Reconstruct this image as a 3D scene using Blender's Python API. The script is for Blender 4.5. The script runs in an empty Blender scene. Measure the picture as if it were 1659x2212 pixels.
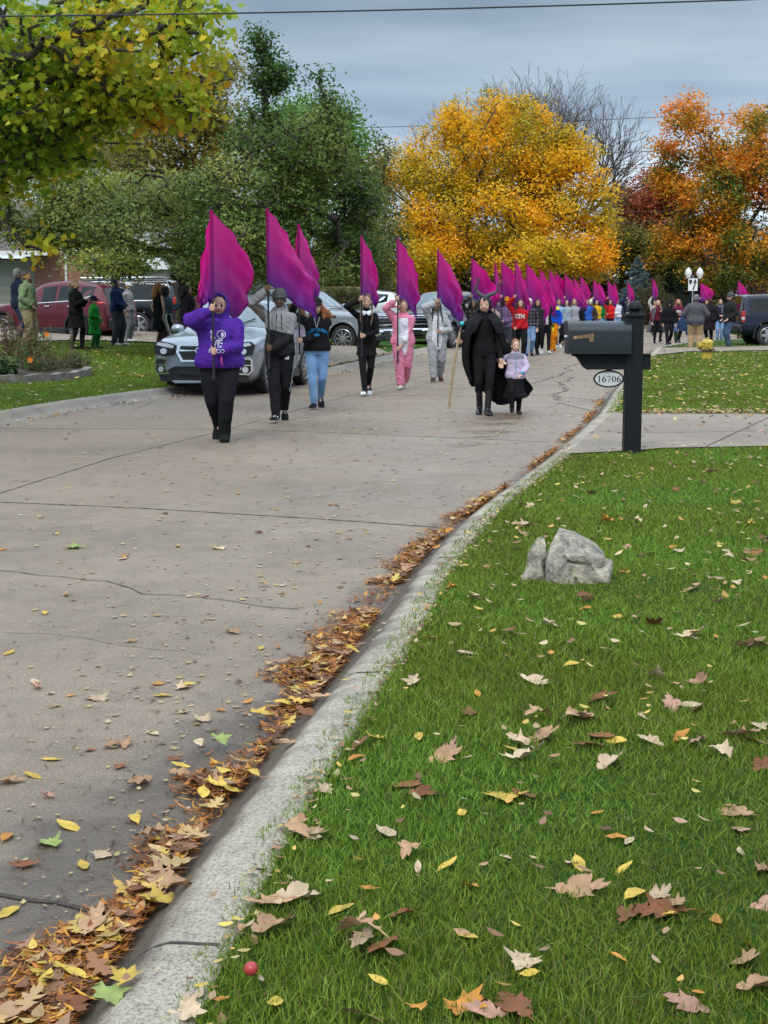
import bpy, bmesh, math, random
import numpy as np
from mathutils import Vector, Matrix, noise
from mathutils.bvhtree import BVHTree
random.seed(7)
RNG = np.random.default_rng(7)
SC = bpy.context.scene
COL = SC.collection
rad = math.radians

# ---------------------------------------------------------------- camera
FPX, IW, IH, HOR, CAMZ = 3200.0, 1659.0, 2212.0, 650.0, 1.6
PITCH = math.atan((IH / 2 - HOR) / FPX)
cam_d = bpy.data.cameras.new("camera")
cam = bpy.data.objects.new("camera", cam_d)
COL.objects.link(cam)
SC.camera = cam
cam.location = (0, 0, CAMZ)
cam.rotation_euler = (math.pi / 2 - PITCH, 0, 0)
cam_d.sensor_fit = 'VERTICAL'
cam_d.sensor_height = 24.0
cam_d.lens = 24.0 * FPX / IH
cam_d.clip_start = 0.1
cam_d.clip_end = 3000

# ---------------------------------------------------------------- world and sun
SUN_EL, SUN_AZ = 48.0, 200.0
world = bpy.data.worlds.new("World")
SC.world = world
world.use_nodes = True
wn, wl = world.node_tree.nodes, world.node_tree.links
wn.clear()
w_out = wn.new('ShaderNodeOutputWorld')
w_bg = wn.new('ShaderNodeBackground')
w_sky = wn.new('ShaderNodeTexSky')
w_sky.sky_type = 'NISHITA'
w_sky.sun_disc = False
w_sky.sun_elevation = rad(SUN_EL)
w_sky.sun_rotation = rad(SUN_AZ)
w_sc = wn.new('ShaderNodeVectorMath'); w_sc.operation = 'SCALE'; w_sc.inputs['Scale'].default_value = 0.12
w_tc = wn.new('ShaderNodeTexCoord')
w_sep = wn.new('ShaderNodeSeparateXYZ')
w_map = wn.new('ShaderNodeMapping'); w_map.inputs['Scale'].default_value = (2.2, 2.2, 13.0)
w_map.inputs['Location'].default_value = (0.7, 0.3, 0.55)
w_noise = wn.new('ShaderNodeTexNoise'); w_noise.inputs['Scale'].default_value = 1.25
w_noise.inputs['Detail'].default_value = 5; w_noise.inputs['Roughness'].default_value = 0.5
w_ramp = wn.new('ShaderNodeValToRGB')
w_ramp.color_ramp.elements[0].position = 0.33; w_ramp.color_ramp.elements[0].color = (0.235, 0.315, 0.43, 1)
w_ramp.color_ramp.elements[1].position = 0.66; w_ramp.color_ramp.elements[1].color = (0.50, 0.59, 0.68, 1)
w_hz = wn.new('ShaderNodeValToRGB')
e = w_hz.color_ramp.elements
e[0].position = 0.0; e[0].color = (1.65, 1.70, 1.75, 1)
e[1].position = 1.0; e[1].color = (4.3, 4.1, 3.85, 1)
for p_, c_ in ((0.07, (1.60, 1.62, 1.62)), (0.125, (1.18, 1.20, 1.20)), (0.20, (0.80, 0.82, 0.82)), (0.34, (2.5, 2.4, 2.25))):
    k = e.new(p_); k.color = (*[q * .93 for q in c_], 1)
w_mul = wn.new('ShaderNodeMix'); w_mul.data_type = 'RGBA'; w_mul.blend_type = 'MULTIPLY'; w_mul.inputs['Factor'].default_value = 1
w_mul.clamp_result = False
w_mix = wn.new('ShaderNodeMix'); w_mix.data_type = 'RGBA'; w_mix.inputs['Factor'].default_value = 0.93
w_mix.clamp_result = False
wl.new(w_sky.outputs[0], w_sc.inputs[0])
wl.new(w_tc.outputs['Generated'], w_sep.inputs[0])
wl.new(w_tc.outputs['Generated'], w_map.inputs[0])
wl.new(w_map.outputs[0], w_noise.inputs['Vector'])
wl.new(w_noise.outputs[0], w_ramp.inputs[0])
wl.new(w_sep.outputs[2], w_hz.inputs[0])
wl.new(w_ramp.outputs[0], w_mul.inputs['A'])
wl.new(w_hz.outputs[0], w_mul.inputs['B'])
wl.new(w_sc.outputs[0], w_mix.inputs['A'])
wl.new(w_mul.outputs['Result'], w_mix.inputs['B'])
wl.new(w_mix.outputs['Result'], w_bg.inputs['Color'])
w_bg.inputs['Strength'].default_value = 1.0
wl.new(w_bg.outputs[0], w_out.inputs['Surface'])

sun_d = bpy.data.lights.new("sun", 'SUN')
sun = bpy.data.objects.new("sun", sun_d)
COL.objects.link(sun)
sun_d.energy = 1.5
sun_d.angle = rad(14)
sun_d.color = (1.0, 0.95, 0.88)
_az = rad(SUN_AZ)
_sd = Vector((math.sin(_az) * math.cos(rad(SUN_EL)), math.cos(_az) * math.cos(rad(SUN_EL)), math.sin(rad(SUN_EL))))
sun.rotation_euler = _sd.to_track_quat('Z', 'Y').to_euler()
SC.view_settings.view_transform = 'Standard'
SC.view_settings.look = 'None'
SC.view_settings.exposure = 0.2
SC.view_settings.gamma = 1.0
SC.view_settings.use_curve_mapping = False

# ---------------------------------------------------------------- projection helpers (photo pixel -> world)
_cp, _sp = math.cos(PITCH), math.sin(PITCH)
def ray(px, py):
    u, v = (px - IW / 2) / FPX, (IH / 2 - py) / FPX
    return Vector((u, _cp + v * _sp, -_sp + v * _cp))
def G(px, py, z=0.0):
    d = ray(px, py)
    t = (z - CAMZ) / d.z
    return Vector((d.x * t, d.y * t, z))
def AT(px, py, Y):
    d = ray(px, py)
    t = Y / d.y
    return Vector((d.x * t, Y, CAMZ + d.z * t))
def XA(px, Y):
    return (px - IW / 2) / FPX * Y

# ---------------------------------------------------------------- object helpers
def tag(o, label=None, cat=None, group=None, kind=None):
    if label: o['label'] = label
    if cat: o['category'] = cat
    if group: o['group'] = group
    if kind: o['kind'] = kind
    return o
def empty(name, loc=(0, 0, 0), rz=0.0, label=None, cat=None, group=None, scale=1.0):
    o = bpy.data.objects.new(name, None)
    COL.objects.link(o)
    o.location = loc
    o.rotation_euler = (0, 0, rz)
    o.scale = (scale,) * 3
    o.empty_display_size = 0.1
    return tag(o, label, cat, group)
def link(name, me, mat=None, parent=None, smooth=False):
    if mat is not None and len(me.materials) == 0:
        me.materials.append(mat)
    if smooth:
        me.polygons.foreach_set('use_smooth', np.ones(len(me.polygons), dtype=bool))
        if smooth != True:
            me.set_sharp_from_angle(angle=rad(smooth))
    o = bpy.data.objects.new(name, me)
    COL.objects.link(o)
    o.parent = parent
    return o
def np_mesh(name, verts, loops, starts, totals, cols=None):
    me = bpy.data.meshes.new(name)
    verts = np.asarray(verts, dtype=np.float32)
    loops = np.asarray(loops, dtype=np.int32)
    me.vertices.add(len(verts)); me.vertices.foreach_set('co', verts.ravel())
    me.loops.add(len(loops)); me.loops.foreach_set('vertex_index', loops)
    me.polygons.add(len(starts))
    me.polygons.foreach_set('loop_start', np.asarray(starts, dtype=np.int32))
    me.polygons.foreach_set('loop_total', np.asarray(totals, dtype=np.int32))
    if cols is not None:
        setcol(me, cols)
    me.update(calc_edges=True)
    return me
def setcol(me, cols):
    a = me.color_attributes.get('Col') or me.color_attributes.new('Col', 'FLOAT_COLOR', 'POINT')
    c = np.ones((len(me.vertices), 4), dtype=np.float32)
    c[:, :3] = np.asarray(cols, dtype=np.float32)[:, :3]
    a.data.foreach_set('color', c.ravel())
def quads_mesh(name, verts, quads, cols=None):
    q = np.asarray(quads, dtype=np.int32)
    n, k = q.shape
    return np_mesh(name, verts, q.ravel(), np.arange(n) * k, np.full(n, k), cols)
class MB:
    """collects polygons into one mesh"""
    def __init__(s): s.v, s.f = [], []
    def add(s, vs, fs):
        b = len(s.v)
        s.v += [tuple(v) for v in vs]
        s.f += [tuple(b + i for i in f) for f in fs]
        return s
    def box(s, c, d, rz=0.0, rx=0.0, ry=0.0, M=None):
        m = Matrix.Translation(c) @ Matrix.Rotation(rz, 4, 'Z') @ Matrix.Rotation(ry, 4, 'Y') @ Matrix.Rotation(rx, 4, 'X')
        if M: m = M @ m
        x, y, z = d[0] / 2, d[1] / 2, d[2] / 2
        vs = [m @ Vector(p) for p in ((-x, -y, -z), (x, -y, -z), (x, y, -z), (-x, y, -z), (-x, -y, z), (x, -y, z), (x, y, z), (-x, y, z))]
        return s.add(vs, [(0, 3, 2, 1), (4, 5, 6, 7), (0, 1, 5, 4), (1, 2, 6, 5), (2, 3, 7, 6), (3, 0, 4, 7)])
    def rings(s, rings, cap=True, closed=True):
        n = len(rings[0]); b = len(s.v)
        for r in rings: s.v += [tuple(p) for p in r]
        for i in range(len(rings) - 1):
            for j in range(n if closed else n - 1):
                j2 = (j + 1) % n
                s.f.append((b + i * n + j, b + i * n + j2, b + (i + 1) * n + j2, b + (i + 1) * n + j))
        if cap:
            s.f.append(tuple(b + j for j in reversed(range(n))))
            s.f.append(tuple(b + (len(rings) - 1) * n + j for j in range(n)))
        return s
    def tube(s, pts, rr, n=8, ref=None, cap=True):
        pts = [Vector(p) for p in pts]
        if not hasattr(rr, '__len__'): rr = [rr] * len(pts)
        rings = []
        u = None
        for i, p in enumerate(pts):
            t = (pts[min(i + 1, len(pts) - 1)] - pts[max(i - 1, 0)])
            if t.length < 1e-9: t = Vector((0, 0, 1))
            t.normalize()
            if u is None:
                u = Vector(ref) if ref else (Vector((1, 0, 0)) if abs(t.x) < 0.8 else Vector((0, 1, 0)))
            u = (u - t * u.dot(t)).normalized()
            w = t.cross(u)
            r = rr[i]
            ra, rb = (r if hasattr(r, '__len__') else (r, r))
            rings.append([p + u * (math.cos(a) * ra) + w * (math.sin(a) * rb) for a in (2 * math.pi * k / n for k in range(n))])
        return s.rings(rings, cap)
    def lathe(s, prof, c=(0, 0, 0), n=24, axis='Z', M=None):
        rings = []
        for r, z in prof:
            ring = []
            for k in range(n):
                a = 2 * math.pi * k / n
                p = Vector((r * math.cos(a), r * math.sin(a), z))
                if axis == 'Y': p = Vector((p.x, p.z, p.y))
                if axis == 'X': p = Vector((p.z, p.x, p.y))
                p = p + Vector(c)
                ring.append(M @ p if M else p)
            rings.append(ring)
        return s.rings(rings, True)
    def ball(s, c, r, n=12, m=8, M=None):
        if not hasattr(r, '__len__'): r = (r, r, r)
        rings = []
        for i in range(m + 1):
            ph = -math.pi / 2 + math.pi * (i + (0.08 if i == 0 else -0.08 if i == m else 0)) / m
            rings.append([(r[0] * math.cos(ph) * math.cos(2 * math.pi * k / n), r[1] * math.cos(ph) * math.sin(2 * math.pi * k / n), r[2] * math.sin(ph)) for k in range(n)])
        out = []
        for g in rings:
            out.append([(M @ Vector(p) if M else Vector(p)) + Vector(c) for p in g])
        return s.rings(out, True)
    def prism(s, poly, o, ex, ey, ez):
        """poly in (a,b); placed at o + a*ex + b*ey, extruded by ez"""
        o, ex, ey, ez = map(Vector, (o, ex, ey, ez))
        n = len(poly)
        vs = [o + ex * a + ey * b for a, b in poly] + [o + ex * a + ey * b + ez for a, b in poly]
        fs = [tuple(range(n)), tuple(n + i for i in reversed(range(n)))]
        fs += [(i, (i + 1) % n, n + (i + 1) % n, n + i)[::-1] for i in range(n)]
        return s.add(vs, fs)
    def mesh(s, name):
        me = bpy.data.meshes.new(name)
        me.from_pydata(s.v, [], s.f)
        me.update()
        bm = bmesh.new(); bm.from_mesh(me)
        bmesh.ops.recalc_face_normals(bm, faces=bm.faces)
        bm.to_mesh(me); bm.free()
        return me
    def build(s, name, mat, parent=None, smooth=35, bevel=0.0):
        me = s.mesh(name)
        o = link(name, me, mat, parent, smooth)
        if bevel:
            m = o.modifiers.new('b', 'BEVEL'); m.width = bevel; m.segments = 2; m.limit_method = 'ANGLE'
        return o
def copy_tree(o, parent=None):
    c = o.copy(); COL.objects.link(c); c.parent = parent
    for ch in list(o.children): copy_tree(ch, c)
    return c
DEFER = []     # (object, finishing function)
CUTTERS = []
def finalize():
    bpy.context.view_layer.update()
    dg = bpy.context.evaluated_depsgraph_get()
    dg.update()
    res = []
    for o, fn in DEFER:
        res.append(bpy.data.meshes.new_from_object(o.evaluated_get(dg), preserve_all_data_layers=True, depsgraph=dg))
    for (o, fn), me in zip(DEFER, res):
        o.modifiers.clear()
        o.data = me
        if fn: fn(o, me)
    for c in CUTTERS:
        bpy.data.objects.remove(c)
    DEFER.clear(); CUTTERS.clear()

# ---------------------------------------------------------------- materials
def mat_new(name):
    m = bpy.data.materials.new(name); m.use_nodes = True
    nt = m.node_tree
    return m, nt, nt.nodes['Principled BSDF'], nt.nodes['Material Output']
def N(nt, t, **kw):
    n = nt.nodes.new(t)
    for k, v in kw.items():
        if k in n.inputs: n.inputs[k].default_value = v
        else: setattr(n, k, v)
    return n
def mat(name, col, rough=0.6, metal=0.0, var=0.12, scale=8.0, bump=0.0, bscale=None, coat=0.0, spec=0.5, col2=None):
    m, nt, b, out = mat_new(name)
    L = nt.links
    tc = N(nt, 'ShaderNodeTexCoord')
    nz = N(nt, 'ShaderNodeTexNoise', Scale=scale, Detail=6.0, Roughness=0.6)
    L.new(tc.outputs['Object'], nz.inputs['Vector'])
    r = N(nt, 'ShaderNodeValToRGB')
    c2 = col2 or tuple(min(1, c * (1 + var)) for c in col)
    c1 = tuple(c * (1 - var) for c in col) if not col2 else col
    r.color_ramp.elements[0].position = 0.3; r.color_ramp.elements[0].color = (*c1, 1)
    r.color_ramp.elements[1].position = 0.7; r.color_ramp.elements[1].color = (*c2, 1)
    L.new(nz.outputs[0], r.inputs[0]); L.new(r.outputs[0], b.inputs['Base Color'])
    b.inputs['Roughness'].default_value = rough
    b.inputs['Metallic'].default_value = metal
    b.inputs['Coat Weight'].default_value = coat
    b.inputs['Coat Roughness'].default_value = 0.05
    b.inputs['Specular IOR Level'].default_value = spec
    if bump:
        nb = N(nt, 'ShaderNodeTexNoise', Scale=bscale or scale * 6, Detail=4.0)
        L.new(tc.outputs['Object'], nb.inputs['Vector'])
        bp = N(nt, 'ShaderNodeBump', Strength=1.0, Distance=bump)
        L.new(nb.outputs[0], bp.inputs['Height']); L.new(bp.outputs[0], b.inputs['Normal'])
    return m
def mat_attr(name, rough=0.8, var=0.15, scale=30.0, bump=0.0, bscale=120.0, trans=0.0, spec=0.3, sheen=0.0):
    m, nt, b, out = mat_new(name)
    L = nt.links
    at = N(nt, 'ShaderNodeAttribute', attribute_name='Col')
    tc = N(nt, 'ShaderNodeTexCoord')
    nz = N(nt, 'ShaderNodeTexNoise', Scale=scale, Detail=4.0)
    L.new(tc.outputs['Object'], nz.inputs['Vector'])
    mr = N(nt, 'ShaderNodeMapRange'); mr.inputs['To Min'].default_value = 1 - var; mr.inputs['To Max'].default_value = 1 + var
    L.new(nz.outputs[0], mr.inputs['Value'])
    vm = N(nt, 'ShaderNodeVectorMath', operation='SCALE')
    L.new(at.outputs['Color'], vm.inputs[0]); L.new(mr.outputs[0], vm.inputs['Scale'])
    L.new(vm.outputs[0], b.inputs['Base Color'])
    b.inputs['Roughness'].default_value = rough
    b.inputs['Specular IOR Level'].default_value = spec
    if sheen: b.inputs['Sheen Weight'].default_value = sheen
    if bump:
        nb = N(nt, 'ShaderNodeTexNoise', Scale=bscale, Detail=3.0)
        L.new(tc.outputs['Object'], nb.inputs['Vector'])
        bp = N(nt, 'ShaderNodeBump', Strength=1.0, Distance=bump)
        L.new(nb.outputs[0], bp.inputs['Height']); L.new(bp.outputs[0], b.inputs['Normal'])
    if trans:
        tr = N(nt, 'ShaderNodeBsdfTranslucent')
        L.new(vm.outputs[0], tr.inputs['Color'])
        mx = N(nt, 'ShaderNodeMixShader', Fac=trans)
        mx.inputs[0].default_value = trans
        L.new(b.outputs[0], mx.inputs[1]); L.new(tr.outputs[0], mx.inputs[2]); L.new(mx.outputs[0], out.inputs['Surface'])
    return m
M = {}
M['leaf'] = mat_attr('leaf', rough=0.5, var=0.2, scale=6, trans=0.42, spec=0.3)
M['dryleaf'] = mat_attr('dry_leaf', rough=0.6, var=0.3, scale=60, trans=0.1, spec=0.25)
M['grass'] = mat_attr('grass_blade', rough=0.55, var=0.25, scale=1.7, trans=0.3, spec=0.3)
M['cloth'] = mat_attr('cloth', rough=0.9, var=0.12, scale=14, bump=0.004, bscale=38, spec=0.1)
M['skin'] = mat_attr('skin', rough=0.5, var=0.06, scale=20, spec=0.35)
M['hair'] = mat_attr('hair', rough=0.5, var=0.45, scale=60, bump=0.006, bscale=90, spec=0.4)
M['flag'] = mat_attr('flag_silk', rough=0.55, var=0.08, scale=4, trans=0.25, spec=0.2)
M['leather'] = mat('black_leather', (0.012, 0.012, 0.013), 0.3, bump=0.002, scale=10)
M['black'] = mat('black_plastic', (0.012, 0.012, 0.013), 0.45)
M['blackgloss'] = mat('black_gloss', (0.008, 0.008, 0.009), 0.15)
M['rubber'] = mat('tyre_rubber', (0.018, 0.018, 0.019), 0.8, bump=0.003, scale=20)
M['alloy'] = mat('alloy', (0.42, 0.43, 0.45), 0.3, metal=0.7)
M['chrome'] = mat('chrome', (0.75, 0.77, 0.8), 0.12, metal=1.0, var=0.03)
M['glass'] = mat('car_glass', (0.012, 0.016, 0.018), 0.05, spec=0.35, var=0.5, scale=2)
M['windshield'] = mat('windshield_glass', (0.13, 0.18, 0.21), 0.06, spec=0.6, var=0.35, scale=1.6)
M['lamp'] = mat('lamp_lens', (0.62, 0.66, 0.7), 0.08, metal=0.35, coat=0.6)
M['red_lamp'] = mat('red_lens', (0.42, 0.02, 0.015), 0.12, coat=0.5)
M['white'] = mat('white_paint', (0.75, 0.75, 0.74), 0.5)
M['bark'] = mat('bark', (0.055, 0.043, 0.033), 0.9, var=0.5, scale=9, bump=0.03, bscale=25)
M['bark_grey'] = mat('bark_grey', (0.12, 0.1, 0.085), 0.9, var=0.4, scale=9, bump=0.02, bscale=25)
M['soil'] = mat('soil', (0.05, 0.035, 0.022), 0.95, var=0.5, scale=6, bump=0.03)
M['mailbox'] = mat('mailbox_enamel', (0.014, 0.018, 0.022), 0.35, var=0.25, scale=14, bump=0.0006, bscale=60)
M['mailpost'] = mat('mailbox_post_paint', (0.008, 0.010, 0.012), 0.6, var=0.3, scale=14, spec=0.25, bump=0.0006, bscale=60)
M['brass'] = mat('aged_brass', (0.27, 0.17, 0.08), 0.45, metal=0.5, var=0.3, scale=30)
M['wood'] = mat('bare_wood', (0.34, 0.26, 0.15), 0.7, var=0.3, scale=20)
def paint(name, c, rough=0.25, metal=0.4, coat=0.8):
    return mat(name, c, rough, metal=metal, var=0.04, scale=3, coat=coat)
# ---------------------------------------------------------------- ground surfaces
def rpoly(pts, z):
    w = [G(x, y, z) for x, y in pts]
    return np.array([p.y for p in w]), np.array([p.x for p in w])
# right grass edge and left grass edge, as X over Y, taken from points along both curbs
_ry, _rx = rpoly([(362, 2212), (466, 1977), (560, 1828), (660, 1694), (754, 1531), (880, 1370), (968, 1210), (1062, 1100), (1228, 975), (1321, 887), (1348, 837), (1409, 769), (1429, 747)], 0.125)
_ly, _lx = rpoly([(-190, 925), (0, 887), (95, 871), (190, 857), (317, 842), (698, 795), (846, 764), (925, 750), (990, 735)], 0.12)
def smooth_interp(y, ys, xs, ext0, ext1):
    c = np.polyfit(ys, xs, 3)
    lo, hi = ys[0], ys[-1]
    v = np.where(y < lo, np.interp(lo, ys, xs) + (y - lo) * ext0, np.where(y > hi, np.interp(hi, ys, xs) + (y - hi) * ext1, np.interp(y, ys, xs)))
    return v
# gentle smoothing: dense table with moving average
_T = np.arange(-4, 140, 0.1)
def table(ys, xs, e0, e1, w):
    v = smooth_interp(_T, ys, xs, e0, e1)
    k = np.ones(w) / w
    p = np.concatenate([np.full(w // 2, v[0]) - (np.arange(w // 2)[::-1] + 1) * 0.1 * e0, v, v[-1] + (np.arange(w // 2) + 1) * 0.1 * e1])
    return np.convolve(p, k, 'valid')[:len(_T)]
_RT = table(_ry, _rx, (_rx[2] - _rx[0]) / (_ry[2] - _ry[0]), 0.45, 17)
_LT = table(_ly, _lx, 0.16, 0.25, 41)
def RX(Y): return np.interp(Y, _T, _RT)
def LX(Y): return np.interp(Y, _T, _LT)
R_END = 51.0            # the right kerb turns the corner here
FAR_EDGE = 104.0        # far side of the road behind the procession
def HL(X, Y):           # left lawn height
    d = np.maximum(0, LX(Y) - X)
    return 0.12 + 0.05 * np.minimum(d, 30)
def GT(px, py):
    d = ray(px, py)
    z = 0.12
    for _ in range(30):
        t = (z - CAMZ) / d.z
        z = 0.6 * z + 0.4 * float(HL(d.x * t, d.y * t))
    return Vector((d.x * t, d.y * t, float(HL(d.x * t, d.y * t))))
def strip(name, Ys, cols, mat_, kind='structure', jitter=0.0, parent=None, smooth=True):
    """cols: list of functions (Y)->(X,Z)"""
    Ys = np.asarray(Ys, float)
    P = []
    for f in cols:
        x, z = f(Ys)
        P.append(np.stack([np.broadcast_to(x, Ys.shape), Ys, np.broadcast_to(z, Ys.shape)], -1))
    P = np.stack(P, 1)
    n, m = P.shape[:2]
    if jitter: P[..., 2] += RNG.normal(0, jitter, P.shape[:2])
    idx = np.arange(n * m).reshape(n, m)
    q = np.stack([idx[:-1, :-1], idx[:-1, 1:], idx[1:, 1:], idx[1:, :-1]], -1).reshape(-1, 4)
    me = quads_mesh(name, P.reshape(-1, 3), q)
    o = link(name, me, mat_, parent, smooth)
    if kind: o['kind'] = kind
    return o

# concrete of the road
def concrete_mat(name, base, dark, wet_shade=0.0, agg=0.0, scale=1.0):
    m, nt, b, out = mat_new(name)
    L = nt.links
    tc = N(nt, 'ShaderNodeTexCoord')
    big = N(nt, 'ShaderNodeTexNoise', Scale=0.45 * scale, Detail=6.0, Roughness=0.62)
    mid = N(nt, 'ShaderNodeTexNoise', Scale=5.0 * scale, Detail=8.0, Roughness=0.7)
    fine = N(nt, 'ShaderNodeTexNoise', Scale=95.0, Detail=3.0, Roughness=0.7)
    vor = N(nt, 'ShaderNodeTexVoronoi', Scale=70.0)
    for n in (big, mid, fine, vor): L.new(tc.outputs['Object'], n.inputs['Vector'])
    r = N(nt, 'ShaderNodeValToRGB')
    r.color_ramp.elements[0].position = 0.36; r.color_ramp.elements[0].color = (*dark, 1)
    r.color_ramp.elements[1].position = 0.62; r.color_ramp.elements[1].color = (*base, 1)
    a1 = N(nt, 'ShaderNodeMath', operation='MULTIPLY_ADD'); a1.inputs[1].default_value = 0.45; a1.inputs[2].default_value = 0.0
    L.new(mid.outputs[0], a1.inputs[0])
    a2 = N(nt, 'ShaderNodeMath', operation='MULTIPLY_ADD'); a2.inputs[1].default_value = 0.55
    L.new(big.outputs[0], a2.inputs[0]); L.new(a1.outputs[0], a2.inputs[2])
    L.new(a2.outputs[0], r.inputs[0])
    fr = N(nt, 'ShaderNodeValToRGB')
    fr.color_ramp.elements[0].position = 0.32; fr.color_ramp.elements[0].color = (0.42 - agg * 0.25, 0.40 - agg * 0.25, 0.38 - agg * 0.25, 1)
    fr.color_ramp.elements[1].position = 0.56; fr.color_ramp.elements[1].color = (1.08, 1.08, 1.08, 1)
    L.new(fine.outputs[0], fr.inputs[0])
    mx = N(nt, 'ShaderNodeMix', data_type='RGBA', blend_type='MULTIPLY'); mx.inputs['Factor'].default_value = 0.75
    L.new(r.outputs[0], mx.inputs['A']); L.new(fr.outputs[0], mx.inputs['B'])
    last = mx.outputs['Result']
    # pale and dark aggregate specks
    sp = N(nt, 'ShaderNodeTexNoise', Scale=160.0, Detail=1.0); L.new(tc.outputs['Object'], sp.inputs['Vector'])
    st = N(nt, 'ShaderNodeMapRange'); st.inputs['From Min'].default_value = 0.68; st.inputs['From Max'].default_value = 0.74
    L.new(sp.outputs[0], st.inputs['Value'])
    m2 = N(nt, 'ShaderNodeMix', data_type='RGBA'); m2.inputs['B'].default_value = (0.55, 0.52, 0.47, 1)
    L.new(st.outputs[0], m2.inputs['Factor']); L.new(last, m2.inputs['A'])
    last = m2.outputs['Result']
    rr = N(nt, 'ShaderNodeMapRange'); rr.inputs['From Min'].default_value = 0.35; rr.inputs['From Max'].default_value = 0.65
    rr.inputs['To Min'].default_value = 0.62; rr.inputs['To Max'].default_value = 0.8
    L.new(mid.outputs[0], rr.inputs['Value'])
    rough = rr.outputs[0]
    if wet_shade:
        # damp strip along the right gutter plus painted near shade, both darker and glossier
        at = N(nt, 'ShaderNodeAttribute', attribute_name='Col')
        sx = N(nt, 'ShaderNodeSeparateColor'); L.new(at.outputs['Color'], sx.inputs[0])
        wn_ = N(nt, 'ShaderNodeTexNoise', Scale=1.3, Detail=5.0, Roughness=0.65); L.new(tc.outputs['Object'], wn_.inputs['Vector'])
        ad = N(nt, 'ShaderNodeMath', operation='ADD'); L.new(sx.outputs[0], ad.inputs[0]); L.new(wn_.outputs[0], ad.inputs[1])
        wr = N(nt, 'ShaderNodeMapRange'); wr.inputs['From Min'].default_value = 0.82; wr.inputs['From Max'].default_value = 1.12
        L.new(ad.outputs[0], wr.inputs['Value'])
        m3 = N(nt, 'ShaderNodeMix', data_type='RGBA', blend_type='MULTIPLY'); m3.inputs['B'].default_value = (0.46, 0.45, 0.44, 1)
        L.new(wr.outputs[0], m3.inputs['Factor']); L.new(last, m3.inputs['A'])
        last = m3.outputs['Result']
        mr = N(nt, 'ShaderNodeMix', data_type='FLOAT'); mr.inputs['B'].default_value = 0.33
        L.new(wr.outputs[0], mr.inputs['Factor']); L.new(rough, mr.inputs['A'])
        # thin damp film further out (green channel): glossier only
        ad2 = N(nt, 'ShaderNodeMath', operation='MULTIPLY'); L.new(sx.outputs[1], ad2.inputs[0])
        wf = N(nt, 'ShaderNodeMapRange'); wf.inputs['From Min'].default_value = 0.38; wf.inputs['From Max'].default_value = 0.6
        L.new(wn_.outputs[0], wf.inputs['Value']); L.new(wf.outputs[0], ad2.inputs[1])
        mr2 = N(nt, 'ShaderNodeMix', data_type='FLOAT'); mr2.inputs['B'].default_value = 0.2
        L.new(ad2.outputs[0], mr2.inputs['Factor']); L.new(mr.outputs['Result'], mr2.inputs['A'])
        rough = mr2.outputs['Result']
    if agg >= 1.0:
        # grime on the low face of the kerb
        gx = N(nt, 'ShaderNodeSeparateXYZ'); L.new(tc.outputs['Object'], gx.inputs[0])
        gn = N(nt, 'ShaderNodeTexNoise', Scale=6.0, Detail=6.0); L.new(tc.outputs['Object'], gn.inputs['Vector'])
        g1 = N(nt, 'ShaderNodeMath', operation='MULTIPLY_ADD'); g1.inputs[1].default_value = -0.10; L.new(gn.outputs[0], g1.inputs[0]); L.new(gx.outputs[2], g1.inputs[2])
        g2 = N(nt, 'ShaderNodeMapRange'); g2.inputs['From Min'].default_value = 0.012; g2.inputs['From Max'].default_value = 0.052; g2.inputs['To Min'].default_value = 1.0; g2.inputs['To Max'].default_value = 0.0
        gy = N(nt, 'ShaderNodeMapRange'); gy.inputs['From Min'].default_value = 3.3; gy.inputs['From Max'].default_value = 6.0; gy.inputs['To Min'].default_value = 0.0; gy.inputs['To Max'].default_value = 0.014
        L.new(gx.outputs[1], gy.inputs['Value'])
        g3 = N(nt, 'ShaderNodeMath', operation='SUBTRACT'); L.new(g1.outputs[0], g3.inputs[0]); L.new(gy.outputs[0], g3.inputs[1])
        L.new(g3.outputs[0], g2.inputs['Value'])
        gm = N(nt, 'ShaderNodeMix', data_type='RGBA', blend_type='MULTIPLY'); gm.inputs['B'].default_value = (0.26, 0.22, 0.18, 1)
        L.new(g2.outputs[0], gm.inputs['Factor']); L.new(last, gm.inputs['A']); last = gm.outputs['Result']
    L.new(last, b.inputs['Base Color']); L.new(rough, b.inputs['Roughness'])
    b.inputs['Specular IOR Level'].default_value = 0.5
    bp = N(nt, 'ShaderNodeBump', Strength=1.0, Distance=0.004 + agg * 0.008)
    L.new(fine.outputs[0], bp.inputs['Height']); L.new(bp.outputs[0], b.inputs['Normal'])
    return m
M['road'] = concrete_mat('road_concrete', (0.270, 0.208, 0.150), (0.155, 0.117, 0.083), wet_shade=1.0)
M['drive'] = concrete_mat('driveway_concrete', (0.29, 0.235, 0.18), (0.18, 0.142, 0.108))
M['kerb'] = concrete_mat('kerb_concrete', (0.52, 0.46, 0.37), (0.30, 0.26, 0.20), agg=1.0, scale=3)
M['kerb_far'] = concrete_mat('kerb_worn_concrete', (0.33, 0.29, 0.24), (0.19, 0.165, 0.135), agg=0.6, scale=3)
M['joint'] = mat('joint_filler', (0.045, 0.035, 0.026), 0.9, var=0.5, scale=30)
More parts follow.
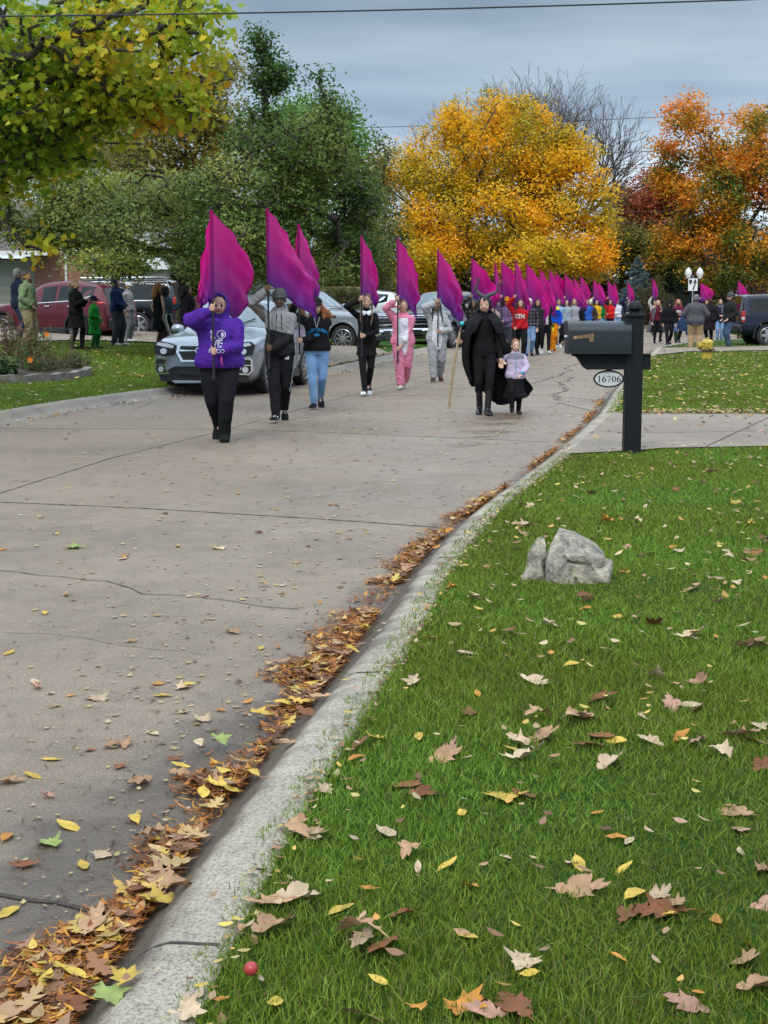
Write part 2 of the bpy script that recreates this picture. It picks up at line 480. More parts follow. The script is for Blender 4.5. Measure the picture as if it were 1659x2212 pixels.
def grass_ground_mat():
    m, nt, b, out = mat_new('lawn_turf')
    L = nt.links
    tc = N(nt, 'ShaderNodeTexCoord')
    a = N(nt, 'ShaderNodeTexNoise', Scale=0.5, Detail=5.0); c = N(nt, 'ShaderNodeTexNoise', Scale=34.0, Detail=5.0, Roughness=0.75)
    for n in (a, c): L.new(tc.outputs['Object'], n.inputs['Vector'])
    r = N(nt, 'ShaderNodeValToRGB')
    e = r.color_ramp.elements
    e[0].position = 0.3; e[0].color = (0.014, 0.032, 0.006, 1); e[1].position = 0.7; e[1].color = (0.085, 0.16, 0.02, 1)
    k = e.new(0.5); k.color = (0.032, 0.08, 0.012, 1)
    L.new(c.outputs[0], r.inputs[0])
    r2 = N(nt, 'ShaderNodeValToRGB'); r2.color_ramp.elements[0].position = 0.35; r2.color_ramp.elements[0].color = (0.8, 0.85, 0.7, 1)
    r2.color_ramp.elements[1].position = 0.65; r2.color_ramp.elements[1].color = (1.2, 1.1, 1.0, 1)
    L.new(a.outputs[0], r2.inputs[0])
    mx = N(nt, 'ShaderNodeMix', data_type='RGBA', blend_type='MULTIPLY'); mx.inputs['Factor'].default_value = 1
    L.new(r.outputs[0], mx.inputs['A']); L.new(r2.outputs[0], mx.inputs['B'])
    L.new(mx.outputs['Result'], b.inputs['Base Color'])
    b.inputs['Roughness'].default_value = 0.9; b.inputs['Specular IOR Level'].default_value = 0.1
    bp = N(nt, 'ShaderNodeBump', Strength=1.0, Distance=0.03); L.new(c.outputs[0], bp.inputs['Height']); L.new(bp.outputs[0], b.inputs['Normal'])
    return m
M['turf'] = grass_ground_mat()

tag(link('ground', quads_mesh('ground', [(-900, -60, -0.08), (900, -60, -0.08), (900, 1500, -0.08), (-900, 1500, -0.08)], [(0, 1, 2, 3)]), M['turf']), kind='structure')
KW = 0.25
Yr = np.concatenate([np.arange(-2, 12, 0.1), np.arange(12, 60, 0.4), np.arange(60, 106, 2)])
def rE0(Y): return RX(Y) - KW
def lE0(Y): return LX(Y) + 0.45
def road_right(Y): return np.where(Y < R_END + 0.5, rE0(Y), 120.0)
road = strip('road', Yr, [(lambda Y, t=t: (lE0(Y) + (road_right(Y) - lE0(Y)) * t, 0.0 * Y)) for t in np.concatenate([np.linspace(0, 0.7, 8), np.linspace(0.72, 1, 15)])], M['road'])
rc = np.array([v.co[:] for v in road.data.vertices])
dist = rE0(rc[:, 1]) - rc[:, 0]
wet_shade_col = np.zeros((len(rc), 3))
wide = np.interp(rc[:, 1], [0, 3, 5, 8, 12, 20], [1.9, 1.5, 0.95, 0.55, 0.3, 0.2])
wet_shade_col[:, 0] = np.clip(1 - dist / wide, 0, 1) * (dist > -0.5) * 0.72
wet_shade_col[:, 0] += .17 * np.clip((6.8 - rc[:, 1]) / 3.6, 0, 1)  # shade over the near road, painted in through the damp channel
wet_shade_col[:, 1] = np.exp(-((rc[:, 1] - 17) / 7.0) ** 2) * np.exp(-((dist - 0.9) / 1.3) ** 2) + 0.35 * np.exp(-((rc[:, 1] - 27) / 10) ** 2) * np.exp(-((dist - 1.5) / 2) ** 2)
setcol(road.data, wet_shade_col)

prof_r = [(0.0, 0.001), (0.03, 0.022), (0.07, 0.062), (0.11, 0.092), (0.15, 0.108), (KW + 0.02, 0.122), (KW + 0.06, 0.10)]
kr = strip('kerb_right', Yr[Yr <= R_END], [(lambda Y, a=a, z=z: (rE0(Y) + a, z + 0 * Y)) for a, z in prof_r], M['kerb'])
for yj in (3.35, 5.9, 8.6, 11.4, 14.6, 18.0, 22.0, 26.5, 32.0, 39.0):
    jv = []
    for a, z in prof_r[:-1]:
        x = float(rE0(yj)) + a
        yy = yj - a * 0.35 + random.uniform(-.003, .003)
        jw = .005 + .0004 * yj
        jv += [(x, yy - jw, z + .0035), (x, yy + jw, z + .0035)]
    jm = bpy.data.meshes.new('joint'); jm.from_pydata(jv, [], [(2 * i, 2 * i + 2, 2 * i + 3, 2 * i + 1) for i in range(len(prof_r) - 2)]); jm.update()
    link('joint', jm, M['joint'], kr)
prof_l = [(0.0, 0.001), (-0.2, 0.02), (-0.26, 0.05), (-0.31, 0.10), (-0.36, 0.118), (-0.47, 0.124), (-0.5, 0.10)]
kl = strip('kerb_left', Yr[Yr <= 104], [(lambda Y, a=a, z=z: (lE0(Y) + a, z + 0 * Y)) for a, z in prof_l], M['kerb_far'])
# lawns
lr = strip('lawn_right', Yr[Yr <= R_END + 0.3], [(lambda Y, t=t: (RX(Y) - 0.01 + t, 0.105 + 0.01 * np.sin(Y * 1.7 + t) * min(1, t) + 0 * Y)) for t in (0, 0.3, 0.8, 1.5, 2.5, 4, 6, 9, 14, 25, 60, 120)], M['turf'])
ll = strip('lawn_left', np.concatenate([np.arange(8, 60, 0.6), np.arange(60, 140, 4)]), [(lambda Y, t=t: (LX(Y) - t, 0.115 + 0.05 * min(t, 30) + 0 * Y)) for t in (0.02, 0.5, 1, 2, 3, 5, 7, 10, 15, 20, 30, 60, 150)], M['turf'])
# land beyond the far side of the road
fg = strip('lawn_far', [FAR_EDGE, 112, 130, 200, 400], [(lambda Y, t=t: (t + 0 * Y, 0.12 + (Y - FAR_EDGE) * 0.01)) for t in (-120, -60, -10, 0, 30, 60, 140, 300)], M['turf'])

def flat_poly(name, pts, z, mat_, parent=None, thick=0.0, kind='structure'):
    from mathutils.geometry import tessellate_polygon
    vs = [Vector((p[0], p[1], z if z is not None else p[2])) for p in pts]
    tri = tessellate_polygon([[Vector((v.x, v.y, 0)) for v in vs]])
    me = bpy.data.meshes.new(name); me.from_pydata(vs, [], [tuple(t) for t in tri]); me.update()
    bm = bmesh.new(); bm.from_mesh(me); bmesh.ops.recalc_face_normals(bm, faces=bm.faces)
    if sum(f.normal.z for f in bm.faces) < 0: bmesh.ops.reverse_faces(bm, faces=bm.faces)
    bm.to_mesh(me); bm.free()
    o = link(name, me, mat_, parent)
    if kind: o['kind'] = kind
    return o
ZD = 0.129
DR = [G(1228, 979, ZD), G(1273, 977, ZD), G(1380, 972, ZD), G(1430, 967, ZD), G(1700, 962, ZD), G(2600, 955, ZD), G(2600, 893, ZD), G(1659, 894, ZD), G(1325, 889, ZD)]
driveway = flat_poly('driveway', DR, ZD, M['drive'])
def in_driveway(X, Y, pad=0.0):
    yn = np.interp(X, [p.x for p in DR[:6]], [p.y for p in DR[:6]])
    yf = G(1500, 893, ZD).y
    return (Y > yn - pad) & (Y < yf + pad)
FW = [G(1417, 766, ZD), G(1484, 759, ZD), G(1660, 756, ZD), G(2400, 755, ZD), G(2400, 745, ZD), G(1660, 747, ZD), G(1431, 751, ZD)]
path = flat_poly('path', FW, ZD, M['drive'])
# grass wedge at the corner
WG = [G(1429, 749, .12), G(1486, 739, .12), G(1560, 734, .12), G(1660, 731, .12), G(2400, 729, .12), G(2400, 745, .12), G(1660, 747, .12)]
wedge = MB().prism([(p.x, p.y) for p in WG], (0, 0, 0.0), (1, 0, 0), (0, 1, 0), (0, 0, 0.121)).build('verge', M['turf'], smooth=False)
wedge['kind'] = 'structure'
wl_pts = [(p.x, p.y) for p in WG[:5]]
mbk = MB()
for (a, b) in zip(wl_pts[:-1], wl_pts[1:]):
    c = ((a[0] + b[0]) / 2, (a[1] + b[1]) / 2, 0.062); d = Vector((b[0] - a[0], b[1] - a[1]))
    mbk.box(c, (d.length, 0.2, 0.125), rz=math.atan2(d.y, d.x))
tag(mbk.build('kerb_corner', M['kerb_far']), kind='structure')
# left driveways, laid on the sloping lawn
def left_patch(name, px, lift=0.006, mat_=None):
    pts = [GT(x, y) for x, y in px]
    vs = [(p.x, p.y, p.z + lift) for p in pts]
    me = bpy.data.meshes.new(name); me.from_pydata(vs, [], [tuple(range(len(vs)))]); me.update()
    o = link(name, me, mat_ or M['drive']); o['kind'] = 'structure'
    bm = bmesh.new(); bm.from_mesh(me); bm.faces.ensure_lookup_table(); bm.normal_update()
    if bm.faces[:] and bm.faces[0].normal.z < 0: bmesh.ops.reverse_faces(bm, faces=bm.faces[:])
    bmesh.ops.triangulate(bm, faces=bm.faces[:]); bm.to_mesh(me); bm.free()
    return o
left_patch('driveway', [(-400, 748), (180, 736), (330, 741), (420, 748), (560, 772), (660, 790), (700, 770), (560, 742), (420, 715), (-400, 712)], lift=0.03)
left_patch('driveway', [(560, 800), (690, 797), (845, 765), (800, 748), (560, 748)], lift=0.02)

# joints and cracks in the road (parts of the road), thin sheets 3 mm above the slab
def crack(pts, width, name='joint', parent=None, z=0.004, wob=0.006, step=0.06):
    P = [Vector((p.x, p.y, z)) for p in pts]
    out = []
    for a, b in zip(P[:-1], P[1:]):
        n = max(1, int((b - a).length / step))
        out += [a.lerp(b, k / n) for k in range(n)]
    out.append(P[-1])
    vs = []; fs = []
    ph = random.random() * 90
    for i, p in enumerate(out):
        t = (out[min(i + 1, len(out) - 1)] - out[max(0, i - 1)]).normalized()
        nrm = Vector((-t.y, t.x, 0))
        o = noise.noise(Vector((i * 0.35, ph, 0))) * wob
        w = width * (0.6 + 0.7 * abs(noise.noise(Vector((i * 0.5, ph, 5)))) * 1.5)
        vs += [p + nrm * (o - w / 2), p + nrm * (o + w / 2)]
        if i: fs.append((2 * i - 2, 2 * i, 2 * i + 1, 2 * i - 1))
    me = bpy.data.meshes.new(name); me.from_pydata(vs, [], fs); me.update()
    return link(name, me, M['joint'], parent)
def gl(*pts, z=0): return [G(x, y, z) for x, y in pts]
crack(gl((-500, 1040), (0, 1085), (300, 1098), (500, 1110), (700, 1122), (960, 1141)), 0.024, parent=road)
crack(gl((-400, 917), (0, 926), (460, 927), (700, 934), (1185, 955)), 0.026, parent=road)
crack(gl((-350, 1160), (0, 1066), (240, 990), (460, 936), (700, 870), (900, 817), (1100, 764)), 0.014, parent=road)
crack(gl((-60, 1925), (0, 1932), (60, 1944), (130, 1952), (215, 1972)), 0.026, parent=road, wob=.012)
crack(gl((-300, 1225), (0, 1233), (150, 1250), (230, 1256), (310, 1283), (430, 1290), (520, 1303), (640, 1318)), 0.011, 'crack', road, wob=0.03)
crack(gl((0, 1366), (120, 1370), (300, 1400), (450, 1415)), 0.005, 'crack', road, wob=0.03)
crack(gl((600, 855), (1180, 855), (1295, 865)), 0.03, parent=road)
crack(gl((1205, 870), (1290, 891)), 0.03, 'crack', road)
crack(gl((1240, 815), (1212, 828), (1222, 842), (1196, 853), (1205, 866)), 0.035, 'crack', road, wob=0.15)
crack(gl((1150, 829), (1205, 812), (1235, 800), (1218, 796), (1250, 785)), 0.035, 'crack', road, wob=0.15)
crack(gl((960, 830), (1180, 833)), 0.03, parent=road)
crack(gl((1000, 806), (1320, 812)), 0.03, parent=road)
crack(gl((900, 784), (1380, 788)), 0.04, parent=road)
crack(gl((1140, 853), (1205, 852)), 0.03, 'crack', road)
crack(gl((200, 888), (0, 905)), 0.012, 'crack', road, wob=.02)
crack(gl((290, 885), (330, 868), (520, 862)), 0.012, 'crack', road, wob=.04)
crack([G(1297, 933, ZD), G(1420, 935, ZD), G(1700, 930, ZD), G(2200, 926, ZD)], 0.02, parent=driveway, z=ZD + 0.004)
crack([G(1525, 965, ZD), G(1600, 930, ZD), G(1680, 893, ZD)], 0.016, parent=driveway, z=ZD + 0.0045)

# ---------------------------------------------------------------- grass blades
def blades(name, X, Y, Z, h, w, cols, lean=0.75):
    n = len(X)
    a = RNG.uniform(0, 2 * np.pi, n); la = RNG.uniform(0, 2 * np.pi, n)
    ln = np.abs(RNG.normal(0, lean, n)) * h
    dx, dy = np.cos(a) * w / 2, np.sin(a) * w / 2
    lx, ly = np.cos(la) * ln, np.sin(la) * ln
    V = np.zeros((n, 5, 3))
    V[:, 0] = np.stack([X - dx, Y - dy, Z], -1); V[:, 1] = np.stack([X + dx, Y + dy, Z], -1)
    mx, my, mz = X + lx * .35, Y + ly * .35, Z + h * .55
    V[:, 2] = np.stack([mx + dx * .8, my + dy * .8, mz], -1); V[:, 3] = np.stack([mx - dx * .8, my - dy * .8, mz], -1)
    V[:, 4] = np.stack([X + lx, Y + ly, Z + h], -1)
    b = np.arange(n)[:, None] * 5
    loops = np.concatenate([b + [[0, 1, 2, 3]], b + [[3, 2, 4]]], 1).ravel()
    st = (np.arange(n)[:, None] * 7 + [[0, 4]]).ravel(); tt = np.tile([4, 3], n)
    return link(name, np_mesh(name, V.reshape(-1, 3), loops, st, tt, np.repeat(cols, 5, 0)), M['grass'])
def grass_cols(n, X, Y):
    base = np.array([0.118, 0.215, 0.022])
    t = RNG.uniform(0, 1, (n, 1))
    c = base * (0.6 + 0.95 * t)
    f = np.array([0.5 + 0.5 * math.sin(x * 1.3 + 2 * math.sin(y * .9)) * math.sin(y * 1.1 + 1.7 * math.sin(x * .7)) for x, y in zip(X[:, 0], Y[:, 0])])[:, None]
    c = c * (0.85 + 0.3 * f) * np.array([1.0 + 0.15 * 1, 1, 1])
    c[:, 0] *= (0.92 + 0.28 * (1 - f[:, 0]))
    dead = RNG.uniform(0, 1, n) < 0.06
    c[dead] = np.array([0.16, 0.13, 0.05]) * (0.6 + 0.8 * RNG.uniform(0, 1, (dead.sum(), 1)))
    return c
def right_grass():
    out = []
    for (y0, y1, den, w, h) in ((2.7, 4.2, 15000, .0036, .033), (4.2, 6, 11500, .0044, .033), (6, 9, 7000, .006, .035), (9, 15.4, 3600, .0085, .036), (19.5, 32, 1500, .011, .042), (32, 51, 520, .022, .045)):
        xr = XA(1720, y1) + 0.2; xl = float(RX(y0)) - 0.1
        n = int((y1 - y0) * (xr - xl) * den)
        Y = RNG.uniform(y0, y1, n); X = RNG.uniform(xl, xr, n)
        ed = RX(Y) + 0.010 * np.sin(Y * 31) + 0.014 * np.sin(Y * 13.7) - np.interp(Y, [3, 4, 5, 7, 15], [.0, .02, .035, .05, .05])
        k = (X > ed) & (X < XA(1700, Y) + 0.25) & ~in_driveway(X, Y)
        thin = RNG.uniform(0, 1, n) < np.clip(0.35 + (X - ed) * 9.0, 0, 1)
        k &= thin
        X, Y = X[k], Y[k]
        hh = h * RNG.uniform(.5, 1.25, len(X)); out.append((X, Y, 0.1 + 0 * X, hh, np.full(len(X), w)))
    r = [np.concatenate(a) for a in zip(*out)]
    py = HOR + (CAMZ - .125) / r[1] * FPX; px = r[0] / r[1] * FPX + IW / 2
    k = py > np.interp(px, [1417, 1484, 1660, 2400], [767, 760, 757, 756])
    return [a[k] for a in r]
X, Y, Z, h_, w_ = right_grass()
tag(blades('grass', X, Y, Z, h_, w_, grass_cols(len(X), X[:, None], Y[:, None])), kind='stuff')
def left_grass():
    out = []
    for (y0, y1, den, w, h) in ((19, 30, 1300, .011, .042), (30, 47, 520, .022, .048)):
        xl = XA(-30, y1); xr = float(LX(y1))
        n = int((y1 - y0) * (xr - xl) * den)
        Y = RNG.uniform(y0, y1, n); X = RNG.uniform(xl, xr, n)
        k = (X < LX(Y) + 0.02 * np.sin(Y * 9)) & (X > XA(-30, Y))
        X, Y = X[k], Y[k]
        Zl = HL(X, Y)
        py = HOR + (CAMZ - Zl) / Y * FPX
        px = X / Y * FPX + IW / 2
        edge = np.interp(px, [-100, 180, 330, 420, 560, 700, 900], [746, 736, 741, 748, 772, 800, 800])
        k = py > edge + 1
        X, Y, Zl = X[k], Y[k], Zl[k]
        out.append((X, Y, Zl - 0.01, h * RNG.uniform(.5, 1.2, len(X)), np.full(len(X), w)))
    return [np.concatenate(a) for a in zip(*out)]
X, Y, Z, h_, w_ = left_grass()
tag(blades('grass', X, Y, Z, h_, w_, grass_cols(len(X), X[:, None], Y[:, None])), kind='stuff')
# ---------------------------------------------------------------- trees
SHAPES = {
    'maple': [(0, -.42), (.10, -.30), (.36, -.38), (.30, -.16), (.52, -.02), (.44, .10), (.27, .13), (.30, .30), (.13, .26), (0, .55), (-.13, .26), (-.30, .30), (-.27, .13), (-.44, .10), (-.52, -.02), (-.30, -.16), (-.33, -.33), (-.10, -.30)],
    'oval': [(0, -.5), (.2, -.15), (.22, .1), (0, .5), (-.22, .1), (-.2, -.15)],
    'quad': [(0, -.5), (.33, .02), (0, .5), (-.33, -.02)],
    'slim': [(0, -.5), (.09, 0), (0, .5), (-.09, 0)],
}
def rot_frames(n, up=0.6):
    """random leaf frames, normals biased upward"""
    nrm = RNG.normal(0, 1, (n, 3)); nrm /= np.linalg.norm(nrm, axis=1)[:, None]
    nrm[:, 2] = np.abs(nrm[:, 2]) + up; nrm /= np.linalg.norm(nrm, axis=1)[:, None]
    t = RNG.normal(0, 1, (n, 3)); t -= nrm * (t * nrm).sum(1)[:, None]; t /= np.linalg.norm(t, axis=1)[:, None]
    return t, np.cross(nrm, t), nrm
def leaf_mesh(name, P, size, cols, shape='oval', up=0.5, fold=0.35):
    n = len(P); sh = np.array(SHAPES[shape]); k = len(sh)
    a, b, c = rot_frames(n, up)
    size = np.broadcast_to(size, (n,)) * RNG.uniform(.7, 1.25, n)
    s = size[:, None, None]
    V = P[:, None, :] + s * (sh[None, :, :1] * a[:, None, :] + sh[None, :, 1:] * b[:, None, :]) + s * fold * (np.abs(sh[None, :, :1]) + 0.4 * (sh[None, :, 1:]) ** 2) * c[:, None, :]
    return np_mesh(name, V.reshape(-1, 3), np.arange(n * k), np.arange(n) * k, np.full(n, k), np.repeat(cols, k, 0))
def blob_points(blobs, n):
    """blobs: (px, py, Y, rx_px, ry_px, rdepth_m)"""
    w = np.array([b[3] * b[4] for b in blobs], float) ** 0.85; w /= w.sum()
    out = []
    for b, c in zip(blobs, RNG.multinomial(n, w)):
        ce = AT(b[0], b[1], b[2]); s = b[2] / FPX
        d = RNG.normal(0, 1, (c, 3)); d /= np.linalg.norm(d, axis=1)[:, None]
        r = RNG.uniform(0.15, 1, c) ** (1 / 2.2)
        d *= r[:, None]
        out.append(np.array(ce) + d * np.array([b[3] * s, b[5], b[4] * s]))
    return np.concatenate(out)
def skeleton(base, top, pts, r_base, r_tip, step, bend=0.25):
    """connect cluster points to a trunk; returns nodes, parents, radii"""
    base, top = np.array(base, float), np.array(top, float)
    k = max(3, int(np.linalg.norm(top - base) / step))
    nodes = [base + (top - base) * i / k + (RNG.normal(0, 0.018 * np.linalg.norm(top - base) / k ** .5, 3) * [1, 1, 0.2] if 0 < i < k else 0) for i in range(k + 1)]
    par = [-1] + list(range(k))
    plen = [np.linalg.norm(top - base) * i / k for i in range(k + 1)]
    start_free = max(1, int(k * 0.55))
    order = np.argsort(np.linalg.norm(pts - top, axis=1))
    arr = np.zeros((len(pts) * 14 + 200, 3)); L = np.zeros(len(arr)); cnt = 0
    for i in range(k + 1):
        arr[cnt] = nodes[i]; L[cnt] = plen[i] if i >= start_free else 1e6; cnt += 1
    ends = []
    for oi in order:
        p = pts[oi]
        d = np.linalg.norm(arr[:cnt] - p, axis=1)
        up = np.maximum(0, arr[:cnt, 2] - p[2]) * 0.6
        j = int(np.argmin(d + 0.18 * np.minimum(L[:cnt], 1e6) + up + (L[:cnt] > 1e5) * 1e6))
        a = arr[j].copy(); dist = d[j]
        m = max(1, min(10, int(dist / step)))
        off = RNG.normal(0, 1, 3) * dist * bend * 0.35; off[2] = abs(off[2]) * 0.6
        prev = j
        for q in range(1, m + 1):
            t = q / m
            pos = a + (p - a) * t + off * math.sin(math.pi * t) + (RNG.normal(0, step * 0.08, 3) if q < m else 0)
            if cnt >= len(arr): break
            arr[cnt] = pos; L[cnt] = L[prev] + np.linalg.norm(pos - arr[prev]) if L[prev] < 1e5 else dist
            par.append(prev); prev = cnt; cnt += 1
        ends.append(prev)
    arr = arr[:cnt]; par = np.array(par)
    load = np.zeros(cnt); load[ends] = 1
    for i in range(cnt - 1, 0, -1):
        load[par[i]] += load[i]
    mx = load.max()
    R = r_tip + (r_base - r_tip) * (load / mx) ** 0.5
    return arr, par, R
def twig_mesh(name, nodes, par, R, sides=4, flare=1.0):
    n = len(nodes)
    idx = np.arange(1, n)
    a, b = nodes[par[idx]], nodes[idx]
    d = b - a; ln = np.linalg.norm(d, axis=1); ok = ln > 1e-6
    idx, a, b, d, ln = idx[ok], a[ok], b[ok], d[ok], ln[ok]
    d = d / ln[:, None]
    ref = np.where(np.abs(d[:, 2:3]) < 0.9, np.array([[0, 0, 1.]]), np.array([[1., 0, 0]]))
    u = np.cross(d, ref); u /= np.linalg.norm(u, axis=1)[:, None]; w = np.cross(d, u)
    ra = R[par[idx]] * 1.0; rb = R[idx]
    ra = np.minimum(ra, rb * 1.5)
    ang = 2 * np.pi * np.arange(sides) / sides
    ring = u[:, None, :] * np.cos(ang)[None, :, None] + w[:, None, :] * np.sin(ang)[None, :, None]
    b = b + d * rb[:, None] * 0.3
    V = np.concatenate([a[:, None] + ring * ra[:, None, None], b[:, None] + ring * rb[:, None, None]], 1)
    m = len(idx)
    q = []
    for s in range(sides):
        s2 = (s + 1) % sides
        q.append([s, s2, sides + s2, sides + s])
    q = (np.arange(m)[:, None, None] * 2 * sides + np.array(q)[None]).reshape(-1, 4)
    return quads_mesh(name, V.reshape(-1, 3), q)
def pick_cols(n, pal, key, jit=0.25):
    """pal: list of rgb ordered; key 0..1 chooses along it"""
    pal = np.array(pal, float)
    k = np.clip(key, 0, 1) * (len(pal) - 1)
    i = np.minimum(k.astype(int), len(pal) - 2); f = (k - i)[:, None]
    c = pal[i] * (1 - f) + pal[i + 1] * f
    return c * RNG.uniform(1 - jit, 1 + jit, (n, 1)) * RNG.uniform(0.93, 1.07, (n, 3))
def tree(name, label, cat, base, top, blobs, ncl, nleaf, lsize, spread, pal, keyf=None, shape='oval', r_base=0.2, r_tip=0.006, step=0.5, bark='bark', gaps=0.42, gscale=0.9, group=None, up=0.4, keynoise=0.35, sides=5, bend=0.25, leafless=0.0, droop=0.0):
    root = empty(name, tuple(base), label=label, cat=cat, group=group)
    pts = blob_points(blobs, int(ncl * 1.7))
    g = np.array([noise.noise(Vector(p * gscale)) for p in pts])
    thr = np.quantile(g, gaps * 0.95)
    pts = pts[g > thr][:ncl]
    nodes, par, R = skeleton(base, top, pts, r_base, r_tip, step, bend)
    b0 = np.array(base)
    link('branches', twig_mesh('branches', nodes - b0, par, R, sides), M[bark], root, True)
    if nleaf:
        m = len(pts)
        keep = RNG.uniform(0, 1, m) >= leafless
        P0 = pts[keep]; m = len(P0)
        d = RNG.normal(0, 1, (m, nleaf, 3)) * np.array([1, 1, 0.75]) * spread * 0.55
        P = (P0[:, None] + d).reshape(-1, 3)
        if droop: P[:, 2] -= droop * np.abs(RNG.normal(0, 1, len(P))) * spread
        ck = np.repeat(np.array([noise.noise(Vector(p * 0.55 + 40)) for p in P0]) * keynoise * 2, nleaf)
        z0, z1 = P[:, 2].min(), P[:, 2].max()
        rel = (P - np.array([P[:, 0].min(), P[:, 1].min(), z0])) / (np.array([np.ptp(P[:, 0]), np.ptp(P[:, 1]), np.ptp(P[:, 2])]) + 1e-6)
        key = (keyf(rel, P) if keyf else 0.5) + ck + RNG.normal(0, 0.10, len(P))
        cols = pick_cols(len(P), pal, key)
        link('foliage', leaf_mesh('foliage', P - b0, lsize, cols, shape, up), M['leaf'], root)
    return root
def shadeless(*a): return a
MAPLE_Y = [(0.10, 0.22, 0.015), (0.24, 0.36, 0.02), (0.42, 0.44, 0.025), (0.60, 0.42, 0.02), (0.62, 0.24, 0.02)]
DKGREEN = [(0.055, 0.115, 0.026), (0.12, 0.195, 0.038), (0.185, 0.245, 0.055), (0.30, 0.32, 0.08), (0.38, 0.35, 0.09)]
YELLOW = [(0.36, 0.32, 0.02), (0.68, 0.44, 0.015), (0.90, 0.50, 0.012), (0.90, 0.38, 0.012)]
OLIVE = [(0.08, 0.10, 0.025), (0.17, 0.18, 0.04), (0.30, 0.25, 0.05), (0.42, 0.28, 0.05)]
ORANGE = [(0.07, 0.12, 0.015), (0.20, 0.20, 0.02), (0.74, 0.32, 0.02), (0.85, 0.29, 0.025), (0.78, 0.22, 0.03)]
RED = [(0.10, 0.09, 0.03), (0.22, 0.12, 0.04), (0.42, 0.11, 0.045), (0.50, 0.07, 0.045)]
BROWN = [(0.05, 0.055, 0.025), (0.10, 0.08, 0.035), (0.15, 0.10, 0.05)]

# foreground maple, its crown hanging in from the left
tree('maple_tree', 'yellow and green maple hanging into the street from the left, nearest tree', 'tree', (-8.6, 20.5, 0.5), (-6.7, 19.6, 4.4),
     [(60, 60, 20, 330, 170, 2.6), (300, 90, 19, 160, 130, 1.8), (120, 230, 20, 230, 120, 2.2), (290, 235, 19.3, 120, 85, 1.2), (40, 330, 20, 130, 70, 1.5), (205, 335, 19, 55, 40, .5), (240, 378, 19, 32, 40, .4), (228, 415, 19, 22, 24, .3), (300, 335, 19.2, 105, 55, .9), (330, 300, 19.2, 75, 40, .7), (378, 365, 19.2, 28, 30, .35), (300, 345, 19.1, 45, 26, .5), (400, 250, 19.2, 35, 45, .5), (66, 536, 19.5, 40, 6, .2), (-150, 250, 20, 200, 260, 2.5), (420, 60, 19, 50, 70, .8), (232, 415, 19, 22, 28, .3), (375, 240, 19, 45, 50, .5)],
     1250, 15, 0.112, 0.33, MAPLE_Y, keyf=lambda r, P: 0.14 + 0.40 * r[:, 0] ** 2 + 0.24 * (1 - r[:, 2]), shape='maple', r_base=0.24, r_tip=0.008, step=0.35, gaps=0.62, gscale=1.0, up=0.15, keynoise=0.36, bend=0.5)
# big dark green ornamental tree
tree('broadleaf_tree', 'big dark green tree with crooked limbs behind the first flags', 'tree', tuple(GT(640, 735)), (XA(610, 34), 34, 4.6),
     [(620, 330, 35, 150, 110, 2.5), (540, 420, 34, 130, 80, 2.5), (700, 330, 36, 110, 100, 2.2), (680, 500, 35, 150, 90, 2.5), (540, 520, 33, 130, 60, 2), (574, 125, 35, 9, 28, .4), (590, 165, 35, 18, 18, .5), (618, 170, 35, 44, 20, .8), (558, 95, 35, 12, 26, .3), (650, 192, 35, 48, 20, .8), (685, 165, 35, 20, 22, .5), (692, 215, 35, 30, 16, .6), (575, 185, 35, 22, 22, .5), (770, 480, 36, 60, 110, 1.5), (720, 280, 36, 80, 55, 1.4), (600, 580, 34, 150, 35, 2)],
     2300, 24, 0.105, 0.34, DKGREEN, keyf=lambda r, P: 0.26 + 0.10 * r[:, 0] - 0.02 * r[:, 2], shape='oval', r_base=0.30, r_tip=0.011, step=0.4, gaps=0.52, gscale=0.8, up=0.3, bend=0.8, keynoise=.5)
tree('broadleaf_tree', 'grey green spreading tree over the parked red car and the brick house', 'tree', tuple(GT(395, 735)), (XA(400, 36), 36, 4.2),
     [(330, 500, 35, 150, 60, 2.4), (250, 460, 36, 110, 70, 2), (420, 540, 33, 120, 50, 2), (150, 500, 36, 90, 50, 1.6), (360, 420, 36, 110, 50, 2), (60, 450, 36, 90, 80, 1.6), (260, 570, 33.5, 110, 16, 1.2), (480, 580, 33, 70, 25, 1.2), (170, 400, 37, 80, 50, 1)],
     1500, 28, 0.10, 0.34, [(0.09, 0.14, 0.035), (0.17, 0.22, 0.05), (0.26, 0.30, 0.065), (0.42, 0.38, 0.05), (0.56, 0.46, 0.03)], keyf=lambda r, P: 0.30 + 0 * r[:, 0], shape='oval', r_base=0.22, r_tip=0.011, step=0.4, gaps=0.5, gscale=0.9, up=0.3, bend=0.8, keynoise=0.25)
tree('broadleaf_tree', 'olive yellow tree between the near maple and the dark green tree', 'tree', (XA(470, 48), 48, 0.8), (XA(470, 48), 48, 5.5),
     [(475, 165, 48, 55, 60, 1.5), (460, 230, 48, 70, 90, 2), (430, 320, 48, 80, 120, 2), (490, 260, 48, 45, 70, 1.5), (330, 330, 48, 90, 130, 2), (250, 300, 50, 100, 100, 2)],
     700, 28, 0.15, 0.5, OLIVE, keyf=lambda r, P: 0.45 + 0.25 * r[:, 0], r_base=0.2, step=0.6, gaps=0.35)
tree('broadleaf_tree', 'bright green tree behind the crown of the big dark green tree', 'tree', (XA(650, 55), 55, 0.8), (XA(650, 55), 55, 5),
     [(650, 280, 55, 80, 70, 2), (725, 300, 55, 60, 60, 2), (640, 420, 55, 110, 110, 2)],
     500, 28, 0.17, 0.55, [(0.07, 0.17, 0.025), (0.12, 0.26, 0.04), (0.2, 0.32, 0.05)], r_base=0.2, step=0.6, gaps=0.3)
